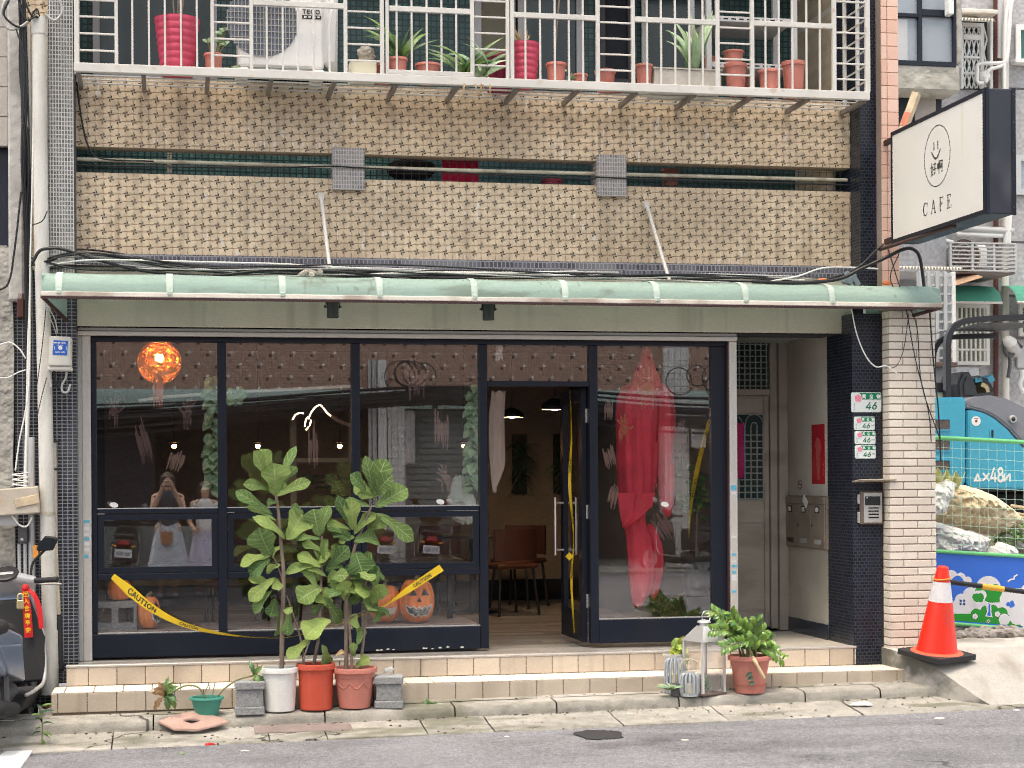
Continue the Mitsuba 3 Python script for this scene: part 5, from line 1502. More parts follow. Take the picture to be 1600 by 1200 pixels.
x = pp(277); big = bpot('flower_pot', (x, -.28, PZ), .143, .335, 'm_pinkpot', 'large ribbed raspberry pot at the left end of the cage', ribs=8, taper=.72)
t = thing('dry_plant', 'bare stems rising from the left raspberry pot', 'plant')
part(t, 'stem', cat([tube(spline([(x + dx * .3, -.28, PZ + .27), (x + dx, -.28, PZ + .6), (x + dx * 2.2, -.3, PZ + 1.1)], 4), .006, 5) for dx in (-.03, .01, .05)]), 'm_bark', kind='stuff')
x = pp(333); bpot('flower_pot', (x, -.32, PZ), .06, .1, 'm_terra', 'small terracotta pot with a jade plant, right of the left raspberry pot')
t = thing('jade_plant', 'jade plant with fat pale leaves beside the left raspberry pot', 'plant')
for k in range(5):
    d = np.array([rng.uniform(-.05, .1), rng.uniform(-.05, .05), rng.uniform(.12, .24)])
    c = np.array([x, -.32, PZ + .09])
    part(t, 'stem', tube([c, c + d], .006, 5), 'm_stem')
    tuft(t, c + d, 7, .05, .03, 'm_leafpale', 1, .6, 'oval')
tuft(t, (x + .13, -.38, PZ + .03), 9, .09, .035, 'm_leafpale', 1, .4, 'oval')
# air conditioner
ax0, ax1 = at(372, 60, -.4)[0], at(506, 60, -.4)[0]
ac = thing('air_conditioner', 'white air conditioner outdoor unit behind the cage bars', 'air conditioner')
part(ac, 'case', cbx(ax0, ax1, -.4, -.12, PZ + .075, PZ + .72, .015), 'm_white')
gx = at(410, 30, -.41)[0]
part(ac, 'fan_opening', mv(lathe([(.001, 0), (.24, 0)], (0, 0, 0), 40), gx, -.4015, PZ + .38, rx=90), M('m_fin', (0.14, 0.16, 0.2), 0.5))
for k in range(20):
    xx = gx - .235 + k * .0245
    h = math.sqrt(max(.245 ** 2 - (xx - gx) ** 2, 0))
    if h > .03:
        part(ac, 'grille_wire', bx(xx - .0025, xx + .0025, -.412, -.407, PZ + .38 - h, PZ + .38 + h), 'm_greyplastic')
for k in range(12):
    zz = PZ + .38 - .235 + k * .042
    h = math.sqrt(max(.245 ** 2 - (zz - PZ - .38) ** 2, 0))
    if h > .03:
        part(ac, 'grille_ring', bx(gx - h, gx + h, -.407, -.4025, zz - .0025, zz + .0025), 'm_greyplastic')
part(ac, 'side_cover', hul((ax1 + .01, -.3, PZ + .14, .012), (ax1 + .07, -.25, PZ + .16, .02), (ax1 + .07, -.2, PZ + .4, .02), (ax1 + .1, -.2, PZ + .72, .02), (ax1 + .01, -.2, PZ + .72, .012), (ax1 + .09, -.2, PZ + .1, .02)), 'm_white', smooth=40)
p = at(472, 21, -.402)
part(ac, 'lettering', words('TECO', .028, p[0], -.4025, p[2], .002, True, w=.118), 'm_ink', kind='stuff')
p = at(472, 29, -.402)
part(ac, 'badge', pxz(sbox(p[0], p[2], p[0] + .13, p[2] + .024), -.4035, -.401), 'm_ink')
part(ac, 'badge_print', pxz(unary_union([sbox(p[0] + .012 + k * .03, p[2] + .005 + .003 * (k % 2), p[0] + .03 + k * .03, p[2] + .018) for k in range(4)]), -.405, -.4035), 'm_white', kind='stuff')
for u in (379, 497):
    xx = at(u, 100, -.41)[0]
    part(ac, 'foot', cbx(xx - .04, xx + .04, -.44, -.1, PZ + .002, PZ + .06, .01), 'm_white')
part(ac, 'base_bar', cbx(ax0, ax1, -.38, -.14, PZ + .06, PZ + .076, .004), 'm_greyplastic')
# stone head, box and the rest of the pots
x = pp(570, 85)
single('stone_ornament', cat(blob((x, -.37, PZ + .195), .058, 4, .35, 2.4, 3, (1, .9, .85)), blob((x + .005, -.37, PZ + .15), .045, 8, .3, 2, 3, (1.1, .9, .7))), M('m_stone', grain((0.42, 0.38, 0.33), 0.25, 18), 0.9), 'rough beige stone ornament on the cream box', 'ornament', smooth=True)
single('cream_box', cbx(pp(544), pp(584), -.46, -.28, PZ, PZ + .135, .005), M('m_creambox', (0.7, 0.67, 0.52), 0.6), 'cream plastic box under the stone ornament', 'box')
x = pp(597, 108); bpot('flower_pot', (x, -.24, PZ), .055, .09, 'm_terra', 'small terracotta pot squeezed beside the cream box')
x = pp(617); bpot('flower_pot', (x, -.34, PZ), .066, .115, 'm_terra', 'terracotta pot with an aloe, right of the cream box')
t = thing('aloe_plant', 'spiky green aloe in front of the teal wall', 'plant')
tuft(t, (x + .02, -.36, PZ + .14), 18, .38, .034, 'm_leaf', 1.0, 1.1)
x = pp(665); bpot('flower_pot', (x, -.32, PZ), .083, .085, 'm_terra', 'wide low terracotta bowl left of the straggling spider plant')
t = thing('dry_plant', 'withered pale stems in the wide low bowl', 'plant')
tuft(t, (x, -.32, PZ + .075), 9, .1, .012, 'm_leafdry', 1, .6)
x = pp(722, 120)
t = thing('spider_plant', 'straggling spider plant with dry leaves drooping through the bars', 'plant')
tuft(t, (x, -.36, PZ + .06), 20, .38, .03, 'm_leaf', 1.2, .8)
tuft(t, (x + .12, -.36, PZ + .06), 16, .34, .03, 'm_leafpale', 1.2, .7)
for k in range(6):
    q = np.array([x - .05 + .04 * k, -.47, PZ + .05])
    leaf_part(t, leafm(q, q + [rng.uniform(-.06, .06), -.05, -rng.uniform(.1, .22)], .016, (0, -1, 0), .2, .1, 'blade', 7, 1), 'm_leafdry')
part(t, 'root_ball', blob((x, -.36, PZ + .03), .045, 2, .3, 2, 2, (1.3, 1, .6)), 'm_soil', smooth=True)
x = pp(783); bpot('flower_pot', (x, -.12, PZ), .1, .22, M('m_wine', (0.25, 0.02, 0.06), 0.4), 'dark wine red pot behind the middle raspberry pot')
x = pp(815); bpot('flower_pot', (x, -.3, PZ), .105, .26, 'm_pinkpot', 'ribbed raspberry pot in the middle of the cage', ribs=7, taper=.72)
t = thing('dry_plant', 'dry brown stalks in the middle raspberry pot', 'plant')
tuft(t, (x, -.3, PZ + .22), 14, .25, .014, 'm_leafdry', .35, 1.2)
x = pp(863); bpot('flower_pot', (x, -.33, PZ + .006), .066, .118, 'm_terra', 'terracotta pot on a saucer with one tall bare stem', saucer='m_terra')
t = thing('tall_stem', 'single tall bare plant stem right of the middle raspberry pot', 'plant')
part(t, 'stem', tube(spline([(x, -.33, PZ + .1), (x + .02, -.33, PZ + .4), (x + .06, -.32, PZ + .8)], 5), .007, 5), 'm_bark')
tuft(t, (x + .04, -.36, PZ + .12), 7, .06, .03, 'm_leafpale', 1, .5, 'oval')
x = pp(902, 118); bpot('flower_pot', (x, -.3, PZ), .05, .06, 'm_terra', 'tiny terracotta pot with a grey green succulent')
t = thing('succulent', 'grey green succulent spilling from the tiny pot', 'plant')
tuft(t, (x - .06, -.36, PZ + .06), 12, .08, .034, 'm_leafpale', 1, .5, 'oval')
x = pp(945); bpot('flower_pot', (x, -.22, PZ), .07, .115, 'm_terra', 'terracotta pot behind the stacked red saucers')
single('saucer_stack', lathe([(.001, 0), (.07, 0), (.085, .02), (.07, .02), (.08, .035), (.001, .03)], (pp(958, 125), -.4, PZ), 28), 'm_red', 'two shallow red saucers stacked on the shelf bars', 'saucer', smooth=35)
x = pp(1001, 120); bpot('flower_pot', (x, -.3, PZ + .055), .058, .09, 'm_terra', 'small terracotta pot standing on a white dish')
single('white_dish', lathe([(.001, 0), (.06, 0), (.085, .055), (.08, .055), (.001, .03)], (pp(996, 125), -.34, PZ), 28), 'm_offwhite', 'white dish under a small terracotta pot', 'dish', smooth=35)
x0, x1 = pp(1015), pp(1119)
pl = thing('planter_box', 'long pale trough planter with an aloe in it', 'planter')
part(pl, 'trough', cat(cbx(x0, x1, -.4, -.385, PZ, PZ + .165, .004), cbx(x0, x1, -.2, -.185, PZ, PZ + .165, .004), cbx(x0, x0 + .015, -.384, -.201, PZ, PZ + .164, .003), cbx(x1 - .015, x1, -.384, -.201, PZ, PZ + .164, .003), bx(x0 + .01, x1 - .01, -.386, -.2, PZ + .002, PZ + .02)), M('m_trough', grain((0.5, 0.47, 0.42), 0.2, 9), 0.8))
part(pl, 'rim', pxy(sbox(x0 - .01, -.41, x1 + .01, -.175).difference(sbox(x0 + .02, -.38, x1 - .02, -.205)), PZ + .166, PZ + .175), 'm_trough')
part(pl, 'soil', bx(x0 + .016, x1 - .016, -.384, -.201, PZ + .13, PZ + .148), 'm_soil')
t = thing('aloe_plant', 'big pale green aloe rising from the long trough', 'plant')
tuft(t, ((x0 + x1) / 2 + .05, -.3, PZ + .14), 16, .5, .055, 'm_leafpale', .5, 1.2)
tuft(t, (x0 + .07, -.36, PZ + .13), 8, .07, .035, 'm_leafpale', 1, .5, 'oval')
x = pp(1142); bpot('flower_pot', (x, -.32, PZ), .075, .17, 'm_terra', 'terracotta pot right of the long trough')
x = pp(1166, 130); bpot('flower_pot', (x, -.26, PZ), .055, .1, M('m_brownpot', (0.2, 0.11, 0.08), 0.6), 'brown pot half hidden right of the trough')
x = pp(1192); bpot('flower_pot', (x, -.34, PZ), .072, .13, 'm_terra', 'orange terracotta pot in the last wide bay, left of the tall one')
x = pp(1233); bpot('flower_pot', (x, -.3, PZ + .006), .08, .2, 'm_terra', 'tall terracotta pot on a saucer in the last wide bay', saucer='m_terra')
# perforated shelf
sh = thing('metal_shelf', 'perforated grey metal shelf with pots behind the last bays', 'shelf')
xa, xb = at(1102, 60, .1)[0], at(1235, 60, .1)[0]
for xx in (xa, xb):
    for yy in (0.02, .45):
        part(sh, 'upright', cbx(xx - .02, xx + .02, yy - .02, yy + .02, 4.43, 5.6, .003), 'm_galv')
for z in (4.66, 5.0):
    part(sh, 'shelf_board', cbx(xa + .021, xb - .021, .0, .47, z, z + .04, .003), 'm_galv')
    part(sh, 'holes', cat([bx(xa + .05 + k * .06, xa + .085 + k * .06, -.0015, .0005, z + .015, z + .026) for k in range(9)]), 'm_black', kind='stuff')
x = at(1147, 50, .12)[0]; bpot('flower_pot', (x, .14, 4.706), .075, .11, 'm_terra', 'terracotta bowl on the perforated shelf', saucer='m_terra')
x = at(1112, 50, .3)[0]; bpot('flower_pot', (x, .3, 4.701), .065, .1, 'm_terra', 'second terracotta pot farther back on the perforated shelf')
# openings in the wall behind
def opening(name, u0, u1, v1, label, m='m_darkglass', fr='m_galv', y=1.19):
    a, b = at(u0, v1, y), at(u1, v1, y)
    t = part(bld, name, bx(a[0], b[0], y - .02, y + .005, max(a[2], 4.43), 5.7), m, label=label)
    part(t, 'frame', pxz(frame(a[0] - .02, b[0] + .02, max(a[2], 4.43) - .02, 5.72, .05), y - .05, y - .021), fr)


opening('upper_window', 150, 335, 120, 'dark window behind the left raspberry pot')
opening('upper_window', 400, 520, 120, 'window behind the air conditioner')
opening('upper_door', 745, 800, 125, 'khaki door behind the spider plant', M('m_khaki', (0.25, 0.23, 0.17), 0.7))
opening('upper_window', 812, 905, 130, 'dark patterned window behind the tall stem')
opening('upper_door', 938, 985, 130, 'dark louvred door', 'm_oppdark', 'm_darkgrey')
opening('upper_window', 1005, 1105, 130, 'dark window with a white frame behind the big aloe', 'm_darkglass', 'm_white')
part(bld, 'balcony_return', bx(5.0125, 5.09, 0.302, 1.19, 3.0, 5.75), 'm_tantile', label='tan side wall of the balcony')
part(bld, 'balcony_return', bx(-.79, -.7, 0.302, 1.19, 3.0, 5.75), 'm_tantile')
part(bld, 'slot_wall', bx(-.6, 1.7, .42, .46, 3.07, 4.29), M('m_mosaic_slot', mosaic((0.13, 0.3, 0.31), (0.03, 0.08, 0.09), 0.045, 0.045, 0.16, 0.2), 0.4), label='teal mosaic wall seen through the left part of the slot')
# things in the slot
single('slot_pipe', tube([(-.6, .03, 3.862), (2.0, .035, 3.858), (5.0, .03, 3.862)], .014, 8), M('m_oldpipe', grain((0.5, 0.48, 0.38), 0.25, 14, (0.2, 0.14, 0.1), 0.6), 0.6), 'worn pale pipe running through the slot between the tile bands', 'pipe', smooth=True)
single('slot_cable', tube(spline([(-.6, .0, 3.815), (.6, -.005, 3.83), (1.15, -.06, 3.845), (1.4, -.06, 3.838), (3, -.005, 3.815), (3.05, -.06, 3.82), (3.3, -.06, 3.815), (5, 0, 3.82)], 6), .006, 5), 'm_black', 'thin black cable along the slot below the worn pipe', 'cable', smooth=True)
grid = []
for x in np.arange(-.58, 5.0, .055):
    if not (1.14 < x < 1.39 or 3.05 < x < 3.29):
        grid.append(bx(x - .0015, x + .0015, .1, .103, 3.768, 3.945))
for z in (3.79, 3.835, 3.88, 3.925):
    grid.append(bx(-.6, 5.0, .097, .1, z - .0015, z + .0015))
single('wire_mesh', cat(grid), 'm_darkgrey', 'fine wire mesh across the slot between the tile bands', 'mesh', kind=None)
a, b = at(690, 270, .2), at(748, 270, .2)
P = sheet(np.array([[(a[0] + (b[0] - a[0]) * s, .2 + .015 * math.sin(s * 20), z) for s in np.linspace(0, 1, 20)] for z in (4.02, 3.8, 3.5)]))
single('red_towel', P, M('m_towel', (0.5, 0.01, 0.06), 0.9), 'bright red towel hanging behind the slot', 'towel', smooth=True)
a = at(640, 262, .45)
single('dark_garment', blob((a[0], .33, 3.9), .16, 3, .3, 2, 3, (1.15, .3, .5)), 'm_blackmat', 'dark bundle of clothes hanging behind the slot', 'clothes', smooth=True)
single('washing_machine_lid', cbx(at(612, 280, .4)[0], at(668, 280, .4)[0], .35, .9, 3.2, 3.815, .02), 'm_greyplastic', 'grey top of a washing machine behind the slot', 'washing machine')
single('pale_post', cbx(at(261, 250, .4)[0], at(269, 250, .4)[0], .4, .46, 3.06, 4.29, .005), 'm_offwhite', 'pale upright post behind the left of the slot', 'post')
x = at(1047, 270, .35)[0]; pot('flower_pot', (x, .35, 3.83), .07, .13, 'm_terra', 'terracotta pot behind the right of the slot')
single('tool_box', cbx(x - .2, x + .2, .2, .6, 3.06, 3.82, .02), 'm_darkgrey', 'dark cabinet behind the right part of the slot', 'cabinet')
x = at(863, 285, .3)[0]; pot('flower_pot', (x, .3, 3.7), .08, .15, 'm_pinkpot', 'raspberry pot low in the slot left of the right mosaic block')
single('slot_stand', cbx(x - .12, x + .12, .2, .45, 3.06, 3.694, .01), 'm_darkgrey', 'dark stand under the raspberry pot in the slot', 'stand')
for u0, v0, u1, v1, lab in ((502, 309, 515, 417, 'left'), (1011, 323, 1046, 438, 'right')):
    a, b = at(u0, v0, -.03), at(u1, v1, -.28)
    t = thing('awning_stay', f'white steel stay holding the awning to the wall, the {lab} one', 'stay')
    part(t, 'rod', tube([a, b], .0135, 8), 'm_cage', smooth=True)
    part(t, 'anchor', cbx(a[0] - .02, a[0] + .02, -.035, -.002, a[2] - .015, a[2] + .035, .003), 'm_cage')
# ================================================================ left edge: pole, pipes, cables, scooter
M('m_oldconcrete', grain((0.45, 0.44, 0.42), 0.2, 6, (0.25, 0.24, 0.22), 0.5), 0.9, bump=proc(lambda p, n, uv: fbm(p.x * 20, p.y * 20, p.z * 20, 3), 0.003), bscale=0.01)
M('m_rough', grain((0.36, 0.35, 0.32), 0.35, 12, (0.12, 0.12, 0.1), 0.7), 0.95, bump=proc(lambda p, n, uv: fbm(p.x * 26, p.y * 26, p.z * 26, 4), 0.003), bscale=0.025)
M('m_pipe', grain((0.62, 0.61, 0.57), 0.09, 4, (0.33, 0.31, 0.26), 0.4, 0.35), 0.5)
LX = lambda u, y: at(u, 600, y)[0]
nb = thing('neighbour_building', 'neighbouring building at the left edge with large grey tiles above rough concrete', 'building')
part(nb, 'core', bx(-3.0, -1.02, 0.32, 2.0, 0, 6), 'm_inside')
for r in range(8):
    for c in range(2):
        x1 = LX(14.5, .1) - c * .305
        z0 = 3.95 + r * .205
        part(nb, 'tile', cbx(x1 - .3, x1, .1, .15, z0, z0 + .2, .003), 'm_greytile' if 'm_greytile' in scene else M('m_greytile', grain((0.42, 0.39, 0.36), 0.08, 5), 0.5))
part(nb, 'opening', bx(-3, LX(14, .1), .2, .3, 3.2, 3.95), M('m_deepblue', (0.01, 0.014, 0.03), 0.4))
a = 22 + 6 * (meshkit.fbm(np.stack([np.arange(14) * .7, np.zeros(14), np.zeros(14)], 1), 3, 4) - .5)
zz = np.linspace(.1, at(10, 392, .0)[2], 14)
part(nb, 'rough_column', pxz(Polygon([(-3, .1)] + [(LX(u, 0), z) for u, z in zip(a, zz)] + [(LX(12, 0), zz[-1] + .03), (-3, zz[-1] - .05)]), -.06, .3), 'm_rough', label='rough broken concrete column at the left edge')
pole = thing('concrete_pole', 'pale concrete strip rising behind the bundle of cables', 'pole')
part(pole, 'shaft', cbx(LX(16, -.02), LX(40, -.02), -.1, .1, at(30, 470, -.1)[2], 6.0, .015), 'm_oldconcrete')
dp = thing('drain_pipe', 'tall off white drainpipe beside the left column, open at its top', 'pipe')
dpts = [at(62, 30, -.2), at(63.5, 300, -.2), at(70, 600, -.2), at(78, 1010, -.2)]
part(dp, 'tube', tube(spline(dpts, 5), .049, 18), 'm_pipe', smooth=True)
part(dp, 'socket', tube([at(62, 28, -.2), at(62.2, 54, -.2)], .054, 18), 'm_pipe', smooth=40)
part(dp, 'lower_tube', tube([at(76.5, 985, -.2), at(78.5, 1085, -.2)], .058, 18), 'm_pipe', smooth=40)
for v in (802, 1008):
    q = at(70 + (v - 600) * .02, v, -.2)
    part(dp, 'joint', tube([q - [0, 0, .012], q + [0, 0, .012]], .053, 18), 'm_oldpipe', smooth=40)


def pipe(nm, pts, y, r, m, label, cat_='pipe', k=6, n=8):
    return single(nm, tube(spline([at(*q[:2], q[2] if len(q) > 2 else y) for q in pts], k), r, n), m, label, cat_, smooth=True)


pipe('conduit', [(49, 683), (50, 900), (53, 1075)], -.16, .024, 'm_galv', 'short grey conduit left of the drainpipe')
pipe('conduit', [(44, 40), (47, 300), (44, 600), (40, 760)], -.13, .015, 'm_white', 'thin white conduit running down behind the black cables')
bp = pipe('bamboo_pipe', [(83, 690), (85, 850), (90, 960)], -.17, .022, M('m_yellowpipe', grain((0.5, 0.44, 0.34), 0.2, 8), 0.6), 'old yellowish pipe end standing right of the drainpipe')
pipe('pipe_sleeve', [(90, 962), (92, 1010), (94, 1048)], -.17, .026, 'm_rubber', 'worn black sleeve at the foot of the yellowish pipe')
for v in (690, 733):
    q = at(84, v, -.17)
    single('cable_tie', tube([q + [-.035, -.0, 0], q + [.0, -.026, 0], q + [.035, 0, 0]], .006, 5), 'm_rubber', 'black tie near the top of the yellowish pipe' if v == 690 else 'black tie below the top of the yellowish pipe', 'strap')
r = np.random.default_rng(11)
for k in range(13):
    u0, u1 = 27 + r.random() * 14, 38 + r.random() * 8
    um = 30 + r.random() * 13
    single('black_cable', tube(spline([at(u0, -20, -.15 - .03 * r.random()), at(um, 110, -.17), at(u0 + 4 + 6 * r.random(), 250, -.16 - .04 * r.random()), at(u1, 380, -.17), at(40 + 4 * r.random(), 480, -.14), at(41 + 3 * r.random(), 700, -.12)], 7), .0045 + .004 * r.random(), 6), 'm_black', 'black cable in the vertical bundle beside the drainpipe', 'cable', 'bundled cables beside the drainpipe', smooth=True)
for k, (pts, rr) in enumerate([([(8, 0), (2, 25), (14, 45), (32, 42), (44, 34)], .01), ([(14, 0), (6, 22), (20, 38), (36, 44)], .008), ([(70, 22), (85, 32), (97, 20), (94, 2), (86, -8)], .01), ([(46, 34), (52, 20), (58, 14), (62, 26)], .006),
                               ([(36, -5), (48, 22), (60, 27)], .008), ([(30, 5), (40, 30), (58, 25)], .007), ([(25, 45), (30, 60), (40, 90)], .006)]):
    single('cable_loop', tube(spline([at(u, v, -.22 - .01 * k) for u, v in pts], 8), rr, 6), 'm_greyplastic' if k in (0, 2) else 'm_black', ['grey cable loop at the top left corner', 'inner black cable loop at the top left corner', 'grey loop arching right of the drainpipe top', 'short black loop over the pipe mouth', 'black cable reaching the pipe mouth from above', 'second black cable entering the pipe mouth', 'thin black cable below the corner loops'][k], 'cable', smooth=True)
pipe('black_cable', [(33, 300), (24, 380), (14, 440), (-4, 455)], -.2, .007, 'm_black', 'black cable curving off to the left over rough concrete', 'cable')
pipe('white_cable', [(53, 130), (50, 300), (47, 420), (45, 600), (30, 690), (24, 735)], -.22, .005, 'm_white', 'long white cable left of the drainpipe', 'cable')
a = np.linspace(0, 4 * 2 * math.pi, 90)
q = at(32, 752, -.2)
single('white_cable_coil', tube(np.stack([q[0] + .05 * np.cos(a), q[1] + .02 * np.sin(a), q[2] + .06 - .005 * a], 1), .0045, 5), 'm_white', 'coiled white cable above the worn metal box', 'cable', smooth=True)
pipe('grey_cable', [(-4, 540), (15, 535), (30, 545), (40, 560)], -.2, .005, 'm_white', 'upper white cable crossing the rough concrete', 'cable')
pipe('grey_cable', [(-4, 590), (12, 590), (28, 582), (40, 578)], -.2, .004, 'm_white', 'lower white cable crossing the rough concrete', 'cable')
pipe('thin_wire', [(73, 590), (65, 620), (56, 660)], -.27, .003, 'm_black', 'thin black wire crossing the drainpipe', 'wire')
pipe('thin_wire', [(72, 480), (66, 540), (58, 600)], -.27, .003, 'm_black', 'thin black wire slanting over the drainpipe under the awning', 'wire')
pipe('thin_wire', [(74, 330), (66, 345), (50, 352)], -.27, .004, 'm_black', 'short black wire bending round the drainpipe above the awning', 'wire')
pipe('hanging_wire', [(118, 85), (121, 140), (130, 200), (140, 232), (160, 248), (240, 252)], -.03, .006, 'm_black', 'black wire running down from the cage into the slot', 'wire')
# boxes
rb = thing('metal_box', 'worn rusty metal box fixed to the wall at the left edge', 'box')
part(rb, 'case', mv(cbx(-.16, .14, -.09, .06, -.09, .09, .008), at(28, 783, -.22)[0], -.22, at(28, 783, -.22)[2], ry=-4), M('m_rustbox', grain((0.47, 0.42, 0.35), 0.2, 7, (0.35, 0.16, 0.06), 0.75), 0.7))
part(rb, 'flap', mv(cbx(-.02, .14, -.1, -.092, -.06, .0, .003), at(28, 783, -.22)[0], -.22, at(28, 779, -.22)[2], ry=-12), M('m_woodflap', grain((0.52, 0.42, 0.29), 0.2, 14), 0.8))
part(rb, 'lower_case', cbx(-1.3, LX(27, -.2), -.26, -.18, at(10, 822, -.2)[2], at(10, 802, -.2)[2], .005), 'm_galv')
pipe('white_cable', [(18, 805), (30, 820), (42, 822), (50, 808)], -.27, .006, 'm_white', 'short white cable looping under the worn metal box', 'cable')
mbx = thing('meter_box', 'small dark grey meter box below the worn metal box', 'box')
part(mbx, 'case', cbx(LX(27, -.2), LX(41, -.2), -.22, -.12, at(30, 848, -.2)[2], at(30, 822, -.2)[2], .006), 'm_darkgrey')
part(mbx, 'knob', mv(trimesh.creation.icosphere(1, .012), LX(33, -.22), -.225, at(30, 843, -.2)[2]), 'm_galv')
part(mbx, 'stand', cat(*[tube([at(u, 850, -.17), at(u + 1, 960, -.17)], .012, 7) for u in (30, 39)]), 'm_galv')
single('rusty_bracket', cbx(LX(28, -.08), LX(38, -.08), -.1, -.021, at(30, 496, -.08)[2], at(30, 458, -.08)[2], .004), M('m_rust', (0.09, 0.035, 0.03), 0.9), 'dark rusty bracket on the mosaic strip left of the cables', 'bracket')
single('orange_sticker', cbx(LX(51, -.2), LX(59, -.2), -.252, -.249, at(55, 872, -.25)[2], at(55, 852, -.25)[2], .001), 'm_amber', 'small orange sticker on the pipe behind the scooter mirror', 'sticker')
# junction box with a blue label
jb = thing('junction_box', 'off white junction box with a blue label hanging on the left column', 'junction box')
a, b = at(75, 525, -.34), at(112, 572, -.34)
c0 = (a + b) / 2
w_, h_ = (b[0] - a[0]) / 2, (a[2] - b[2]) / 2
case = unary_union([Polygon([(-w_ * .86, h_), (w_ * .98, h_ * .95), (w_ * .92, -h_), (-w_, -h_ * .98)])]).buffer(-.012).buffer(.012)
part(jb, 'case', mv(pxz(case, -.05, .13), c0[0], -.3, c0[2]), M('m_jbox', (0.6, 0.59, 0.54), 0.5))
part(jb, 'lid', mv(pxz(case.buffer(-.006), -.058, -.0505), c0[0], -.3, c0[2]), 'm_jbox')
lab = Polygon([(-w_ * .5, h_ * .72), (w_ * .72, h_ * .66), (w_ * .62, -h_ * .3), (-w_ * .62, -h_ * .26)])
part(jb, 'label', mv(pxz(lab, -.0605, -.0585), c0[0], -.3, c0[2]), M('m_bluelabel', (0.03, 0.12, 0.5), 0.4))
dots = [Point(0.004, h_ * .2).buffer(.014, 10), sbox(-.035, h_ * .5, -.02, h_ * .58), sbox(-.014, h_ * .5, .004, h_ * .58), sbox(.01, h_ * .5, .04, h_ * .56), sbox(-.03, -h_ * .12, .0, -h_ * .06), sbox(.008, -h_ * .12, .035, -h_ * .06), sbox(-.035, h_ * .05, -.031, h_ * .3), sbox(.042, h_ * .05, .046, h_ * .3), sbox(-.015, h_ * .36, -.002, h_ * .4), sbox(.006, h_ * .36, .02, h_ * .4)]
part(jb, 'print', mv(pxz(unary_union(dots), -.062, -.0606), c0[0], -.3, c0[2]), 'm_white', kind='stuff')
part(jb, 'skirt', cbx(a[0] - .004, b[0] + .002, -.345, -.2, b[2] - .03, b[2] - .002, .006), 'm_jbox')
for k, pts in enumerate([[(78, 578), (78, 592), (80, 606)], [(84, 578), (88, 600), (92, 606), (94, 590)], [(104, 578), (103, 590), (97, 602), (98, 612), (106, 612), (110, 600)], [(90, 520), (86, 500), (75, 478)], [(88, 522), (82, 505), (72, 482)]]):
    part(jb, 'cable', tube(spline([at(u, v, -.3) for u, v in pts], 6), [.009, .007, .008, .004, .003][k], 6), 'm_greyplastic' if k != 1 else 'm_black', smooth=True)
# cables along the top of the awning
for k in range(15):
    u0 = 44 + r.random() * 16
    ys = -.08 - .3 * r.random()
    pts = [at(u0, 395 + 30 * r.random(), -.2)]
    dz = .015 + .05 * r.random()
    peak = r.random()
    for x in np.linspace(-.55, 4.6 - (2.2 * r.random() if k % 3 else 0), 9):
        z = 3.052 + dz + (.13 * peak * math.exp(-((x + .45) / .45) ** 2)) + .018 * math.sin(x * 2.2 + k * 1.7)
        pts.append(np.array([x, ys + .05 * math.sin(x * 1.3 + k), z]))
    single('awning_cable', tube(spline(pts, 6), .004 + .005 * r.random(), 5), ['m_black', 'm_black', 'm_black', 'm_greyplastic', 'm_white'][k % 5], 'cable lying in the tangle along the top of the awning', 'cable', 'cables along the top of the awning', smooth=True)
pipe('thick_cable', [(50, 412), (62, 392), (80, 388), (100, 390), (160, 408), (230, 424), (330, 431), (420, 422), (520, 424), (640, 436)], -.3, .011, 'm_black', 'thick black cable arching from the pole on to the awning', 'cable')
pipe('thick_cable', [(1175, 440), (1250, 442), (1310, 436), (1345, 420), (1385, 402), (1410, 390), (1426, 389), (1437, 402), (1443, 440), (1446, 470)], -.45, .013, 'm_black', 'thick black cable looping up under the sign and down past the awning end', 'cable')
pipe('thick_cable', [(1240, 445), (1300, 434), (1340, 418), (1368, 392), (1380, 382)], -.35, .008, 'm_black', 'second black cable rising to the sign bracket', 'cable')
pipe('white_cable', [(1195, 441), (1245, 432), (1285, 419), (1330, 418), (1372, 420)], -.3, .006, 'm_white', 'white cable arching over the right end of the awning', 'cable')
for u, v, lab in ((1285, 438, 'left'), (1386, 442, 'right')):
    q = at(u, v, -.36)
    single('orange_connector', mv(cbx(-.032, .032, -.015, .015, -.014, .014, .006), *q, ry=-4), M('m_orange', (0.72, 0.22, 0.08), 0.5), f'small orange connector on the awning cables, the {lab} one of two', 'connector')
q = at(1326, 434, -.36)
single('cable_clamp', cat(*[mv(cbx(-.02, .02, -.02, .02, -.045, .045, .006), q[0] + dx, q[1], q[2] + dz, ry=an) for dx, dz, an in ((-.02, .0, 20), (.02, -.01, 30), (.05, -.02, -30))]), M('m_slateplastic', (0.16, 0.2, 0.23), 0.5), 'cluster of grey clamps where the cables leave the awning', 'clamp', kind='stuff')
q = at(492, 427, -.34)
single('rag_knot', cat(*[blob(q + [r.normal() * .035, r.normal() * .02, r.normal() * .008], .02, k, .6, 2.5, 2) for k in range(9)]), M('m_rag', (0.5, 0.46, 0.41), 0.95), 'knot of pale rag tied in the cables above the left spotlight', 'rag', kind='stuff')
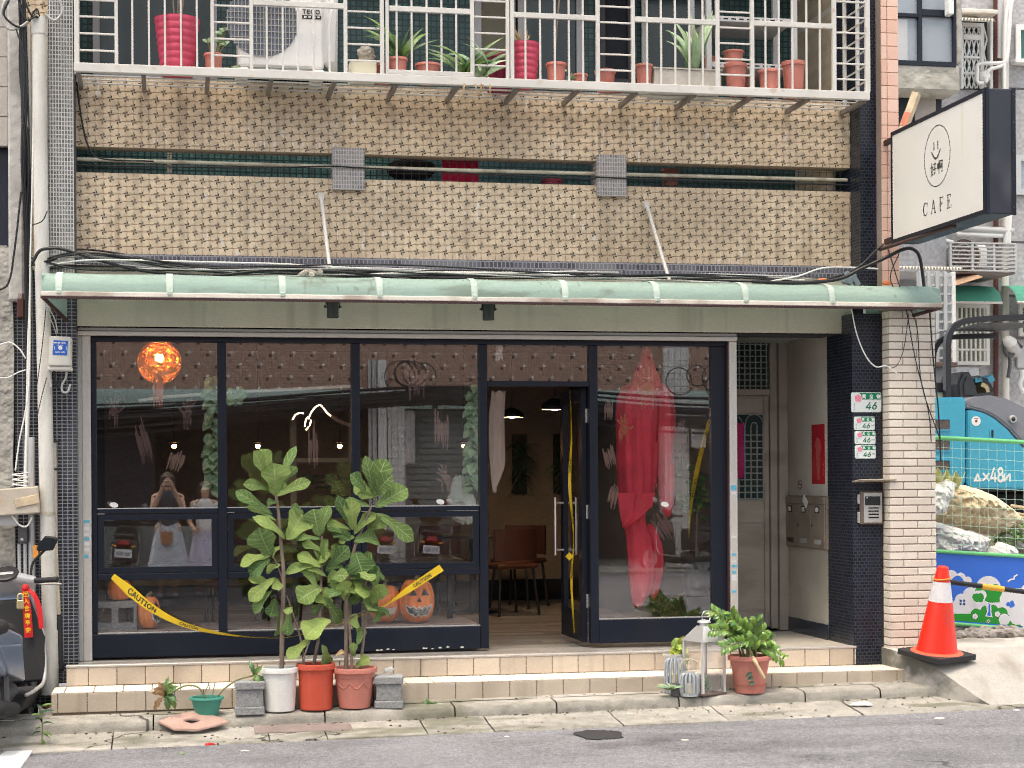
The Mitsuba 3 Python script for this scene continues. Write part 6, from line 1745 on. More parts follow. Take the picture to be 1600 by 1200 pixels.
for k, pts in enumerate([[(1388, 390), (1400, 430), (1415, 480), (1430, 560), (1450, 640), (1455, 690)], [(1405, 395), (1392, 440), (1430, 500), (1440, 600), (1470, 690)], [(1452, 480), (1458, 560), (1466, 640), (1470, 720)], [(1330, 480), (1338, 520), (1352, 555), (1368, 573), (1385, 572), (1402, 584)], [(1420, 490), (1412, 545), (1400, 572), (1382, 575)]]):
    single('dangling_wire', tube(spline([at(u, v, -.49) for u, v in pts], 7), [.004, .004, .006, .005, .003][k], 5), ['m_black', 'm_black', 'm_black', 'm_white', 'm_black'][k], ['thin black wire hanging down the brick pillar from the sign', 'second black wire hanging past the brick pillar', 'thick black wire hanging at the right edge of the brick pillar', 'white wire hanging from the awning over the black column', 'thin wire curling on the brick pillar under the awning'][k], 'wire', smooth=True)

# ---------------------------------------------------------------- the scooter at the left edge
sc, W = scooter(-1.09, -1.33, -0.02, -7, 'grey scooter parked at the left edge with a red ribbon on its handlebar', 'm_body_blue', None, lean=-4)
rbn = thing('ribbon', 'red blessing ribbon with yellow characters tied to the scooter', 'ribbon')
M('m_ribbon', (0.62, 0.015, 0.02), 0.6)
q0, q1 = at(40, 918, -.5), at(45, 996, -.5)
c, w, s = ribbon([q0 + [-.01, 0, .0], (q0 * .6 + q1 * .4) + [.0, -.01, 0], q1], [.03, .052, .056], [(1, 0, .1), (1, 0, .08), (1, 0, .06)])
part(rbn, 'strip', ribbon_mesh(c, w, s), 'm_ribbon', smooth=True)
c, w, s = ribbon([q0, q0 + [.055, -.01, -.05], q0 + [.085, -.01, -.14], q0 + [.1, -.01, -.27]], [.03, .03, .035, .03], [(1, .3, .3), (1, .3, .5), (1, .2, .1), (1, .2, .1)])
part(rbn, 'tail', ribbon_mesh(c, w, s), 'm_ribbon', smooth=True)
part(rbn, 'knot', blob(q0, .022, 3, .3, 2, 2), 'm_ribbon', smooth=True)
for k, g in enumerate(('he', 'jing', 'ping', 'an', 'chu', 'ru')[:6]):
    t_ = (k + .9) / 6.9
    q = q0 * (1 - t_) + q1 * t_
    part(rbn, 'character', pxz(glyph(('chu', 'ru', 'he', 'jing', 'ping', 'an')[k], q[0] - .017, q[2] - .015, .034, .07), -.516, -.514), 'm_yellow')
single('padlock', cat(cbx(q0[0] - .055, q0[0] - .01, -.53, -.5, q0[2] - .14, q0[2] - .08, .006), tube(spline([q0 + [-.05, -.015, -.08], q0 + [-.045, -.015, -.045], q0 + [-.02, -.015, -.045], q0 + [-.018, -.015, -.08]], 5), .006, 6)), M('m_brass', (0.55, 0.45, 0.25), 0.4, 0.6), 'brass padlock hanging beside the red ribbon', 'padlock', kind='stuff')
# ================================================================ plants, lanterns and oddments in front of the steps
def zg(x, y):
    """Height of the strip in front of the steps."""
    return float(zroad(x)) + (0.137 if y > -.72 else 0.13 if y > -.8 else .122)


ZB7 = lambda x, y: (360 + x / 5.333, 680 + y / 5.333)
ZB8 = lambda x, y: (360 + x / 4.8, 880 + y / 4.8)


def fig(name, label, pot_uv, stems, leaves, seed, extra=(), y=-.79):
    t = thing(name, label, 'potted tree')
    r = np.random.default_rng(seed)
    for pts, r0 in stems:
        q = [at(u, v, y + dy) for u, v, dy in pts]
        c = spline(q, 6)
        part(t, 'trunk', tube(c, np.linspace(r0, r0 * .55, len(c)), 8), 'm_bark', smooth=True)
    for z, x0, y0, x1, y1, w in leaves:
        f, sc_ = (ZB7, 5.333) if z == 7 else (ZB8, 4.8)
        dy = r.uniform(-.16, .1)
        b, e = at(*f(x0, y0), y + r.uniform(-.03, .02)), at(*f(x1, y1), y + dy)
        up = (e[2] - b[2]) > 0
        n = np.array([r.uniform(-.55, .55), -1.0, r.uniform(.1, .8)]) if up else np.array([r.uniform(-.5, .5), -.8, r.uniform(.5, 1.2)])
        leaf_part(t, leafm(b, e, w / sc_ / 222 * 1.15, n, r.uniform(.04, .14), r.uniform(.1, .35), 'fiddle', 11, 3, .035), 'm_fig')
    for u, v, dx, dz, n in extra:
        for k in range(n):
            b = at(u + r.normal() * 10, v + r.normal() * 14, y + .05)
            d = np.array([r.normal() + dx, r.normal() * .7, r.normal() * .5 + dz])
            d /= np.linalg.norm(d)
            leaf_part(t, leafm(b, b + d * r.uniform(.12, .19), r.uniform(.075, .12), (r.normal() * .4, -.8, .9), r.uniform(-.05, .15), .2, 'fiddle', 11, 3, .035), 'm_fig')
    return t


F1 = [(7, 300, 380, 195, 130, 110), (7, 340, 330, 250, 115, 120), (7, 370, 500, 360, 235, 215), (7, 400, 480, 545, 90, 80), (7, 420, 420, 550, 260, 70), (7, 380, 510, 668, 385, 100), (7, 320, 450, 108, 405, 85),
      (7, 370, 512, 410, 365, 120), (7, 350, 660, 42, 465, 90), (7, 380, 710, 135, 590, 50), (7, 460, 870, 192, 680, 85), (7, 470, 870, 600, 655, 200), (7, 610, 650, 508, 590, 70), (7, 340, 1000, 235, 775, 205), (7, 440, 920, 350, 1010, 90),
      (7, 340, 1010, 78, 1085, 115), (7, 330, 1030, 165, 1170, 125), (7, 420, 1080, 300, 1140, 90), (8, 330, 110, 142, 285, 95), (8, 310, 205, 178, 378, 75), (8, 355, 370, 355, 545, 105), (8, 440, 370, 430, 545, 80), (7, 390, 560, 300, 560, 60), (8, 460, 330, 420, 380, 60)]
F2 = [(7, 740, 845, 690, 615, 165), (7, 760, 825, 822, 585, 105), (7, 1000, 790, 806, 730, 65), (7, 755, 865, 528, 850, 55), (7, 770, 970, 598, 900, 70), (7, 760, 1100, 560, 990, 90), (7, 790, 1080, 455, 1150, 110), (7, 820, 1100, 985, 930, 115), (7, 790, 1080, 810, 870, 95),
      (8, 690, 180, 508, 285, 155), (8, 650, 190, 560, 20, 70), (8, 720, 100, 552, 8, 55), (8, 752, 425, 560, 560, 175), (8, 690, 612, 702, 800, 125), (8, 600, 570, 428, 722, 95), (8, 760, 335, 645, 210, 135), (8, 730, 300, 610, 380, 70), (8, 740, 110, 880, 90, 90), (8, 700, 250, 830, 450, 90)]
F3 = [(7, 1195, 500, 1125, 175, 85), (7, 1195, 505, 1295, 195, 165), (7, 1130, 480, 1000, 328, 115), (7, 1200, 515, 1028, 420, 120), (7, 1220, 490, 1345, 335, 145), (7, 1210, 600, 1475, 440, 155), (7, 1190, 520, 1060, 490, 65), (7, 1200, 515, 1312, 488, 45), (7, 1160, 590, 945, 550, 65),
      (7, 1010, 770, 895, 505, 85), (7, 1020, 790, 1010, 535, 120), (7, 1030, 825, 1208, 645, 100), (7, 1215, 650, 1528, 880, 120), (7, 1180, 780, 1290, 700, 100), (7, 1010, 840, 806, 735, 85), (7, 1030, 885, 1232, 860, 145), (7, 1040, 970, 1105, 1160, 205), (7, 1000, 880, 870, 800, 85), (7, 1160, 975, 1190, 1170, 70),
      (7, 1040, 850, 900, 890, 90), (8, 880, 120, 728, 100, 90), (8, 1040, 120, 1142, 268, 80), (8, 870, 285, 835, 135, 115), (8, 950, 265, 925, 120, 115), (8, 1000, 300, 1055, 190, 110), (8, 1060, 300, 1155, 160, 100), (8, 1080, 445, 1155, 330, 85), (8, 1100, 330, 1200, 410, 65), (8, 960, 490, 895, 390, 85),
      (8, 950, 615, 985, 475, 75), (8, 930, 705, 925, 595, 55), (8, 938, 775, 1042, 705, 75), (8, 1000, 130, 870, 10, 120), (8, 960, 60, 1060, 130, 110), (8, 860, 220, 740, 250, 90)]
fig('fiddle_leaf_fig', 'fiddle leaf fig with one slim trunk in the white pot', None, [([(440, 1058, .02), (441, 980, 0), (443, 900, -.01), (440, 860, 0), (435, 800, .01), (431, 772, 0)], .016), ([(443, 910, 0), (432, 880, 0), (424, 866, -.02)], .006)], F1, 3, [(425, 900, 0, -.3, 3)])
fig('fiddle_leaf_fig', 'shorter fiddle leaf fig in the red pot between the other two', None, [([(488, 1048, .02), (497, 1000, 0), (500, 950, 0), (503, 880, .02), (503, 838, 0)], .012), ([(476, 1046, 0), (470, 1000, .02), (458, 960, .03), (448, 930, .02)], .008), ([(470, 1040, -.03), (485, 1000, -.04), (496, 985, -.05)], .006)], F2, 5, [(505, 905, 0, -.2, 5), (500, 860, 0, .2, 2)])
fig('fiddle_leaf_fig', 'tallest fiddle leaf fig with three trunks in the ornate terracotta pot', None, [([(541, 1058, .02), (541, 1000, .01), (541, 940, 0), (545, 900, 0), (553, 860, 0), (566, 825, 0), (581, 789, 0)], .015), ([(551, 1056, -.02), (546, 980, 0), (544, 940, .02)], .011), ([(562, 1055, .02), (568, 1000, .03), (572, 950, .04), (571, 890, .04)], .011), ([(546, 965, 0), (570, 955, .01), (590, 948, .02)], .005)], F3, 8, [(548, 920, 0, -.3, 7), (585, 930, .3, -.3, 6), (555, 880, 0, 0, 3)])
leaf_part('fiddle_leaf_fig_002', leafm(at(538, 1020, -.82), at(524, 1024, -.88), .035, (0, -1, .5), .3, .4, 'oval', 7, 2), 'm_leafdry', label='curled dry brown leaf')
p = atz(437, 1108, .13); wx = at(436.5, 1050, -.79)
pot('flower_pot', (wx[0], -.79, zg(wx[0], -.79)), .125, .285, 'm_whitepot', 'white plastic pot holding the slim fig', taper=.8)
wx = at(493.5, 1050, -.79)
pot('flower_pot', (wx[0], -.79, zg(wx[0], -.79)), .125, .3, 'm_redpot', 'tall red plastic pot between the white and terracotta pots', taper=.84)
wx = at(554, 1050, -.79)
tp_ = pot('flower_pot', (wx[0], -.79, zg(wx[0], -.79)), .147, .265, 'm_terra', 'wide terracotta coloured pot with relief swags holding the tallest fig', taper=.7)
zz = zg(wx[0], -.79)
for k in range(3):
    a0 = -math.pi / 2 - .75 + k * .75
    a = np.linspace(a0 - .33, a0 + .33, 9)
    s = np.linspace(-1, 1, 9)
    part(tp_, 'swag', tube(np.stack([wx[0] + (.1275 - .008 * (1 - s * s)) * np.cos(a), -.79 + (.1275 - .008 * (1 - s * s)) * np.sin(a), zz + .17 - .035 * (1 - s * s)], 1), .005, 5), 'm_terra', smooth=True)
part(tp_, 'ring', lathe([(.128, .196), (.1335, .2), (.129, .204)], (wx[0], -.79, zz), 36), 'm_terra', smooth=True)
a = at(390, 1118, -.83)
cinder('cinder_block', (a[0], -.83, zg(a[0], -.83)), 'grey concrete block left of the white pot', .19, .17, .215)
a = at(607, 1106, -.8)
cinder('cinder_block', (a[0] + .005, -.79, zg(a[0], -.8)), 'grey concrete block right of the terracotta coloured pot', .19, .2, .21, -8)
single('paper_scrap', mv(cbx(-.035, .035, -.02, .02, -.002, .03, .01), *at(608, 1050, -.55), ry=-14), 'm_white', 'crumpled white paper scrap on the tread above the right block', 'litter')
gp = at(323, 1100, -.86)
pot('flower_pot', (gp[0], -.83, zg(gp[0], -.83)), .108, .122, 'm_greenpot', 'shallow teal plastic bowl pot at the foot of the steps', taper=.66)
t = thing('drooping_plant', 'leggy plant with lobed leaves drooping out of the teal bowl', 'plant')
b = at(320, 1090, -.83)
for pts, lf in (([(320, 1090), (312, 1076), (300, 1071), (285, 1073), (262, 1086)], 0), ([(340, 1088), (352, 1075), (372, 1062), (398, 1055)], 1), ([(318, 1088), (322, 1078), (326, 1070)], 2), ([(332, 1088), (334, 1076), (336, 1066)], 2)):
    part(t, 'stem', tube(spline([at(u, v, -.83) for u, v in pts], 6), .006 if lf < 2 else .003, 6), 'm_stem', smooth=True)
for k in range(11):
    q = at(258, 1086, -.86)
    d = np.array([rng.uniform(-1, .7), rng.uniform(-.5, .2), rng.uniform(-.9, .6)])
    leaf_part(t, leafm(q, q + d / np.linalg.norm(d) * rng.uniform(.09, .14), .06, (d[0] * .4, -1, .5), .2, .3, 'lobed', 11, 2, .08), 'm_leafdry' if d[0] < -.15 else 'm_leaf')
for k in range(7):
    q = at(398, 1054, -.84)
    d = np.array([rng.uniform(-.3, .9), rng.uniform(-.4, .2), rng.uniform(-.8, .9)])
    leaf_part(t, leafm(q, q + d / np.linalg.norm(d) * rng.uniform(.08, .12), .05, (d[0] * .4, -1, .5), .2, .3, 'lobed', 11, 2, .05), 'm_leaf')
# broken board, litter, weeds
c = atz(300, 1128, .12)
bp_ = Polygon([(-.21, .05), (-.12, .1), (.02, .12), (.1, .09), (.2, .03), (.235, .0), (.14, -.06), (.04, -.1), (-.03, -.085), (-.11, -.07), (-.15, -.02)])
hole = Polygon([(-.06, .02), (-.02, .035), (.03, .02), (.06, .0), (.0, -.03), (-.03, -.01)])
m = pxy(bp_.difference(hole), 0, .012)
m = trimesh.Trimesh(np.array(m.vertices) + np.stack([0 * m.vertices[:, 0], 0 * m.vertices[:, 0], .012 * np.sin(m.vertices[:, 0] * 9 + 1) + .4 * np.clip(m.vertices[:, 1], -1, 1)], 1), m.faces, process=False)
single('broken_board', mv(m, c[0], -.965, .082), M('m_board', grain((0.45, 0.3, 0.25), 0.25, 9, (0.12, 0.08, 0.07), 0.6), 0.85), 'broken pinkish board with a torn hole lying on the kerb', 'board')
t = thing('weed', 'tall weed with a drooping tip growing in the gutter at the left', 'plant')
b = atz(65, 1166, .0)
part(t, 'stem', tube(spline([b, b + [.005, 0, .12], b + [-.005, 0, .24]], 5), .004, 5), 'm_stem')
for k in range(16):
    h = .05 + .2 * rng.random()
    q = b + [0, 0, h]
    d = np.array([rng.normal(), rng.normal() * .5, .2 - 1.0 * (h < .13)])
    leaf_part(t, leafm(q, q + d / np.linalg.norm(d) * (.05 + .04 * rng.random()), .02, (0, -.6, 1), .2, .2, 'oval', 6, 1), 'm_leaf' if k % 3 else 'm_leafdark')
for k, (u, v, lab) in enumerate(((480, 1105, 'tiny weed at the foot of the red pot'), (640, 1092, 'straggly weed right of the right concrete block'), (672, 1103, 'low weed in the kerb right of the concrete block'), (72, 1108, 'dry weed by the corner of the lower step'))):
    b = atz(u, v, .125)
    t = thing('weed', lab, 'plant')
    tuft(t, b, 9, .07, .02, 'm_leaf' if k < 3 else 'm_leafdry', 1, .6, 'oval')
for u, v, s, m_, lab in ((328, 1163, .03, 'm_red', 'crushed red wrapper on the road edge'), (233, 1144, .025, 'm_offwhite', 'pale stone chip on the kerb'), (285, 1177, .016, 'm_leaf', 'small green leaf on the road'), (383, 1174, .022, 'm_offwhite', 'pale paper scrap on the road left of the pots'), (792, 1156, .014, 'm_white', 'white speck of litter on the road right of the drain'), (1345, 1117, .06, 'm_white', 'flat white paper in the gutter near the ramp'), (1468, 1140, .03, 'm_offwhite', 'pale scrap on the road by the ramp'), (1070, 1165, .02, 'm_offwhite', 'pale scrap on the road below the lanterns'), (650, 1119, .02, 'm_leafdry', 'pinkish bit of litter in the gutter below the right block'), (985, 1131, .02, 'm_offwhite', 'pale scrap by the tar patch'), (1588, 1128, .02, 'm_white', 'white scrap at the right edge of the road')):
    q = atz(u, v, .02 if v < 1150 else .0)
    single('litter', mv(blob((0, 0, 0), s, u, .7, 2, 2, (1.2, .8, .22)), q[0], q[1], float(zroad(q[0])) + (.055 if v < 1150 and u < 1000 else .035) * (v < 1150) + s * .15), m_, lab, 'litter')
r = np.random.default_rng(21)
bits, dead = [], []
for k in range(420):
    x = r.uniform(-1.1, 5.4)
    y, z = ((-.93 + .012 * r.normal(), .05) if k % 3 == 0 else (r.uniform(-1.34, -.93), None) if k % 3 == 1 else (-.672 - abs(r.normal()) * .02, .132))
    z = .045 + (y + .93) * .1 if z is None else z
    s = r.uniform(.003, .009)
    m = mv(blob((0, 0, 0), s, k, .8, 1.6, 1, (1.3, 1, .5)), x, y, float(zroad(x)) + z + s * .2, rz=r.uniform(0, 360))
    (bits if k % 4 else dead).append(m)
single('grit', cat(bits), 'm_soil', 'dark grit gathered along the kerb and the foot of the steps', 'grit', kind='stuff')
single('leaf_litter', cat(dead), M('m_litter', (0.33, 0.25, 0.15), 0.9), 'small pale bits of leaf litter strewn along the gutter', 'leaf litter', kind='stuff')
# drain cover in the gutter
q0, q1 = atz(398, 1148, .02), atz(545, 1134, .02)
dc = thing('drain_cover', 'dark worn timber drain cover set in the gutter below the pots', 'drain cover')
part(dc, 'board', mv(cbx(q0[0], q1[0], -.1, .1, -.012, .008, .004), 0, -1.01, .034 + .012 * (q0[0] - .1), rx=5.7), M('m_drain', grain((0.2, 0.16, 0.15), 0.25, 9, (0.36, 0.33, 0.3), 0.4), 0.85))

# ---------------------------------------------------------------- lanterns by the door
lt = thing('lantern', 'tall silver glass lantern with a pyramid roof beside the potted plant', 'lantern')
lc = at(1100, 1000, -.8)
LZ = zg(lc[0], -.8)
L = lambda m: mv(m, lc[0], -.8, LZ, 24)
s = .097
for a in (-1, 1):
    for b in (-1, 1):
        part(lt, 'corner_post', L(cbx(a * s - .0085, a * s + .0085, b * s - .0085, b * s + .0085, .015, .365, .001)), 'm_roofmetal' if 'm_roofmetal' in scene else M('m_roofmetal', (0.72, 0.72, 0.72), 0.3, 0.6))
part(lt, 'base', L(cbx(-s - .012, s + .012, -s - .012, s + .012, 0, .0145, .003)), M('m_lbase', (0.12, 0.09, 0.075), 0.5))
for i in range(4):
    g = trimesh.Trimesh([(-s + .008, -s, .016), (s - .008, -s, .016), (s - .008, -s, .364), (-s + .008, -s, .364)], [(0, 1, 2), (0, 2, 3)], process=False)
    part(lt, 'pane', L(mv(g, rz=90 * i)), 'm_glass')
e, t1 = s + .014, .036
rf = [(-e, -e, .366), (e, -e, .366), (e, e, .366), (-e, e, .366), (-t1, -t1, .468), (t1, -t1, .468), (t1, t1, .468), (-t1, t1, .468)]
part(lt, 'roof', L(trimesh.Trimesh(rf, [f for i in range(4) for f in ((i, (i + 1) % 4, (i + 1) % 4 + 4), (i, (i + 1) % 4 + 4, i + 4))] + [(4, 5, 6), (4, 6, 7)], process=False)), 'm_roofmetal')
part(lt, 'chimney', L(lathe([(.03, .468), (.03, .487), (.048, .49), (.042, .503), (.001, .512)], (0, 0, 0), 20)), 'm_roofmetal', smooth=35)
a = np.linspace(0, 2 * math.pi, 25)
part(lt, 'ring_handle', L(mv(tube(np.stack([.038 * np.cos(a), 0 * a, .038 * np.sin(a)], 1), .004, 6), .022, 0, .53, ry=20)), 'm_chrome', smooth=True)
lp = thing('lantern_moss', 'dark mossy plant inside the tall silver lantern', 'plant')
for k in range(70):
    q = np.array([lc[0], -.8, LZ + .03])
    d = np.array([rng.normal() * .6, rng.normal() * .6, abs(rng.normal()) * .9])
    d = d / np.linalg.norm(d) * rng.uniform(.06, .12)
    leaf_part(lp, leafm(q + d * .3, q + d * np.array([.62, .62, 1.05]), .014, (0, -1, .5), .2, 0, 'blade', 5, 1), 'm_leaf')


def barlantern(u, y, r, h, label, handle):
    c = at(u, 1070, y)
    z = zg(c[0], y)
    t = thing('lantern', label, 'lantern')
    M_ = 'm_bluegrey' if 'm_bluegrey' in scene else M('m_bluegrey', (0.36, 0.4, 0.44), 0.55)
    for k in range(14):
        a = 2 * math.pi * k / 14
        pr = [(r * .9, .012), (r, .04), (r, h * .72), (r * .82, h * .88), (r * .55, h * .93)]
        pts = np.array([(c[0] + q * math.cos(a), y + q * math.sin(a), z + zz_) for q, zz_ in pr])
        part(t, 'slat', tube(spline(pts, 3), r * .115, 4), M_, smooth=False)
    part(t, 'base', lathe([(.001, .012), (r * .95, .012), (r * .95, 0), (.001, 0)], (c[0], y, z), 24), M_)
    part(t, 'neck', lathe([(r * .5, h * .9), (r * .62, h * .94), (r * .62, h), (r * .55, h), (r * .5, h * .92)], (c[0], y, z), 24), 'm_galv', smooth=35)
    part(t, 'glass', lathe([(r * .72, .015), (r * .76, h * .4), (r * .7, h * .75), (r * .5, h * .9)], (c[0], y, z), 20), 'm_clear', smooth=True)
    part(t, 'candle', lathe([(.001, h * .5), (r * .36, h * .5), (r * .38, .013)], (c[0], y, z), 18), M('m_candle', (0.75, 0.66, 0.45), 0.5) if 'm_candle' not in scene else 'm_candle', smooth=35)
    if handle:
        a = np.linspace(-.35, math.pi + .35, 20)
        part(t, 'rope_handle', tube(np.stack([c[0] + r * 1.02 * np.cos(a), y + 0 * a, z + h + r * .5 + r * .8 * np.sin(a)], 1), .006, 6), 'm_rope' if 'm_rope' in scene else M('m_rope', (0.5, 0.43, 0.32), 0.9), smooth=True)


barlantern(1054, -.74, .066, .255, 'larger grey slatted lantern behind the small one', False)
barlantern(1077.5, -.88, .064, .165, 'small grey slatted lantern with a rope handle and a candle', True)
c = at(1055, 1082, -.86)
pot('flower_pot', (c[0], -.86, zg(c[0], -.86)), .032, .088, 'm_darkgrey', 'small dark cylinder pot in front of the larger slatted lantern', taper=.95)
t = thing('grass_plant', 'pale grey green grassy plant spilling left from the small dark pot', 'plant')
tuft(t, (c[0] - .045, -.88, zg(c[0], -.86) + .05), 60, .1, .012, 'm_leafpale', 1.0, .25, 'blade')
c = at(1053, 1040, -.5)
pot('flower_pot', (c[0], -.47, .276), .068, .13, 'm_greyplastic', 'grey pot on the lower step behind the slatted lanterns')
t = thing('leafy_plant', 'yellow green leafy plant in the grey pot on the lower step', 'plant')
for k in range(34):
    q = at(1060 + rng.normal() * 4, 1022 + rng.normal() * 8, -.47)
    d = np.array([rng.normal(), rng.normal() * .6 - .2, rng.normal() * .7 + .3])
    leaf_part(t, leafm(q, q + d / np.linalg.norm(d) * .075, .05, (d[0] * .4, -.8, .8), .15, .25, 'round', 6, 2), 'm_lime' if 'm_lime' in scene else M('m_lime', leafcol((0.42, 0.48, 0.08), (0.22, 0.36, 0.08), (0.6, 0.62, 0.3), 4, .3), .45))
# zz plant
c = at(1171.5, 1045, -.82)
zb = zg(c[0], -.82)
zp = pot('flower_pot', (c[0], -.82, zb), .147, .255, 'm_terra', 'terracotta coloured pot with a broken stem hanging over its front, right of the lanterns', taper=.66)
part(zp, 'foot', lathe([(.1, 0), (.104, .02), (.112, .05), (.118, .055)], (c[0], -.82, zb), 28), 'm_terra', smooth=True)
t = thing('zz_plant', 'glossy green plant with arching leaflet stems in the pot right of the lanterns', 'plant')
tips = [(1113, 955), (1112, 985), (1142, 958), (1160, 975), (1182, 968), (1195, 985), (1203, 1000), (1130, 1012), (1210, 1018), (1222, 1030), (1148, 990), (1172, 985), (1165, 1000), (1126, 968), (1186, 1008), (1150, 972), (1200, 1012)]
r = np.random.default_rng(4)
for k, (u, v) in enumerate(tips):
    b = np.array([c[0] + r.normal() * .05, -.82 + r.normal() * .04, zb + .22])
    e = at(u, v, -.82 + r.uniform(-.2, .12))
    m_ = (b + e) / 2 + np.array([(b[0] - e[0]) * .15, 0, .25 * abs(e[0] - b[0]) + .02])
    cc = spline([b, m_, e], 8)
    part(t, 'stem', tube(cc, np.linspace(.0085, .003, len(cc)), 6), 'm_stem', smooth=True)
    for i in range(5, len(cc), 1):
        d = cc[min(i + 1, len(cc) - 1)] - cc[i - 1]
        d /= np.linalg.norm(d) + 1e-9
        sd = np.cross(d, [0, -1, .3]); sd /= np.linalg.norm(sd) + 1e-9
        for sg in (-1, 1):
            q = cc[i] + sd * sg * .05 + d * .035 + np.array([0, r.uniform(-.02, .02), 0])
            leaf_part(t, leafm(cc[i], q, .026, (sd[0] * .2, -1, .7), .1, .2, 'oval', 6, 2, .01), 'm_zz' if 'm_zz' in scene else M('m_zz', leafcol((0.2, 0.34, 0.05), (0.05, 0.14, 0.03), (0.35, 0.45, 0.15), 3, .2), .22))
part(t, 'broken_stem', tube(spline([(c[0] - .02, -.92, zb + .26), (c[0] - .01, -.98, zb + .22), (c[0] + .05, -.985, zb + .11)], 5), [.014] * 6 + [.011] * 5, 7), M('m_deadstem', (0.6, 0.5, 0.3), 0.7), smooth=True)
for dx, dz in ((-.03, .15), (-.02, .12), (-.01, .085)):
    q = np.array([c[0] + dx, -.96, zb + dz])
    leaf_part(t, leafm(q, q + [-.05, -.01, -.01 + dx * .5], .03, (0, -1, .4), .1, .2, 'oval', 6, 2), 'm_leafdark')
# ================================================================ projecting sign
SX = 5.131
sg_ = thing('cafe_sign', 'projecting box sign with a smiling face and the word CAFE on white', 'sign')
part(sg_, 'case', cat(cbx(SX + .004, SX + .2, -2.004, -.5, 3.317, 4.117, .006)), M('m_signmetal', grain((0.03, 0.035, 0.05), 0.3, 4, (0.18, 0.19, 0.21), 0.35), 0.4, 0.2), label='dark metal case of the sign')
part(sg_, 'end_cap', cat(cbx(SX + .0, SX + .022, -2.012, -2.004, 3.31, 4.123, .003), cbx(SX + .175, SX + .204, -2.012, -2.004, 3.31, 4.123, .003)), 'm_navy')
part(sg_, 'rivets', cat([mv(trimesh.creation.icosphere(1, .005), SX + .187, -2.013, z) for z in np.linspace(3.36, 4.08, 5)]), 'm_darkgrey', kind='stuff')


def signface(p, n, uv):
    a = fbm(p.y * 3, p.z * 3, 1.0, 3)
    st_ = smoothstep(0.58, 0.8, fbm(p.y * 12, p.z * .5, 2.0, 3))
    return mix(mi.Color3f(0.78, 0.76, 0.71) * (0.95 + 0.08 * a), (0.66, 0.57, 0.4), 0.4 * st_)


part(sg_, 'face', bx(SX - .004, SX + .004, -1.975, -.525, 3.345, 4.09), M('m_signface', proc(signface), 0.4))
part(sg_, 'frame', pyz(sbox(-2.004, 3.316, -.5, 4.118).difference(sbox(-1.975, 3.345, -.525, 4.09)), SX - .008, SX + .004), 'm_navy')
sy = lambda u, v: (-atx(u, v, SX)[1], atx(u, v, SX)[2])


def onsign(poly, d=.0055):
    """A flat mark on the sign's left face; x of the polygon runs to the right as one reads it."""
    return pyz(affinity.scale(poly, -1, 1, origin=(0, 0)), SX - d, SX - .004)


cx_, cz_ = sy(1465.2, 243.6)
circ = Point(cx_, cz_).buffer(.208, 32)
part(sg_, 'ring', onsign(circ.difference(circ.buffer(-.0065))), 'm_ink')
face = [LineString([(cx_ - .05, cz_ + .095), (cx_ - .05, cz_ + .05)]), LineString([(cx_ + .012, cz_ + .095), (cx_ + .012, cz_ + .05)]),
        LineString([(cx_ - .085 + .135 * t, cz_ + .035 - .05 * math.sin(math.pi * t)) for t in np.linspace(0, 1, 14)])]
part(sg_, 'smile', onsign(unary_union([f.buffer(.0065, 4) for f in face])), 'm_ink', kind='stuff')
part(sg_, 'character', onsign(glyph('hao', cx_ - .105, cz_ - .125, .085, .05, 1.05)), 'm_ink')
part(sg_, 'character', onsign(glyph('a', cx_ + .0, cz_ - .12, .085, .05, 1.05)), 'm_ink')


def serif(ch):
    H = LineString
    tk, tn = .085, .035
    if ch == 'C':
        a = np.linspace(math.radians(38), math.radians(322), 26)
        o = Polygon(list(zip(.42 + .42 * np.cos(a), .5 + .52 * np.sin(a))) + list(zip(.46 + .36 * np.cos(a[::-1]), .5 + .46 * np.sin(a[::-1]))))
        a2 = np.linspace(math.radians(120), math.radians(240), 12)
        return unary_union([o.buffer(.012), Polygon(list(zip(.42 + .44 * np.cos(a2), .5 + .46 * np.sin(a2))) + list(zip(.44 + .3 * np.cos(a2[::-1]), .5 + .44 * np.sin(a2[::-1])))), H([(.76, .98), (.76, .7)]).buffer(.03)])
    if ch == 'A':
        return unary_union([H([(.45, 1), (.12, 0)]).buffer(tn), H([(.47, .98), (.8, 0)]).buffer(tk * .8), H([(.24, .36), (.66, .36)]).buffer(tn * .8), H([(.0, 0), (.26, 0)]).buffer(.025), H([(.64, 0), (.98, 0)]).buffer(.025)])
    g = [H([(.2, 0), (.2, 1)]).buffer(tk * .85), H([(.05, 0), (.38, 0)]).buffer(.025), H([(.05, 1), (.7, 1)]).buffer(.028), H([(.7, 1), (.7, .8)]).buffer(.028), H([(.2, .52), (.52, .52)]).buffer(tn * .8), H([(.52, .62), (.52, .42)]).buffer(.024)]
    if ch == 'E':
        g += [H([(.05, 0), (.74, 0)]).buffer(.028), H([(.74, 0), (.74, .22)]).buffer(.028)]
    return unary_union(g)


for ch, u, v in (('C', 1443.5, 338.5), ('A', 1455.5, 334.5), ('F', 1468.5, 330), ('E', 1480.5, 326)):
    x, z = sy(u, v)
    part(sg_, 'letter', onsign(affinity.translate(affinity.scale(serif(ch), .088, .088, origin=(0, 0)), x, z)), 'm_ink')
part(sg_, 'arm', cat(cbx(SX + .02, SX + .05, -.5, -.2, 4.06, 4.1, .004), cbx(SX + .02, SX + .05, -.5, -.2, 3.34, 3.38, .004)), M('m_rustarm', (0.06, 0.035, 0.03), 0.7))
part(sg_, 'under_arm', tube([(SX + .02, -1.5, 3.31), (SX - .02, -.32, 3.3)], .014, 6), 'm_rustarm')

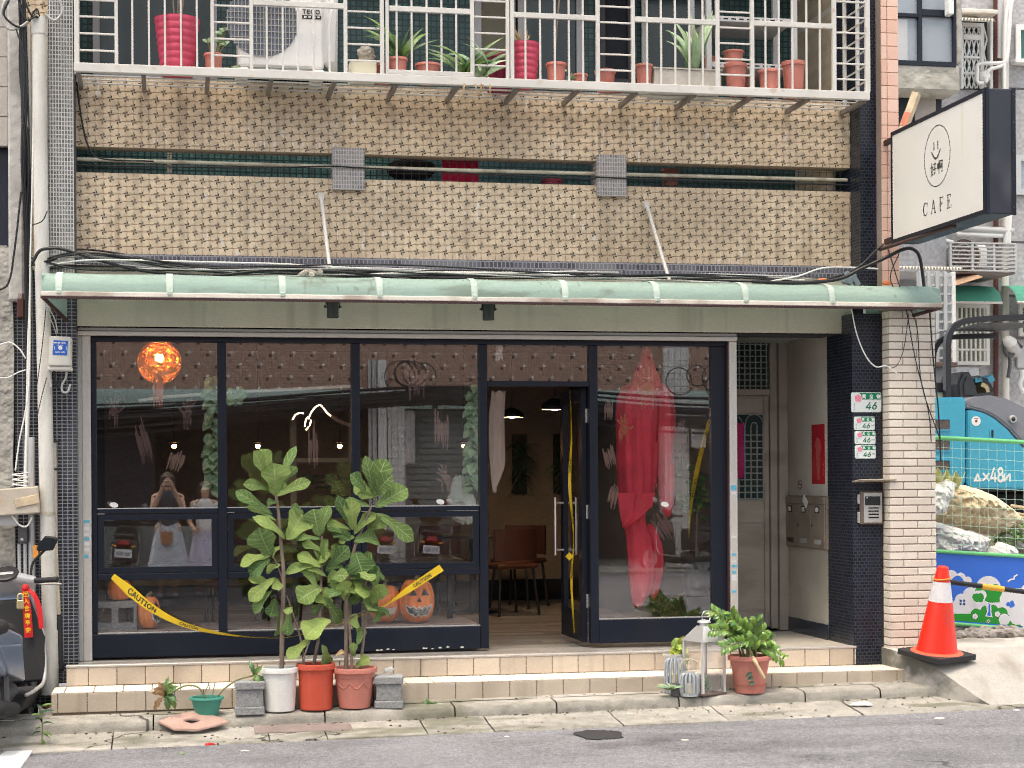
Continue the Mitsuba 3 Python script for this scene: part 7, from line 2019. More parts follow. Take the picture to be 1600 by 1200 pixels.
# ================================================================ cone and bar
cc = np.array([5.335, -.76])
cz = .378
cn = thing('traffic_cone', 'red traffic cone with a white band on a black base at the ramp edge', 'traffic cone')
CT = lambda m: mv(m, cc[0], cc[1], cz, 0, 1.5, 7)
part(cn, 'base', CT(mv(pxy(sbox(-.2, -.2, .2, .2).buffer(-.03).buffer(.03), -.01, .025), rz=24)), 'm_rubber')
part(cn, 'skirt', CT(lathe([(.185, .0255), (.17, .034), (.145, .036)], (0, 0, 0), 36)), M('m_coneedge', (0.7, 0.12, 0.06), 0.5), smooth=True)
part(cn, 'body', CT(lathe([(.15, .03), (.142, .045), (.082, .4), (.043, .61), (.04, .63), (.03, .638), (.001, .639)], (0, 0, 0), 40)), M('m_cone', grain((0.78, 0.03, 0.012), 0.06, 8, (0.45, 0.06, 0.04), 0.35), 0.42), smooth=35)
part(cn, 'band', CT(lathe([(.0845, .39), (.0588, .53)], (0, 0, 0), 40)), M('m_band', grain((0.68, 0.66, 0.68), 0.1, 12, (0.4, 0.37, 0.36), 0.5), 0.5), smooth=True)
part(cn, 'rope', CT(mv(tube(np.stack([.058 * np.cos(np.linspace(0, 6.283, 25)), .058 * np.sin(np.linspace(0, 6.283, 25)), .008 * np.cos(np.linspace(0, 6.283, 25))], 1), .006, 6), 0, 0, .552)), 'm_amber', smooth=True)
b0 = np.array([5.4, -.78, .915])
br0, br1 = at(1474, 908, -.78), at(1700, 938, -.72)
bar_ = thing('barrier_bar', 'black and yellow barrier bar running right from the cone', 'barrier bar')
part(bar_, 'rod', tube([br0, br1], .0175, 12), 'm_black', smooth=40)
d = (br1 - br0)
for a, b in ((-.035, .004), (.26, .41), (.72, .86)):
    part(bar_, 'sleeve', tube([br0 + d * a, br0 + d * b], .0205, 12), 'm_barsleeve' if 'm_barsleeve' in scene else M('m_barsleeve', (0.75, 0.42, 0.04), 0.4), smooth=40)
cn2 = dict(cn=cn)

# ================================================================ barrier panel with printed scenery
FY = .6
K = lambda u, v, y=FY: tuple(at(u, v, y)[[0, 2]])
fx = lambda pts: Polygon([K(1440 + x / 10, 880 + y / 10) for x, y in pts])
fc = thing('construction_barrier', 'construction barrier with a printed park scene below green wire mesh', 'barrier')
PX1 = K(1600, 872)[0] + 1.4
tl, bl, tr, brr = K(1464, 864), K(1470, 970), K(1600, 872), K(1600, 981)
st = (tr[1] - tl[1]) / (tr[0] - tl[0])
sb = (brr[1] - bl[1]) / (brr[0] - bl[0])
zt = lambda x: tl[1] + st * (x - tl[0])
zb_ = lambda x: bl[1] + sb * (x - bl[0])
X0 = tl[0] - .2
panel = Polygon([(X0, zb_(X0)), (PX1, zb_(PX1)), (PX1, zt(PX1)), (X0, zt(X0))])
M('m_pblue', (0.03, 0.14, 0.62), 0.35)
M('m_pwhite', (0.66, 0.66, 0.7), 0.35)
M('m_pgreen', (0.01, 0.26, 0.02), 0.35)
M('m_prail', (0.16, 0.55, 0.22), 0.4)
M('m_pnavy', (0.02, 0.06, 0.2), 0.4)
part(fc, 'panel', pxz(panel, FY, FY + .012), 'm_pblue', label='printed blue panel with clouds, hills and a tree')


def art(name, polys_, m, lay, **kw):
    g = unary_union(polys_).intersection(panel.buffer(-.012))
    if not g.is_empty:
        part(fc, name, pxz(g, FY - .0012 * (lay + 1), FY - .0012 * lay), m, **kw)


def cloud(cs):
    return [affinity.scale(Point(K(1440 + x / 10, 880 + y / 10)).buffer(r / 10 * .0052, 12), 1.0, 1.0) for x, y, r in cs]


hill = [fx([(200, 700), (320, 690), (400, 790), (760, 790), (1300, 800), (1600, 840), (2600, 880), (2600, 1010), (200, 960)])]
lower = [fx([(300, 630), (480, 610), (640, 520), (820, 400), (1240, 400), (1300, 380), (1700, 400), (2600, 470), (2600, 900), (1600, 850), (300, 800)])]
art('cloud', cloud([(460, 220, 110), (330, 270, 70), (610, 230, 80), (720, 270, 60)]) + [fx([(280, 250), (780, 250), (790, 285), (280, 285)])], 'm_pwhite', 0)
art('cloud', cloud([(1040, 420, 215), (760, 500, 120), (620, 590, 110), (1640, 420, 90)]) + lower, 'm_pwhite', 0)
art('cloud_hole', cloud([(560, 300, 100)]), 'm_pblue', 1)
art('hill', hill + cloud([(850, 800, 90), (1010, 760, 100), (1100, 760, 110), (1250, 790, 100), (300, 760, 95)]), 'm_pgreen', 1)
art('bush', cloud([(1490, 830, 130), (1290, 880, 90), (1650, 880, 140)]), 'm_pwhite', 2)
art('tree_crown', [fx([(840, 400), (1250, 440), (1240, 500), (1215, 540), (1220, 610), (1060, 615), (990, 590), (960, 480), (830, 470)])] + cloud([(1150, 440, 110), (930, 430, 90)]), 'm_pgreen', 2)
art('crown_rim', cloud([(880, 545, 115), (940, 500, 75)]), 'm_pwhite', 3)
art('tree_crown', cloud([(860, 540, 65), (910, 530, 62), (830, 520, 45), (920, 570, 40)]), 'm_pgreen', 4)
art('trunk_rim', [fx([(1000, 600), (1085, 620), (1085, 770), (1105, 845), (990, 830), (1020, 760), (1010, 690), (950, 600)])], 'm_pwhite', 3)
art('tree_trunk', [fx([(1040, 625), (1065, 640), (1065, 760), (1080, 825), (1015, 818), (1040, 750)])], 'm_pblue', 4)
for x, y in ((340, 745), (450, 800), (830, 830), (1180, 795), (1035, 905)):
    art('flower', cloud([(x + 24 * math.cos(q), y + 24 * math.sin(q), 22 if x != 1035 else 9) for q in np.arange(5) * 1.257]), 'm_pwhite', 5)
    art('flower_heart', cloud([(x, y, 8)]), 'm_flower', 6)
for q in range(4):
    a = math.pi / 4 + q * math.pi / 2
    art('petal', cloud([(635 + 38 * math.cos(a), 612 + 36 * math.sin(a), 20)]), 'm_pnavy', 2)
art('bird', [LineString([K(1440 + x / 10, 880 + y / 10) for x, y in ((1350, 285), (1385, 255), (1430, 250), (1440, 250), (1445, 210), (1490, 182))]).buffer(.006, 4)], 'm_pwhite', 1)
art('butterfly', cloud([(1350, 640, 32), (1410, 615, 32), (1395, 670, 25), (1430, 655, 25)]), 'm_pblue', 2)
for nm, f, dz in (('rail', zt, .014), ('rail', zb_, -.014)):
    part(fc, nm, tube([(X0, FY - .005, f(X0) + dz), (PX1, FY - .005, f(PX1) + dz)], .015, 10), 'm_prail', smooth=40)
r0, r1 = K(1462, 684), K(1600, 691)
sr = (r1[1] - r0[1]) / (r1[0] - r0[0])
zr = lambda x: r0[1] + sr * (x - r0[0])
part(fc, 'top_rail', tube([(X0, FY, zr(X0)), (PX1, FY, zr(PX1))], .018, 10), 'm_prail', smooth=40)
for x in (X0, PX1):
    part(fc, 'post', tube([(x, FY, .41), (x, FY, zr(x))], .018, 10), 'm_prail', smooth=40)
wires = []
for x in np.arange(X0 + .03, PX1, .076):
    wires.append(tube([(x, FY, zt(x) + .014), (x, FY, zr(x))], .0016, 4, False))
for k in range(1, 12):
    f = k / 12
    wires.append(tube([(X0, FY, zt(X0) * (1 - f) + zr(X0) * f), (PX1, FY, zt(PX1) * (1 - f) + zr(PX1) * f)], .0016, 4, False))
part(fc, 'wire_mesh', cat(wires), M('m_mesh', (0.5, 0.75, 0.62), 0.5), kind='stuff')

# ================================================================ excavator
EYY = 2.5
E2 = lambda u, v: tuple(at(u, v, EYY)[[0, 2]])
pe = lambda pts: Polygon([E2(u, v) for u, v in pts])
M('m_teal', grain((0.04, 0.34, 0.5), 0.06, 2, (0.1, 0.25, 0.3), 0.2), 0.3, clearcoat=0.5)
M('m_hoodgrey', grain((0.2, 0.21, 0.24), 0.1, 3, (0.32, 0.32, 0.33), 0.3), 0.4)
ex = thing('excavator', 'turquoise mini excavator with a black canopy behind the barrier', 'excavator')


def soft(poly, y0, y1, b=.02):
    """A prism with rounded front edges."""
    return cat(pxz(poly, y0 + b, y1), pxz(poly.buffer(-b * .35), y0 + b * .3, y0 + b), pxz(poly.buffer(-b), y0, y0 + b * .3))


part(ex, 'rear_body', soft(pe([(1425, 627), (1430, 622), (1505, 620), (1509.5, 624), (1509.5, 752), (1503, 764), (1425, 764)]), 2.5, 3.9), 'm_teal', label='turquoise rear body with dark vents')
part(ex, 'side_cover', soft(pe([(1512, 641), (1522, 641), (1540, 646), (1556, 655), (1575, 671), (1597, 697), (1640, 735), (1640, 766), (1514, 764), (1511, 755)]), 2.5, 3.9), 'm_teal', label='turquoise side cover with lettering')
part(ex, 'hood', soft(pe([(1511.5, 637), (1513, 626), (1530, 619), (1550, 617), (1575, 622), (1600, 634), (1640, 660), (1640, 733), (1600, 696), (1577, 671), (1557, 654), (1540, 645), (1522, 640)]), 2.52, 3.88, .03), 'm_hoodgrey')
for v0, v1 in ((657, 669.5), (689, 702), (721, 733)):
    a, b = E2(1455, v1), E2(1482, v0)
    vt = part(ex, 'vent_rim', pxz(sbox(a[0], a[1], b[0], b[1]).buffer(.022).difference(sbox(a[0], a[1], b[0], b[1]).buffer(.008)), 2.488, 2.502), 'm_teal')
    part(ex, 'vent', pxz(sbox(a[0], a[1], b[0], b[1]).buffer(.01), 2.494, 2.502), M('m_ventmesh', grain((0.1, 0.085, 0.08), 0.5, 60), 0.8) if 'm_ventmesh' not in scene else 'm_ventmesh')
q = E2(1550, 678)
part(ex, 'latch', pxz(LineString([(q[0], q[1] + .025), (q[0], q[1] - .025)]).buffer(.011), 2.496, 2.503), 'm_black')
part(ex, 'latch_rim', pxz(LineString([(q[0], q[1] + .025), (q[0], q[1] - .025)]).buffer(.022).difference(LineString([(q[0], q[1] + .025), (q[0], q[1] - .025)]).buffer(.012)), 2.492, 2.502), 'm_teal')
q = E2(1525, 658)
part(ex, 'sticker', pxz(Point(q).buffer(.044, 16), 2.4965, 2.5005), 'm_white')
part(ex, 'sticker_print', pxz(unary_union([Point(q).buffer(.012), LineString([(q[0] - .02, q[1] + .024), (q[0] + .02, q[1] + .024)]).buffer(.003)]), 2.495, 2.4965), 'm_dullred', kind='stuff')
q = E2(1583, 655)
part(ex, 'lamp_rim', mv(lathe([(.001, .015), (.03, .02), (.036, .012), (.036, -.05)], (0, 0, 0), 20), q[0], 2.51, q[1], rx=90), 'm_galv', smooth=35)
part(ex, 'lamp', mv(trimesh.creation.icosphere(2, .022), q[0], 2.5, q[1]), 'm_black', smooth=True)
x0, z0 = E2(1521, 753)
hh = .115
tri = Polygon([(0, 0), (.8, 0), (.4, .82)]).difference(Polygon([(.27, .16), (.53, .16), (.4, .44)]))
xx_ = unary_union([LineString([(.06, .05), (.68, .75)]).buffer(.085, cap_style=2), LineString([(.68, .05), (.06, .75)]).buffer(.085, cap_style=2)])
nn_ = unary_union([LineString([(.08, 0), (.08, .75)]).buffer(.085, cap_style=2), LineString([(.62, 0), (.62, .75)]).buffer(.085, cap_style=2), LineString([(.08, .06), (.62, .7)]).buffer(.085, cap_style=2)])
for k, (g, dx) in enumerate(((tri, 0), (xx_, .086), (nn_, .292))):
    part(ex, 'letter', pxz(affinity.translate(affinity.scale(g, .1, .1, origin=(0, 0)), x0 + dx, z0 + (.004 if k < 2 else 0)), 2.4965, 2.5005), 'm_white')
part(ex, 'numerals', words('48', .13, x0 + .156, 2.5, z0 - .002, .004, True, 0, w=.13), 'm_white', kind='stuff')
part(ex, 'undercarriage', cat(cbx(6.5, 8.9, 2.7, 3.6, 1.15, 1.5, .03), hul((6.6, 2.55, .72, .2), (8.9, 2.55, .72, .2)), hul((6.6, 3.75, .72, .2), (8.9, 3.75, .72, .2))), 'm_blackmat')
part(ex, 'deck', bx(6.6, 8.9, 2.53, 3.87, 1.5, 1.545), 'm_black')
part(ex, 'pedestal', cbx(7.2, 8.2, 2.9, 3.4, .8, 1.15, .03), 'm_blackmat')


def bent(pts, w, y0, y1, m, nm, **kw):
    ln = LineString(spline([(a, 0, b) for a, b in [E2(u, v) for u, v in pts]], 8)[:, [0, 2]]).buffer(w, cap_style=2)
    part(ex, nm, pxz(ln, y0, y1), m, **kw)


M('m_rops', (0.012, 0.014, 0.018), 0.4)
bent([(1491, 622), (1491, 580), (1491, 535), (1496, 516), (1510, 503), (1530, 498), (1570, 495), (1640, 492)], .026, 2.62, 2.68, 'm_rops', 'canopy_post')
bent([(1535, 622), (1535, 580), (1535, 548), (1540, 528), (1552, 516), (1570, 512), (1640, 510)], .024, 3.55, 3.61, 'm_rops', 'canopy_post')
a, b = E2(1505, 510), E2(1640, 505)
part(ex, 'canopy', sheet(np.array([[(a[0] + (b[0] - a[0]) * s + (.0 if y < 3 else .05), y, a[1] + .02 + (.03 if s > .2 else .03 * s / .2 - .03)) for y in (2.64, 3.1, 3.6)] for s in np.linspace(0, 1, 8)])), 'm_rops')
part(ex, 'rear_screen', pxz(pe([(1496, 590), (1532, 592), (1533, 622), (1496, 622)]), 3.2, 3.23), 'm_black')
q = E2(1499, 596)
part(ex, 'warning_label', pxz(sbox(q[0], q[1] - .05, q[0] + .06, q[1] + .02), 3.19, 3.199), 'm_amber')
part(ex, 'seat', cat(soft(pe([(1534, 622), (1532, 596), (1540, 576), (1552, 576), (1560, 592), (1568, 622)]), 2.95, 3.4, .05), soft(pe([(1550, 622), (1552, 612), (1590, 608), (1590, 624)]), 2.95, 3.4, .03)), M('m_seatgrey', (0.06, 0.062, 0.068), 0.7))
for pts, w, m in (([(1566, 585), (1580, 592), (1588, 606), (1590, 622)], .022, 'm_rops'), ([(1562, 590), (1574, 588)], .02, 'm_teal'), ([(1583, 590), (1592, 585)], .03, 'm_teal'), ([(1572, 596), (1580, 600), (1584, 612)], .02, 'm_brass')):
    bent(pts, w, 3.0, 3.2, m, 'control')
part(ex, 'box', pxz(pe([(1462, 620), (1462, 612), (1490, 611), (1490, 621)]), 2.7, 3.0), M('m_exbox', (0.45, 0.36, 0.25), 0.6))
part(ex, 'box_lid', pxz(pe([(1461, 612), (1461, 609), (1491, 608), (1491, 611)]), 2.69, 3.01), 'm_navy')

# ================================================================ debris on the lot
def heap(name, outline, y, dep, m, label, catg, wr=.03, fr=9, seed=0, n=56):
    """A wrinkled bulging cover whose outline was surveyed at depth y."""
    poly = Polygon([tuple(at(u, v, y)[[0, 2]]) for u, v in outline])
    x0, z0, x1, z1 = poly.bounds
    P, ok = np.zeros((n, n, 3)), None
    c = poly.representative_point()
    th = np.linspace(0, 2 * math.pi, 141)
    rows = []
    for k in range(n):
        s = math.sin(math.pi / 2 * k / (n - 1))
        d = math.cos(math.pi / 2 * k / (n - 1))
        row = []
        for t in th:
            far = LineString([(c.x, c.y), (c.x + 5 * math.cos(t), c.y + 5 * math.sin(t))]).intersection(poly.exterior)
            pt = min(getattr(far, 'geoms', [far]), key=lambda g: g.distance(c)) if not far.is_empty else c
            row.append((c.x + (pt.x - c.x) * s, y - dep * d, c.y + (pt.y - c.y) * s))
        rows.append(row)
    P = np.array(rows)
    nz = np.abs(meshkit.fbm(P * fr * np.array([1, .6, 1.5]) + seed, 3, seed) - .5) * 1.0 + .5 * np.abs(meshkit.noise(P @ np.array([[2, 1, 0], [0, 1, 1], [-1.2, 0, 2.6]]).T * fr * 1.3 + seed, seed + 9) - .5) + .35 * np.abs(meshkit.noise(P @ np.array([[1, -.6, 0], [0, 1, 1], [2.2, 0, 1.1]]).T * fr * 2.6 + seed, seed + 3) - .5)
    P[..., 1] += (nz - .2) * wr * 7
    P[..., 2] += (nz - .2) * wr * 2
    return single(name, sheet(P), m, label, catg, smooth=True)


M('m_creamsack', grain((0.66, 0.56, 0.38), 0.12, 6, (0.4, 0.3, 0.18), 0.4), 0.8)
M('m_whitesack', grain((0.7, 0.69, 0.67), 0.1, 7, (0.42, 0.4, 0.37), 0.4), 0.8)
M('m_greysack', grain((0.4, 0.36, 0.33), 0.15, 7, (0.2, 0.18, 0.16), 0.4), 0.85)
heap('tarpaulin', [(1440, 770), (1462, 752), (1490, 757), (1515, 762), (1545, 775), (1575, 797), (1592, 815), (1577, 828), (1545, 836), (1500, 832), (1440, 815)], 1.5, .45, 'm_creamsack', 'crumpled cream tarpaulin heaped behind the barrier', 'tarpaulin', .035, 5, 3)
heap('sack', [(1440, 815), (1470, 818), (1520, 832), (1542, 840), (1538, 855), (1520, 872), (1440, 872)], 1.2, .25, 'm_whitesack', 'white sack under the cream tarpaulin', 'sack', .025, 8, 5)
heap('sack', [(1535, 880), (1545, 856), (1562, 848), (1580, 853), (1592, 880)], 1.1, .2, 'm_whitesack', 'white sack at the right behind the barrier panel', 'sack', .025, 8, 9)
heap('paper_sheet', [(1440, 750), (1465, 756), (1478, 747), (1496, 757), (1486, 775), (1474, 800), (1440, 806)], 1.05, .12, 'm_white', 'white sheet draped over the left of the cream tarpaulin', 'sheet', .02, 6, 7)
heap('sack', [(1474, 976), (1500, 972), (1528, 980), (1532, 990), (1518, 998), (1490, 1002), (1470, 998)], .75, .12, 'm_greysack', 'flattened grey sack on the ground under the barrier', 'sack', .03, 9, 11)
nn = 40
q0, q1 = at(1455, 745, 1.1), at(1502, 748, 1.1)
P = np.array([[(q0[0] + (q1[0] - q0[0]) * s, 1.1 - .1 * t + .02 * math.sin(20 * s), q0[2] + .03 * math.sin(s * 21) + (t - .5) * .1 - .04 * s) for t in np.linspace(0, 1, 6)] for s in np.linspace(0, 1, nn)])
single('wavy_foam', sheet(P), M('m_foam', (0.66, 0.66, 0.33), 0.8), 'pale yellow wavy foam strip on top of the debris', 'foam', smooth=True)
r = np.random.default_rng(6)
for k, (u0, v0, u1, v1, w) in enumerate(((1560, 830, 1640, 880, .03), (1575, 800, 1640, 825, .012), (1570, 812, 1640, 850, .012), (1555, 795, 1640, 812, .01), (1580, 790, 1640, 800, .015))):
    single('timber_batten', tube([at(u0, v0, 1.5 - .03 * k), at(u1, v1, 1.3 - .05 * k)], w, 5), 'm_offwhite' if k == 0 else 'm_woodflap', ['thick pale batten slanting out of the debris', 'thin lath on top of the debris', 'second lath slanting down through the weeds', 'thin lath just below the excavator', 'short lath at the right edge of the debris'][k], 'batten')
t = thing('weed_clump', 'green weeds and cut leaves among the battens behind the barrier', 'plant')
for k in range(130):
    q = at(1585 + r.normal() * 18, 842 + r.normal() * 14, 1.6 + .2 * r.normal())
    d = np.array([r.normal(), -abs(r.normal()) * .6, r.normal() * .6 + .1])
    leaf_part(t, leafm(q, q + d / np.linalg.norm(d) * .11, .035, (d[0] * .3, -1, .7), .15, .2, 'oval', 5, 1), 'm_leaf')
rocks = []
for k in range(260):
    u, v = r.uniform(1470, 1640), r.uniform(978, 1002) if k % 3 else r.uniform(976, 988)
    q = atz(u, v, .42)
    rocks.append(mv(blob((0, 0, 0), r.uniform(.015, .045), k, .9, 1.6, 1, (1.2, 1, .7)), q[0], max(q[1], .15), .415 + .02 * r.random(), rz=r.uniform(0, 360)))
single('rubble', cat(rocks), M('m_rubble', grain((0.36, 0.33, 0.3), 0.35, 14, (0.14, 0.12, 0.1), 0.6), 0.95), 'broken rubble strewn along the foot of the barrier', 'rubble', kind='stuff')
base = blob((8.2, 2.1, .2), 1.0, 4, .5, 2, 4, (1.9, .7, 1.05))
single('debris_mound', base, 'm_rubble', 'mound of grey rubble under the tarpaulin and the excavator', 'rubble', smooth=True, kind='stuff')
for k in range(7):
    q = atz(1538 + k * 9 + r.normal() * 2, 1098 + r.normal() * 2, .06)
    single('broken_chip', mv(blob((0, 0, 0), .03, k + 40, .9, 1.6, 1, (1.3, 1, .5)), q[0], q[1] - .06, .075), 'm_rubble', 'chip of broken cement along the lower edge of the ramp', 'rubble', 'chips at the ramp edge')
# ================================================================ grey apartment house behind the lot
def stucco(p, n, uv):
    a = fbm(p.x * .9, p.y * .9, p.z * .9, 4)
    g = noise(p.x * 34, p.y * 34, p.z * 34)
    s = smoothstep(0.55, 0.8, fbm(p.x * 3, p.y, p.z * .35, 4))
    c = mi.Color3f(0.42, 0.42, 0.43) * (0.85 + .3 * a) * (0.8 + .4 * g)
    return mix(c, (0.16, 0.16, 0.165), .55 * s)


M('m_stucco', proc(stucco), 0.9)
M('m_rawbeam', grain((0.38, 0.37, 0.33), 0.35, 5, (0.2, 0.19, 0.17), 0.6), 0.95, bump=proc(lambda p, n, uv: fbm(p.x * 9, p.y * 9, p.z * 9, 4), 0.005), bscale=0.05)
M('m_paleglass', (0.3, 0.34, 0.38), 0.15)
GY = 6.5
G = lambda u, v, y=GY: at(u, v, y)
ah = thing('apartment_house', 'grey stucco apartment house behind the building lot with barred windows and pipes', 'building')
part(ah, 'wall', bx(7.4, 16, GY, GY + 6, 0, 11), 'm_stucco')
part(ah, 'wing', bx(6.6, 8.55, 5.2, GY, 5.02, 5.12), 'm_rawbeam')


def rectz(u0, v0, u1, v1, y):
    a, b = at(u0, v1, y), at(u1, v0, y)
    return a[0], b[0], a[2], b[2]


def pbox(name, u0, v0, u1, v1, y, d, m, b=.01, par=ah, **kw):
    x0, x1, z0, z1 = rectz(u0, v0, u1, v1, y)
    return part(par, name, cbx(x0, x1, y, y + d, z0, z1, b), m, **kw)


WY = 5.6
pbox('bay_wall', 1395, -60, 1503, 103, WY + .02, .9, 'm_stucco')
pbox('raw_beam', 1396, 101, 1501, 141, WY - .05, .9, 'm_rawbeam', .03, label='rough broken concrete beam under the bay window')
pbox('raw_pier', 1494, -60, 1502, 100, WY - .06, .9, 'm_rawbeam', .02)
w = pbox('bay_window', 1396, -60, 1493, 100, WY - .01, .03, 'm_paleglass', .002, label='wide pale window in a dark frame')
for u0, v0, u1, v1 in ((1396, 97, 1494, 101), (1435.5, -60, 1440.5, 97), (1490, -60, 1494, 97), (1441, 16, 1490, 24), (1396, 21, 1435, 25)):
    x0, x1, z0, z1 = rectz(u0, v0, u1, v1, WY - .06)
    part(w, 'frame', cbx(x0, x1, WY - .06, WY - .012, z0, z1, .004), 'm_navy')
part(w, 'curtain', bx(*rectz(1398, 30, 1418, 97, WY - .02)[:2], WY - .016, WY - .012, *rectz(1398, 30, 1418, 97, WY - .02)[2:]), 'm_galv')
pbox('hanging_box', 1483, -10, 1491, 22, WY - .2, .12, 'm_white')
pbox('gap', 1396, 142, 1472, 208, WY + .3, .5, 'm_oppdark')
x0, x1, z0, z1 = rectz(1430, 150, 1462, 200, WY + .28)
part(ah, 'rubble_wall', cbx(x0, x1, WY + .27, WY + .299, z0, z1, .01), 'm_greysack')
pr = thing('timber_prop', 'slanted timber prop with a red and orange label under the raw beam', 'prop')
part(pr, 'post', tube([at(1407, 215, WY - .1), at(1432, 146, WY - .1)], .055, 4), 'm_woodflap')
part(pr, 'label', tube([at(1412.5, 198, WY - .105), at(1420, 177.5, WY - .105)], .0555, 4), M('m_propred', grain((0.5, 0.2, 0.12), 0.3, 9, (0.45, 0.1, 0.06), 0.8), 0.7))
pbox('lower_wall', 1396, 205, 1478, 425, WY + .1, .7, 'm_stucco')
# grille door, porch sheet, pipes
pbox('door_recess', 1501, 33, 1543, 139, GY - .02, .03, 'm_darkglass')
gd = pbox('grille_door', 1502, 36, 1538, 40, GY - .08, .04, 'm_white', .004)
for u0, v0, u1, v1 in ((1502, 40.5, 1505, 138), (1533, 40.5, 1538, 138), (1505.5, 54, 1532.5, 61), (1505.5, 88, 1532.5, 90.5), (1505.5, 113, 1532.5, 115.5)):
    x0, x1, z0, z1 = rectz(u0, v0, u1, v1, GY - .08)
    part(gd, 'frame', cbx(x0, x1, GY - .08, GY - .04, z0, z1, .004), 'm_white')
for v0, v1 in ((41, 54), (62, 88), (91, 113), (116, 138)):
    for k in range(4):
        for s_ in (-1, 1):
            a, b = at(1507 + k * 7.3 + s_ * 2.6, v0, GY - .06), at(1507 + k * 7.3 - s_ * 2.6, v1, GY - .06)
            part(gd, 'lattice', tube([a, b], .009, 4), 'm_white')
for k in range(5):
    a, b = at(1537 + (k % 2) * 5, 42 + k * 20, GY - .12), at(1542 - (k % 2) * 5, 62 + k * 20, GY - .12)
    part(gd, 'folding_bar', tube([a, b], .009, 4), 'm_white')


def corrugated(name, u0, u1, v, y, dep, drop, n, m, label):
    a, b = at(u0, v, y), at(u1, v, y)
    xs = np.linspace(a[0], b[0], n * 6)
    P = np.array([[(x, y + t * dep, a[2] + drop * t + .018 * math.sin(i * math.pi / 3)) for t in (0, 1)] for i, x in enumerate(xs)])
    return part(ah, name, sheet(P), m, smooth=True, label=label)


corrugated('porch_sheet', 1500, 1556, 29, GY - .5, .5, .12, 11, 'm_offwhite', 'corrugated sheet over the grille door')
part(ah, 'porch_beam', cbx(*rectz(1500, 15, 1560, 19, GY - .3)[:2], GY - .3, GY - .02, *rectz(1500, 15, 1560, 19, GY - .3)[2:], .01), 'm_rail')
for u, v0, u1, v1, r_, m in ((1562, -30, 1562, 92, .05, 'm_galv'), (1570, -30, 1571, 640, .045, 'm_offwhite'), (1549, 30, 1549, 140, .02, 'm_white'), (1556, -30, 1556, 640, .03, 'm_rust')):
    part(ah, 'pipe', tube([at(u, v0, GY - .1), at(u1, v1, GY - .1)], r_, 8), m, smooth=True)
for pts in ([(1585, -20), (1576, 40), (1572, 96), (1545, 110), (1540, 130)], [(1574, 8), (1578, 30), (1573, 90), (1565, 98), (1530, 100), (1527, 112), (1527, 128), (1536, 130)], [(1577, 0), (1570, 60), (1570, 300)]):
    part(ah, 'pipe', tube(spline([at(u, v, GY - .2) for u, v in pts], 5), .022, 7), 'm_white', smooth=True)
part(ah, 'valve', mv(trimesh.creation.icosphere(2, .07), *at(1538, 120, GY - .15)), 'm_white', smooth=True)
wn = pbox('window', 1588, 45, 1640, 95, GY - .02, .03, M('m_greenglass', (0.03, 0.12, 0.1), 0.2))
x0, x1, z0, z1 = rectz(1588, 40, 1640, 100, GY - .05)
part(wn, 'frame', pxz(frame(x0, x1, z0, z1, .06), GY - .05, GY - .021), 'm_white')
pbox('sill', 1587, 93, 1640, 98, GY - .14, .13, 'm_white')
wn = pbox('window', 1589, 247, 1640, 300, GY - .02, .03, 'm_paleglass')
x0, x1, z0, z1 = rectz(1587, 243, 1640, 304, GY - .05)
part(wn, 'frame', pxz(frame(x0, x1, z0, z1, .07), GY - .05, GY - .021), 'm_galv')
# horizontal pipes, air conditioner in its cage
for pts, r_, m in (([(1500, 358), (1570, 361), (1583, 361)], .045, 'm_galv'), ([(1494, 366), (1530, 367), (1566, 368)], .03, 'm_white'), ([(1466, 373), (1490, 380)], .03, 'm_white'), ([(1575, 325), (1573, 380)], .05, 'm_white')):
    part(ah, 'pipe', tube([at(u, v, GY - .15) for u, v in pts], r_, 8), m, smooth=True)
AY = 5.6
cgx = thing('barred_cage', 'grey barred cage holding an air conditioner on the far grey wall', 'cage')
x0, x1, z0, z1 = rectz(1486, 381, 1587, 422, AY)
for x in np.linspace(x0, x1, 4):
    part(cgx, 'post', cbx(x - .015, x + .015, AY, AY + .03, z0, z1, .003), 'm_galv')
for k in range(8):
    z = z0 + (z1 - z0) * k / 7
    part(cgx, 'bar', cbx(x0, x1, AY - .006, AY + .012, z - .008, z + .008, .002), 'm_galv')
    part(cgx, 'side_bar', cbx(x1 - .008, x1 + .008, AY + .03, GY - .01, z - .008, z + .008, .002), 'm_galv')
part(cgx, 'floor', bx(x0, x1, AY + .02, GY - .01, z0 - .03, z0 - .012), M('m_cagefloor', (0.2, 0.17, 0.16), 0.8))
a2 = thing('air_conditioner', 'white air conditioner with a round dark fan inside the far barred cage', 'air conditioner')
xa, xb, za, zb2 = rectz(1488, 383, 1543, 417, AY + .15)
part(a2, 'case', cbx(xa, xb, AY + .15, AY + .45, za, zb2, .02), 'm_white')
part(a2, 'fan', mv(lathe([(.001, 0), (.2, 0)], (0, 0, 0), 30), *(at(1506, 400, AY + .148)), rx=90), M('m_fan', (0.12, 0.08, 0.06), 0.6))
part(a2, 'fan_ring', cat(*[mv(tube(np.stack([q * np.cos(np.linspace(0, 6.28, 30)), 0 * np.linspace(0, 1, 30), q * np.sin(np.linspace(0, 6.28, 30))], 1), .006, 4), *(at(1506, 400, AY + .14))) for q in (.07, .13, .19)]), 'm_greyplastic', kind='stuff')
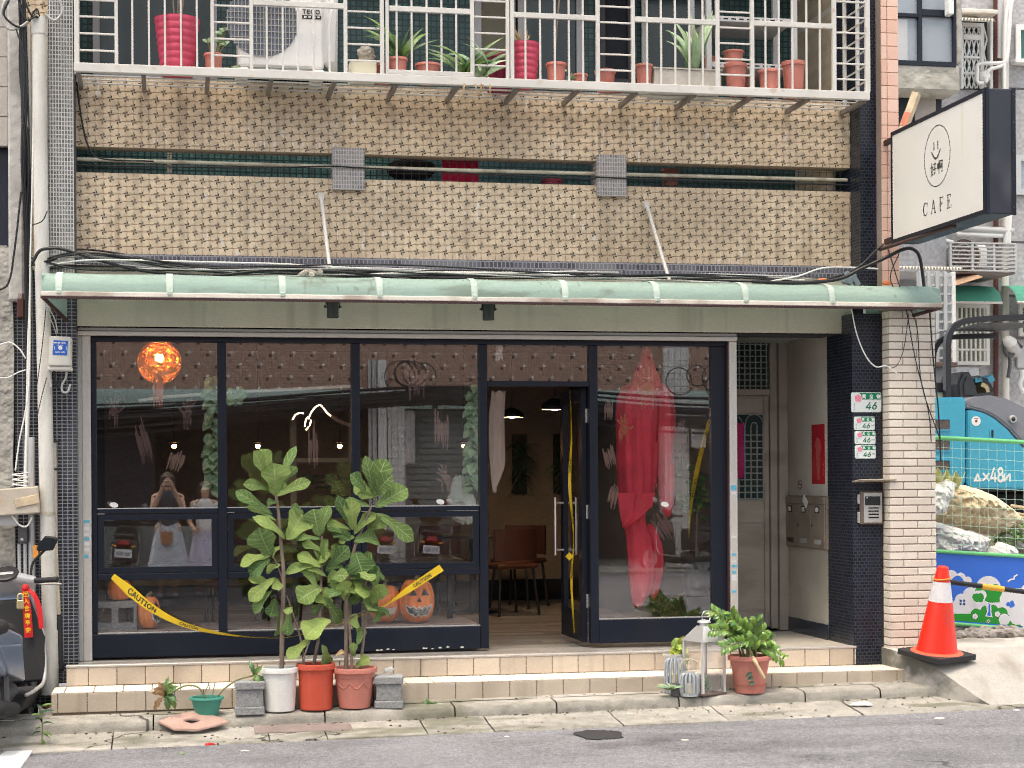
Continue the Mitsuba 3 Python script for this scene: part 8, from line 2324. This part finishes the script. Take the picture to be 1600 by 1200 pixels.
# low sheets, small awnings, barred windows
corrugated('low_sheet', 1409, 1506, 418, 4.6, .8, .1, 20, 'm_offwhite', 'corrugated sheet roof under the far air conditioner')
q = [at(1490, 430, 5.4), at(1535, 428, 5.0), at(1490, 445, 5.0), at(1505, 425, 5.9)]
part(ah, 'rust_sheet', trimesh.Trimesh([at(1488, 422, 6.2), at(1508, 421, 6.2), at(1536, 433, 5.4), at(1490, 447, 5.4)], [(0, 1, 2), (0, 2, 3)], process=False), M('m_rustsheet', grain((0.4, 0.26, 0.17), 0.25, 8, (0.15, 0.09, 0.06), 0.6), 0.8))
for u0, u1, lab in ((1488, 1566, 'middle'), (1589, 1660, 'right')):
    a, b = at(u0, 471, 5.9), at(u1, 471, 5.9)
    aa = thing('small_awning', f'small green awning over a barred window of the far house, the {lab} one', 'awning')
    part(aa, 'cover', sheet(np.array([[(x, 5.9 + y, a[2] + z) for y, z in ((0, 0), (.05, .1), (.2, .19), (.55, .24))] for x in np.linspace(a[0], b[0], 5)])), 'm_smallawn' if 'm_smallawn' in scene else M('m_smallawn', (0.06, 0.27, 0.19), 0.5), smooth=True)
    part(aa, 'edge', tube([(a[0], 5.895, a[2] - .01), (b[0], 5.895, a[2] - .01)], .014, 5), 'm_offwhite')


def barred(u0, v0, u1, v1, y, nv, nh, label, glass):
    t = pbox('barred_window', u0, v0, u1, v1, y + .12, .03, glass, .003, label=label)
    x0, x1, z0, z1 = rectz(u0, v0, u1, v1, y)
    part(t, 'frame', pxz(frame(x0, x1, z0, z1, .04), y - .02, y + .02), 'm_offwhite')
    for k in range(1, nv):
        x = x0 + (x1 - x0) * k / nv
        part(t, 'bar', cbx(x - .011, x + .011, y - .01, y + .01, z0 + .04, z1 - .04, .002), 'm_offwhite')
    for k in range(1, nh):
        z = z0 + (z1 - z0) * k / nh
        part(t, 'crossbar', cbx(x0 + .04, x1 - .04, y - .022, y - .0105, z - .011, z + .011, .002), 'm_offwhite')


barred(1489, 476, 1545, 570, 6.2, 8, 4, 'barred window under the middle green awning', M('m_olive', (0.2, 0.21, 0.15), 0.5))
barred(1592, 476, 1650, 525, 6.2, 6, 2, 'barred window under the right green awning', 'm_darkglass')
pbox('wall_panel', 1494, 574, 1530, 592, 6.1, .2, 'm_stucco')
og = thing('ornate_grille', 'tall pale steel grille with ring ornaments beyond the brick pillar', 'grille')
x0, x1, z0, z1 = rectz(1438, 425, 1489, 566, 4.0)
part(og, 'back_sheet', bx(x0, x1, 4.06, 4.08, z0, z1), M('m_paleblue', (0.42, 0.47, 0.5), 0.5))
for k in range(5):
    x = x0 + (x1 - x0) * k / 4
    part(og, 'post', cbx(x - .02, x + .02, 3.98, 4.02, z0, z1, .004), 'm_white' if k == 4 else 'm_galv')
for k in range(5):
    for i in range(4):
        x, z = x0 + (x1 - x0) * (i + .5) / 4, z0 + (z1 - z0) * (k + .5) / 5
        a = np.linspace(0, 2 * math.pi, 17)
        part(og, 'ring', tube(np.stack([x + .05 * np.cos(a), np.full(17, 4.0), z + .05 * np.sin(a)], 1), .012, 5), 'm_galv')
part(og, 'sill', cbx(x0, x1, 3.9, 4.1, z0 - .05, z0 - .003, .005), M('m_sillbrown', (0.13, 0.1, 0.09), 0.8))
pbox('low_house_wall', 1396, 566, 1490, 900, 4.1, 2, 'm_stucco')
# meter and hose on the wall
wm = thing('water_meter', 'cluster of grey pipes and valves on the far wall at the right edge', 'meter')
part(wm, 'body', hul(tuple(at(1577, 540, GY - .15)) + (.1,), tuple(at(1585, 548, GY - .15)) + (.08,)), 'm_galv', smooth=40)
part(wm, 'cap', hul(tuple(at(1576, 534, GY - .22)) + (.07,), tuple(at(1582, 534, GY - .22)) + (.05,)), 'm_white', smooth=40)
for pts in ([(1568, 532), (1571, 552), (1580, 556), (1586, 550)], [(1568, 532), (1580, 529), (1597, 543)], [(1577, 552), (1578, 570), (1575, 590)]):
    part(wm, 'pipe', tube(spline([at(u, v, GY - .2) for u, v in pts], 5), .02, 6), 'm_darkgrey', smooth=True)
pbox('wall_board', 1589, 530, 1640, 575, GY - .04, .03, 'm_galv')
part(ah, 'hose', tube(spline([at(1596, 578, GY - .1), at(1596, 590, GY - .1), at(1593, 600, GY - .1), at(1598, 615, GY - .1)], 5), .03, 6), 'm_white', smooth=True)
for v in (138, 378, 462):
    a, b = at(1575, v, GY - .002), at(1700, v, GY - .002)
    part(ah, 'groove', bx(a[0], b[0], GY - .004, GY + .01, a[2] - .012, a[2] + .012), 'm_darkgrey')
struct('far_wall', bx(16, 30, 8, 9, 0, 9), 'm_stucco')
# ================================================================ the other side of the lane (seen in the shop windows)
OY = -16.7


def rat(u, v, y=OY):
    """Where a mark seen mirrored in the shop window stands, given its own depth y."""
    p = at(u, v, 0.044 - y)
    return np.array([p[0], y, p[2]])


def opp(p, n, uv):
    s = 0.048
    a, b = p.x / s, p.z / s
    fa, fb = a - dr.floor(a), b - dr.floor(b)
    g = smoothstep(0.02, 0.09, dr.minimum(dr.minimum(fa, 1 - fa), dr.minimum(fb, 1 - fb)))
    k = cell_rand(dr.floor(a), dr.floor(b), 4)
    c = mix((0.42, 0.26, 0.19), (0.5, 0.33, 0.25), k)
    row = dr.floor(b / 4)
    i = dr.floor(a) - 7 * dr.floor((dr.floor(a) + 3 * row) / 7) + 3 * row
    j = dr.floor(b) - 4 * row
    dk = (dr.abs(i) < 0.5) & (j < 0.5)
    wt = (dr.abs(i - 1) < 0.5) & (dr.abs(j - 1) < 0.5)
    c = dr.select(dk, mi.Color3f(0.04, 0.025, 0.02), dr.select(wt, mi.Color3f(0.8, 0.75, 0.7), c))
    return mix((0.2, 0.13, 0.1), c, g)


M('m_opptile', proc(opp), 0.5)


def whitetile(p, n, uv):
    a, b = (p.x + p.y) / 0.11, p.z / 0.11
    fa, fb = a - dr.floor(a), b - dr.floor(b)
    g = smoothstep(0.015, 0.06, dr.minimum(dr.minimum(fa, 1 - fa), dr.minimum(fb, 1 - fb)))
    return mix((0.16, 0.15, 0.14), mi.Color3f(0.78, 0.77, 0.74) * (0.9 + 0.1 * cell_rand(dr.floor(a), dr.floor(b), 1)), g)


M('m_whitetile', proc(whitetile), 0.35)
M('m_shutter', (0.2, 0.23, 0.235), 0.5)
M('m_oppdark', (0.012, 0.017, 0.028), 0.6)
M('m_oppawn', (0.35, 0.45, 0.41), 0.5)
M('m_woodframe', (0.22, 0.16, 0.11), 0.6)
ob = thing('opposite_building', 'tan tiled house across the lane, mirrored in the shop windows', 'building')
part(ob, 'upper_wall', bx(-9, 14, OY - 0.6, OY, 3.12, 7.2), 'm_opptile')
part(ob, 'back_wall', bx(-9, 14, OY - 3.2, OY - 3.0, 0, 3.12), 'm_oppdark')
part(ob, 'ceiling', bx(-9, 14, OY - 3.0, OY - 0.6, 3.1, 3.2), 'm_oppdark')
for a, b in ((-9, 0.9), (0.95, 4.3), (4.4, 14)):
    part(ob, 'awning', sheet(np.array([[(x, OY + d, z) for d, z in ((0.0, 3.12), (0.05, 3.08), (0.08, 2.98), (0.09, 2.8))] for x in np.linspace(a, b, 6)])), 'm_oppawn', smooth=True)
x0 = rat(605, 700)[0]
x1 = rat(632, 700)[0]
part(ob, 'pillar', bx(x0, x1, OY - 0.3, OY + 0.1, -0.05, 3.12), 'm_whitetile')
x0, x1 = rat(1036, 700)[0], rat(1074, 700)[0]
part(ob, 'pillar', bx(x0, x1, OY - 0.3, OY + 0.1, -0.05, 4.4), 'm_whitetile')
part(ob, 'pillar', bx(-2.6, -1.9, OY - 0.3, OY + 0.1, -0.05, 3.12), 'm_whitetile')
sx0, sx1 = rat(634, 700)[0], rat(746, 700)[0]
for k in range(28):
    part(ob, 'shutter_slat', cbx(sx0, sx1 + 1.2, OY - 0.2, OY - 0.17, 0.12 + k * 0.107, 0.12 + k * 0.107 + 0.1, 0.012), 'm_shutter')
for u in (460, 552):
    x = rat(u, 700)[0]
    part(ob, 'post', bx(x - .05, x + .05, OY - .35, OY - .25, 0, 3.1), 'm_woodframe')
part(ob, 'beam', bx(rat(400, 700)[0], rat(606, 700)[0], OY - .34, OY - .26, 1.93, 2.0), 'm_woodframe')
part(ob, 'low_wall', bx(-2.0, 0.9, OY - .3, OY - .1, -0.05, 0.9), 'm_shutter')
part(ob, 'door', bx(-1.5, -0.2, OY - 0.6, OY - 0.5, 0, 2.4), 'm_oppdark')
part(ob, 'light_box', cbx(rat(1078, 700)[0], rat(1095, 700)[0], OY + 0.05, OY + .3, rat(0, 703)[2], rat(0, 626)[2], .01), 'm_white')
part(ob, 'panel', cbx(rat(632, 700)[0], rat(648, 700)[0], OY + .01, OY + .06, rat(0, 728)[2], rat(0, 640)[2], .01), 'm_galv')
struct('far_pavement', bx(-10, 15, OY - 3.0, -15.2, -0.3, 0.13), 'm_kerb', 'raised pavement across the lane, mirrored in the glass')
for u, r in ((577, .03), (584, .04), (596, .075)):
    x = rat(u, 700)[0]
    single('drain_pipe', tube([(x, OY + .12, 0.1), (x, OY + .12, 3.6)], r, 10), 'm_galv' if r < .07 else 'm_white', {577: 'thin pipe on the house across the lane', 584: 'middle pipe on the house across the lane', 596: 'wide white pipe beside the tiled pillar across the lane'}[u], 'pipe', smooth=True)
r = np.random.default_rng(3)
for k in range(26):
    a = np.array([-6 - r.random() * 3, OY + .7 + .2 * r.random(), 2.3 + r.random() * .55])
    b = np.array([rat(690, 0)[0] + r.normal() * .3, OY + .6, 2.85 + .3 * r.random()])
    c = np.array([13, OY + .7, 2.4 + .7 * r.random()])
    m1, m2 = (a + b) / 2 - [0, 0, .1 + .25 * r.random()], (b + c) / 2 - [0, 0, .1 + .3 * r.random()]
    single('overhead_cable', tube(spline([a, m1, b, m2, c], 8), .012 + .014 * r.random(), 5), 'm_black', 'dark cable slung along the house across the lane', 'cable', 'cables across the lane', smooth=True)
for k in range(9):
    p = rat(650 if k < 5 else 1062, 575 if k < 5 else 590) + [r.normal() * .2, .6, 0]
    a = np.linspace(0, 5.8, 24)
    R = .16 + .1 * r.random()
    single('cable_coil', tube(np.stack([p[0] + R * np.cos(a), p[1] + .02 * a, p[2] - .2 * r.random() + R * np.sin(a)], 1), .01, 5), 'm_black', 'loop of spare cable hanging across the lane', 'cable', 'cable loops across the lane', smooth=True)
scooter(*rat(190, 890, -15.6)[:2], 0.02, 180, 'scooter with a red tail light mirrored in the leftmost low window', 'm_body_dark', '866-MOH', lean=-4)
scooter(*rat(592, 890, -15.7)[:2], 0.02, 176, 'maroon scooter mirrored in the low window behind the fig plants', 'm_body_maroon', '155-3AV', lean=-4)
scooter(*rat(668, 890, -15.5)[:2], 0.02, 186, 'black scooter mirrored in the third low window', 'm_body_black', '970-EDJ', lean=-5)
scooter(*rat(745, 890, -15.6)[:2], 0.02, 172, 'grey scooter mirrored beside the door post', 'm_body_dark', '522-KLD', lean=-5)
scooter(*rat(1100, 890, -15.4)[:2], 0.02, 150, 'black scooter mirrored at the right edge of the big window', 'm_body_black', '317-NTS', lean=-5)


# two people in the lane
from manifold3d import Manifold, Mesh as _MMesh


def skin(bones, refine=0.02, it=8):
    """One continuous surface from bones (p, q, rp, rq): hulls of balls joined, refined and smoothed."""
    b = trimesh.creation.icosphere(2, 1.0).vertices
    ms = []
    for p, q, rp, rq in bones:
        h = trimesh.convex.convex_hull(np.vstack([np.asarray(p) + b * rp, np.asarray(q) + b * rq]))
        ms.append(Manifold(_MMesh(np.asarray(h.vertices, np.float32), np.asarray(h.faces, np.uint32))))
    m = ms[0]
    for q in ms[1:]:
        m = m + q
    m = m.refine_to_length(refine).to_mesh()
    t = trimesh.Trimesh(m.vert_properties[:, :3], m.tri_verts)
    trimesh.smoothing.filter_taubin(t, iterations=it)
    return t


M('m_skin', (0.55, 0.34, 0.25), 0.5)
M('m_hair', (0.03, 0.022, 0.02), 0.5)


def person(x, y, label, skirt, top, facing=0, hold=True, sc=1.0):
    t = thing('person', label, 'person')
    W = lambda m: mv(m, x, y, 0.0, facing, s=sc)
    B = []
    for s in (-1, 1):
        B += [((s * .09, 0, .9), (s * .09, .01, .5), .085, .055), ((s * .09, .01, .5), (s * .09, -.02, .09), .05, .034), ((s * .09, -.03, .06), (s * .1, .13, .035), .035, .028)]
        sh = (s * .165, 0, 1.3)
        el, wr = ((s * .2, .14, 1.13), (s * .07, .25, 1.42)) if hold else ((s * .22, .02, 1.06), (s * .16, .16, 0.95))
        B += [((s * .08, 0, 1.32), sh, .06, .05), (sh, el, .045, .036), (el, wr, .036, .024)]
        hx, hy, hz = (s * .055, .275, 1.47) if hold else (s * .13, .2, .93)
        B += [(wr, (hx, hy, hz), .024, .03)]
        for k in range(4):
            f0 = (hx - s * .004, hy + .02, hz + .03 - .018 * k)
            f1 = (hx - s * .03, hy + .035, hz + .045 - .018 * k)
            f2 = (hx - s * (.055 + .004 * (k == 1)), hy + .025, hz + .05 - .018 * k)
            B += [((hx, hy, hz), f0, .02, .009), (f0, f1, .009, .0085), (f1, f2, .0085, .0075)]
        B += [((hx, hy - .005, hz - .02), (hx - s * .04, hy - .015, hz - .01), .013, .009)]
    B += [((0, 0, .95), (0, 0, 1.12), .12, .105), ((0, 0, 1.12), (0, 0, 1.28), .105, .115), ((0, 0, 1.32), (0, .01, 1.4), .06, .05)]
    H = 1.5
    B += [((0, .02, H - .06), (0, .01, H + .03), .06, .082), ((0, .045, H - .075), (0, .03, H), .04, .07), ((0, .09, H - .02), (0, .1, H - .028), .012, .013)]
    for s in (-1, 1):
        B += [((s * .085, .0, H - .01), (s * .088, -.005, H + .02), .012, .014)]
    part(t, 'body', W(skin(B)), 'm_skin', smooth=True)
    part(t, 'hair', W(skin([((0, -.015, H + .045), (0, -.03, H), .093, .093), ((-.06, .05, H + .055), (.06, .05, H + .055), .035, .035), ((.075, .03, H + .02), (.075, .01, H - .1), .03, .03), ((-.075, .03, H + .02), (-.075, .01, H - .1), .03, .03), ((.05, -.05, H), (.05, -.06, H - .2), .055, .03), ((-.05, -.05, H), (-.05, -.06, H - .2), .055, .03)])), 'm_hair', smooth=True)
    for s in (-1, 1):
        part(t, 'eye', W(mv(trimesh.creation.icosphere(1, .009), s * .032, .088, H + .005)), 'm_ink')
    part(t, 'mouth', W(mv(hul((-.018, 0, 0, .005), (.018, 0, 0, .005)), 0, .083, H - .06)), 'm_bloodred')
    n = 48
    rows = []
    for z, r in ((1.0, .125), (.93, .15), (.8, .185), (.6, .225), (.45, .25), (.4, .255)):
        a = np.linspace(0, 2 * math.pi, n + 1)
        k = 1 + .05 * (1.1 - z) * np.sin(11 * a) + .03 * np.sin(5 * a + z * 3)
        rows.append(np.stack([r * k * np.cos(a), r * k * .85 * np.sin(a), np.full(n + 1, z)], 1))
    part(t, 'skirt', W(sheet(np.array(rows))), skirt, smooth=True)
    part(t, 'top', W(skin([((0, 0, .96), (0, 0, 1.12), .13, .118), ((0, 0, 1.12), (0, 0, 1.28), .118, .125), ((-.15, 0, 1.29), (.15, 0, 1.29), .06, .06)])), top, smooth=True)
    for s in (-1, 1):
        part(t, 'shoe', W(hul((s * .09, -.05, .035, .04), (s * .1, .14, .03, .034))), 'm_white', smooth=True)
    return t, W


M('m_skirt1', grain((0.5, 0.54, 0.6), 0.3, 22, (0.2, 0.24, 0.32), 0.6), 0.85)
M('m_skirt2', (0.55, 0.53, 0.66), 0.85)
M('m_top1', (0.05, 0.06, 0.08), 0.85)
pt, W = person(0.0, -12.97, 'woman in a patterned skirt holding up a phone, mirrored in the first window', 'm_skirt1', 'm_top1', sc=1.08)
single('phone', W(cbx(-.08, .08, .285, .294, 1.44, 1.525, .006)), 'm_black', 'black phone held up sideways by the woman in the patterned skirt', 'phone')
bg = thing('handbag', 'tan bucket bag hanging in front of the woman in the patterned skirt', 'bag')
part(bg, 'pouch', W(lathe([(.001, .7), (.07, .7), (.085, .86), (.08, .86), (.001, .8)], (-.02, .2, 0), 24)), M('m_tanbag', (0.4, 0.19, 0.11), 0.6), smooth=35)
part(bg, 'strap', W(tube(spline([(-.09, .2, .85), (-.1, .1, 1.05), (-.12, .06, 1.3), (0, -.1, 1.36)], 5), .007, 5)), 'm_tanbag', smooth=True)
person(0.52, -13.15, 'woman in a lavender skirt standing beside the photographer, mirrored in the first window', 'm_skirt2', 'm_white', 0, False)
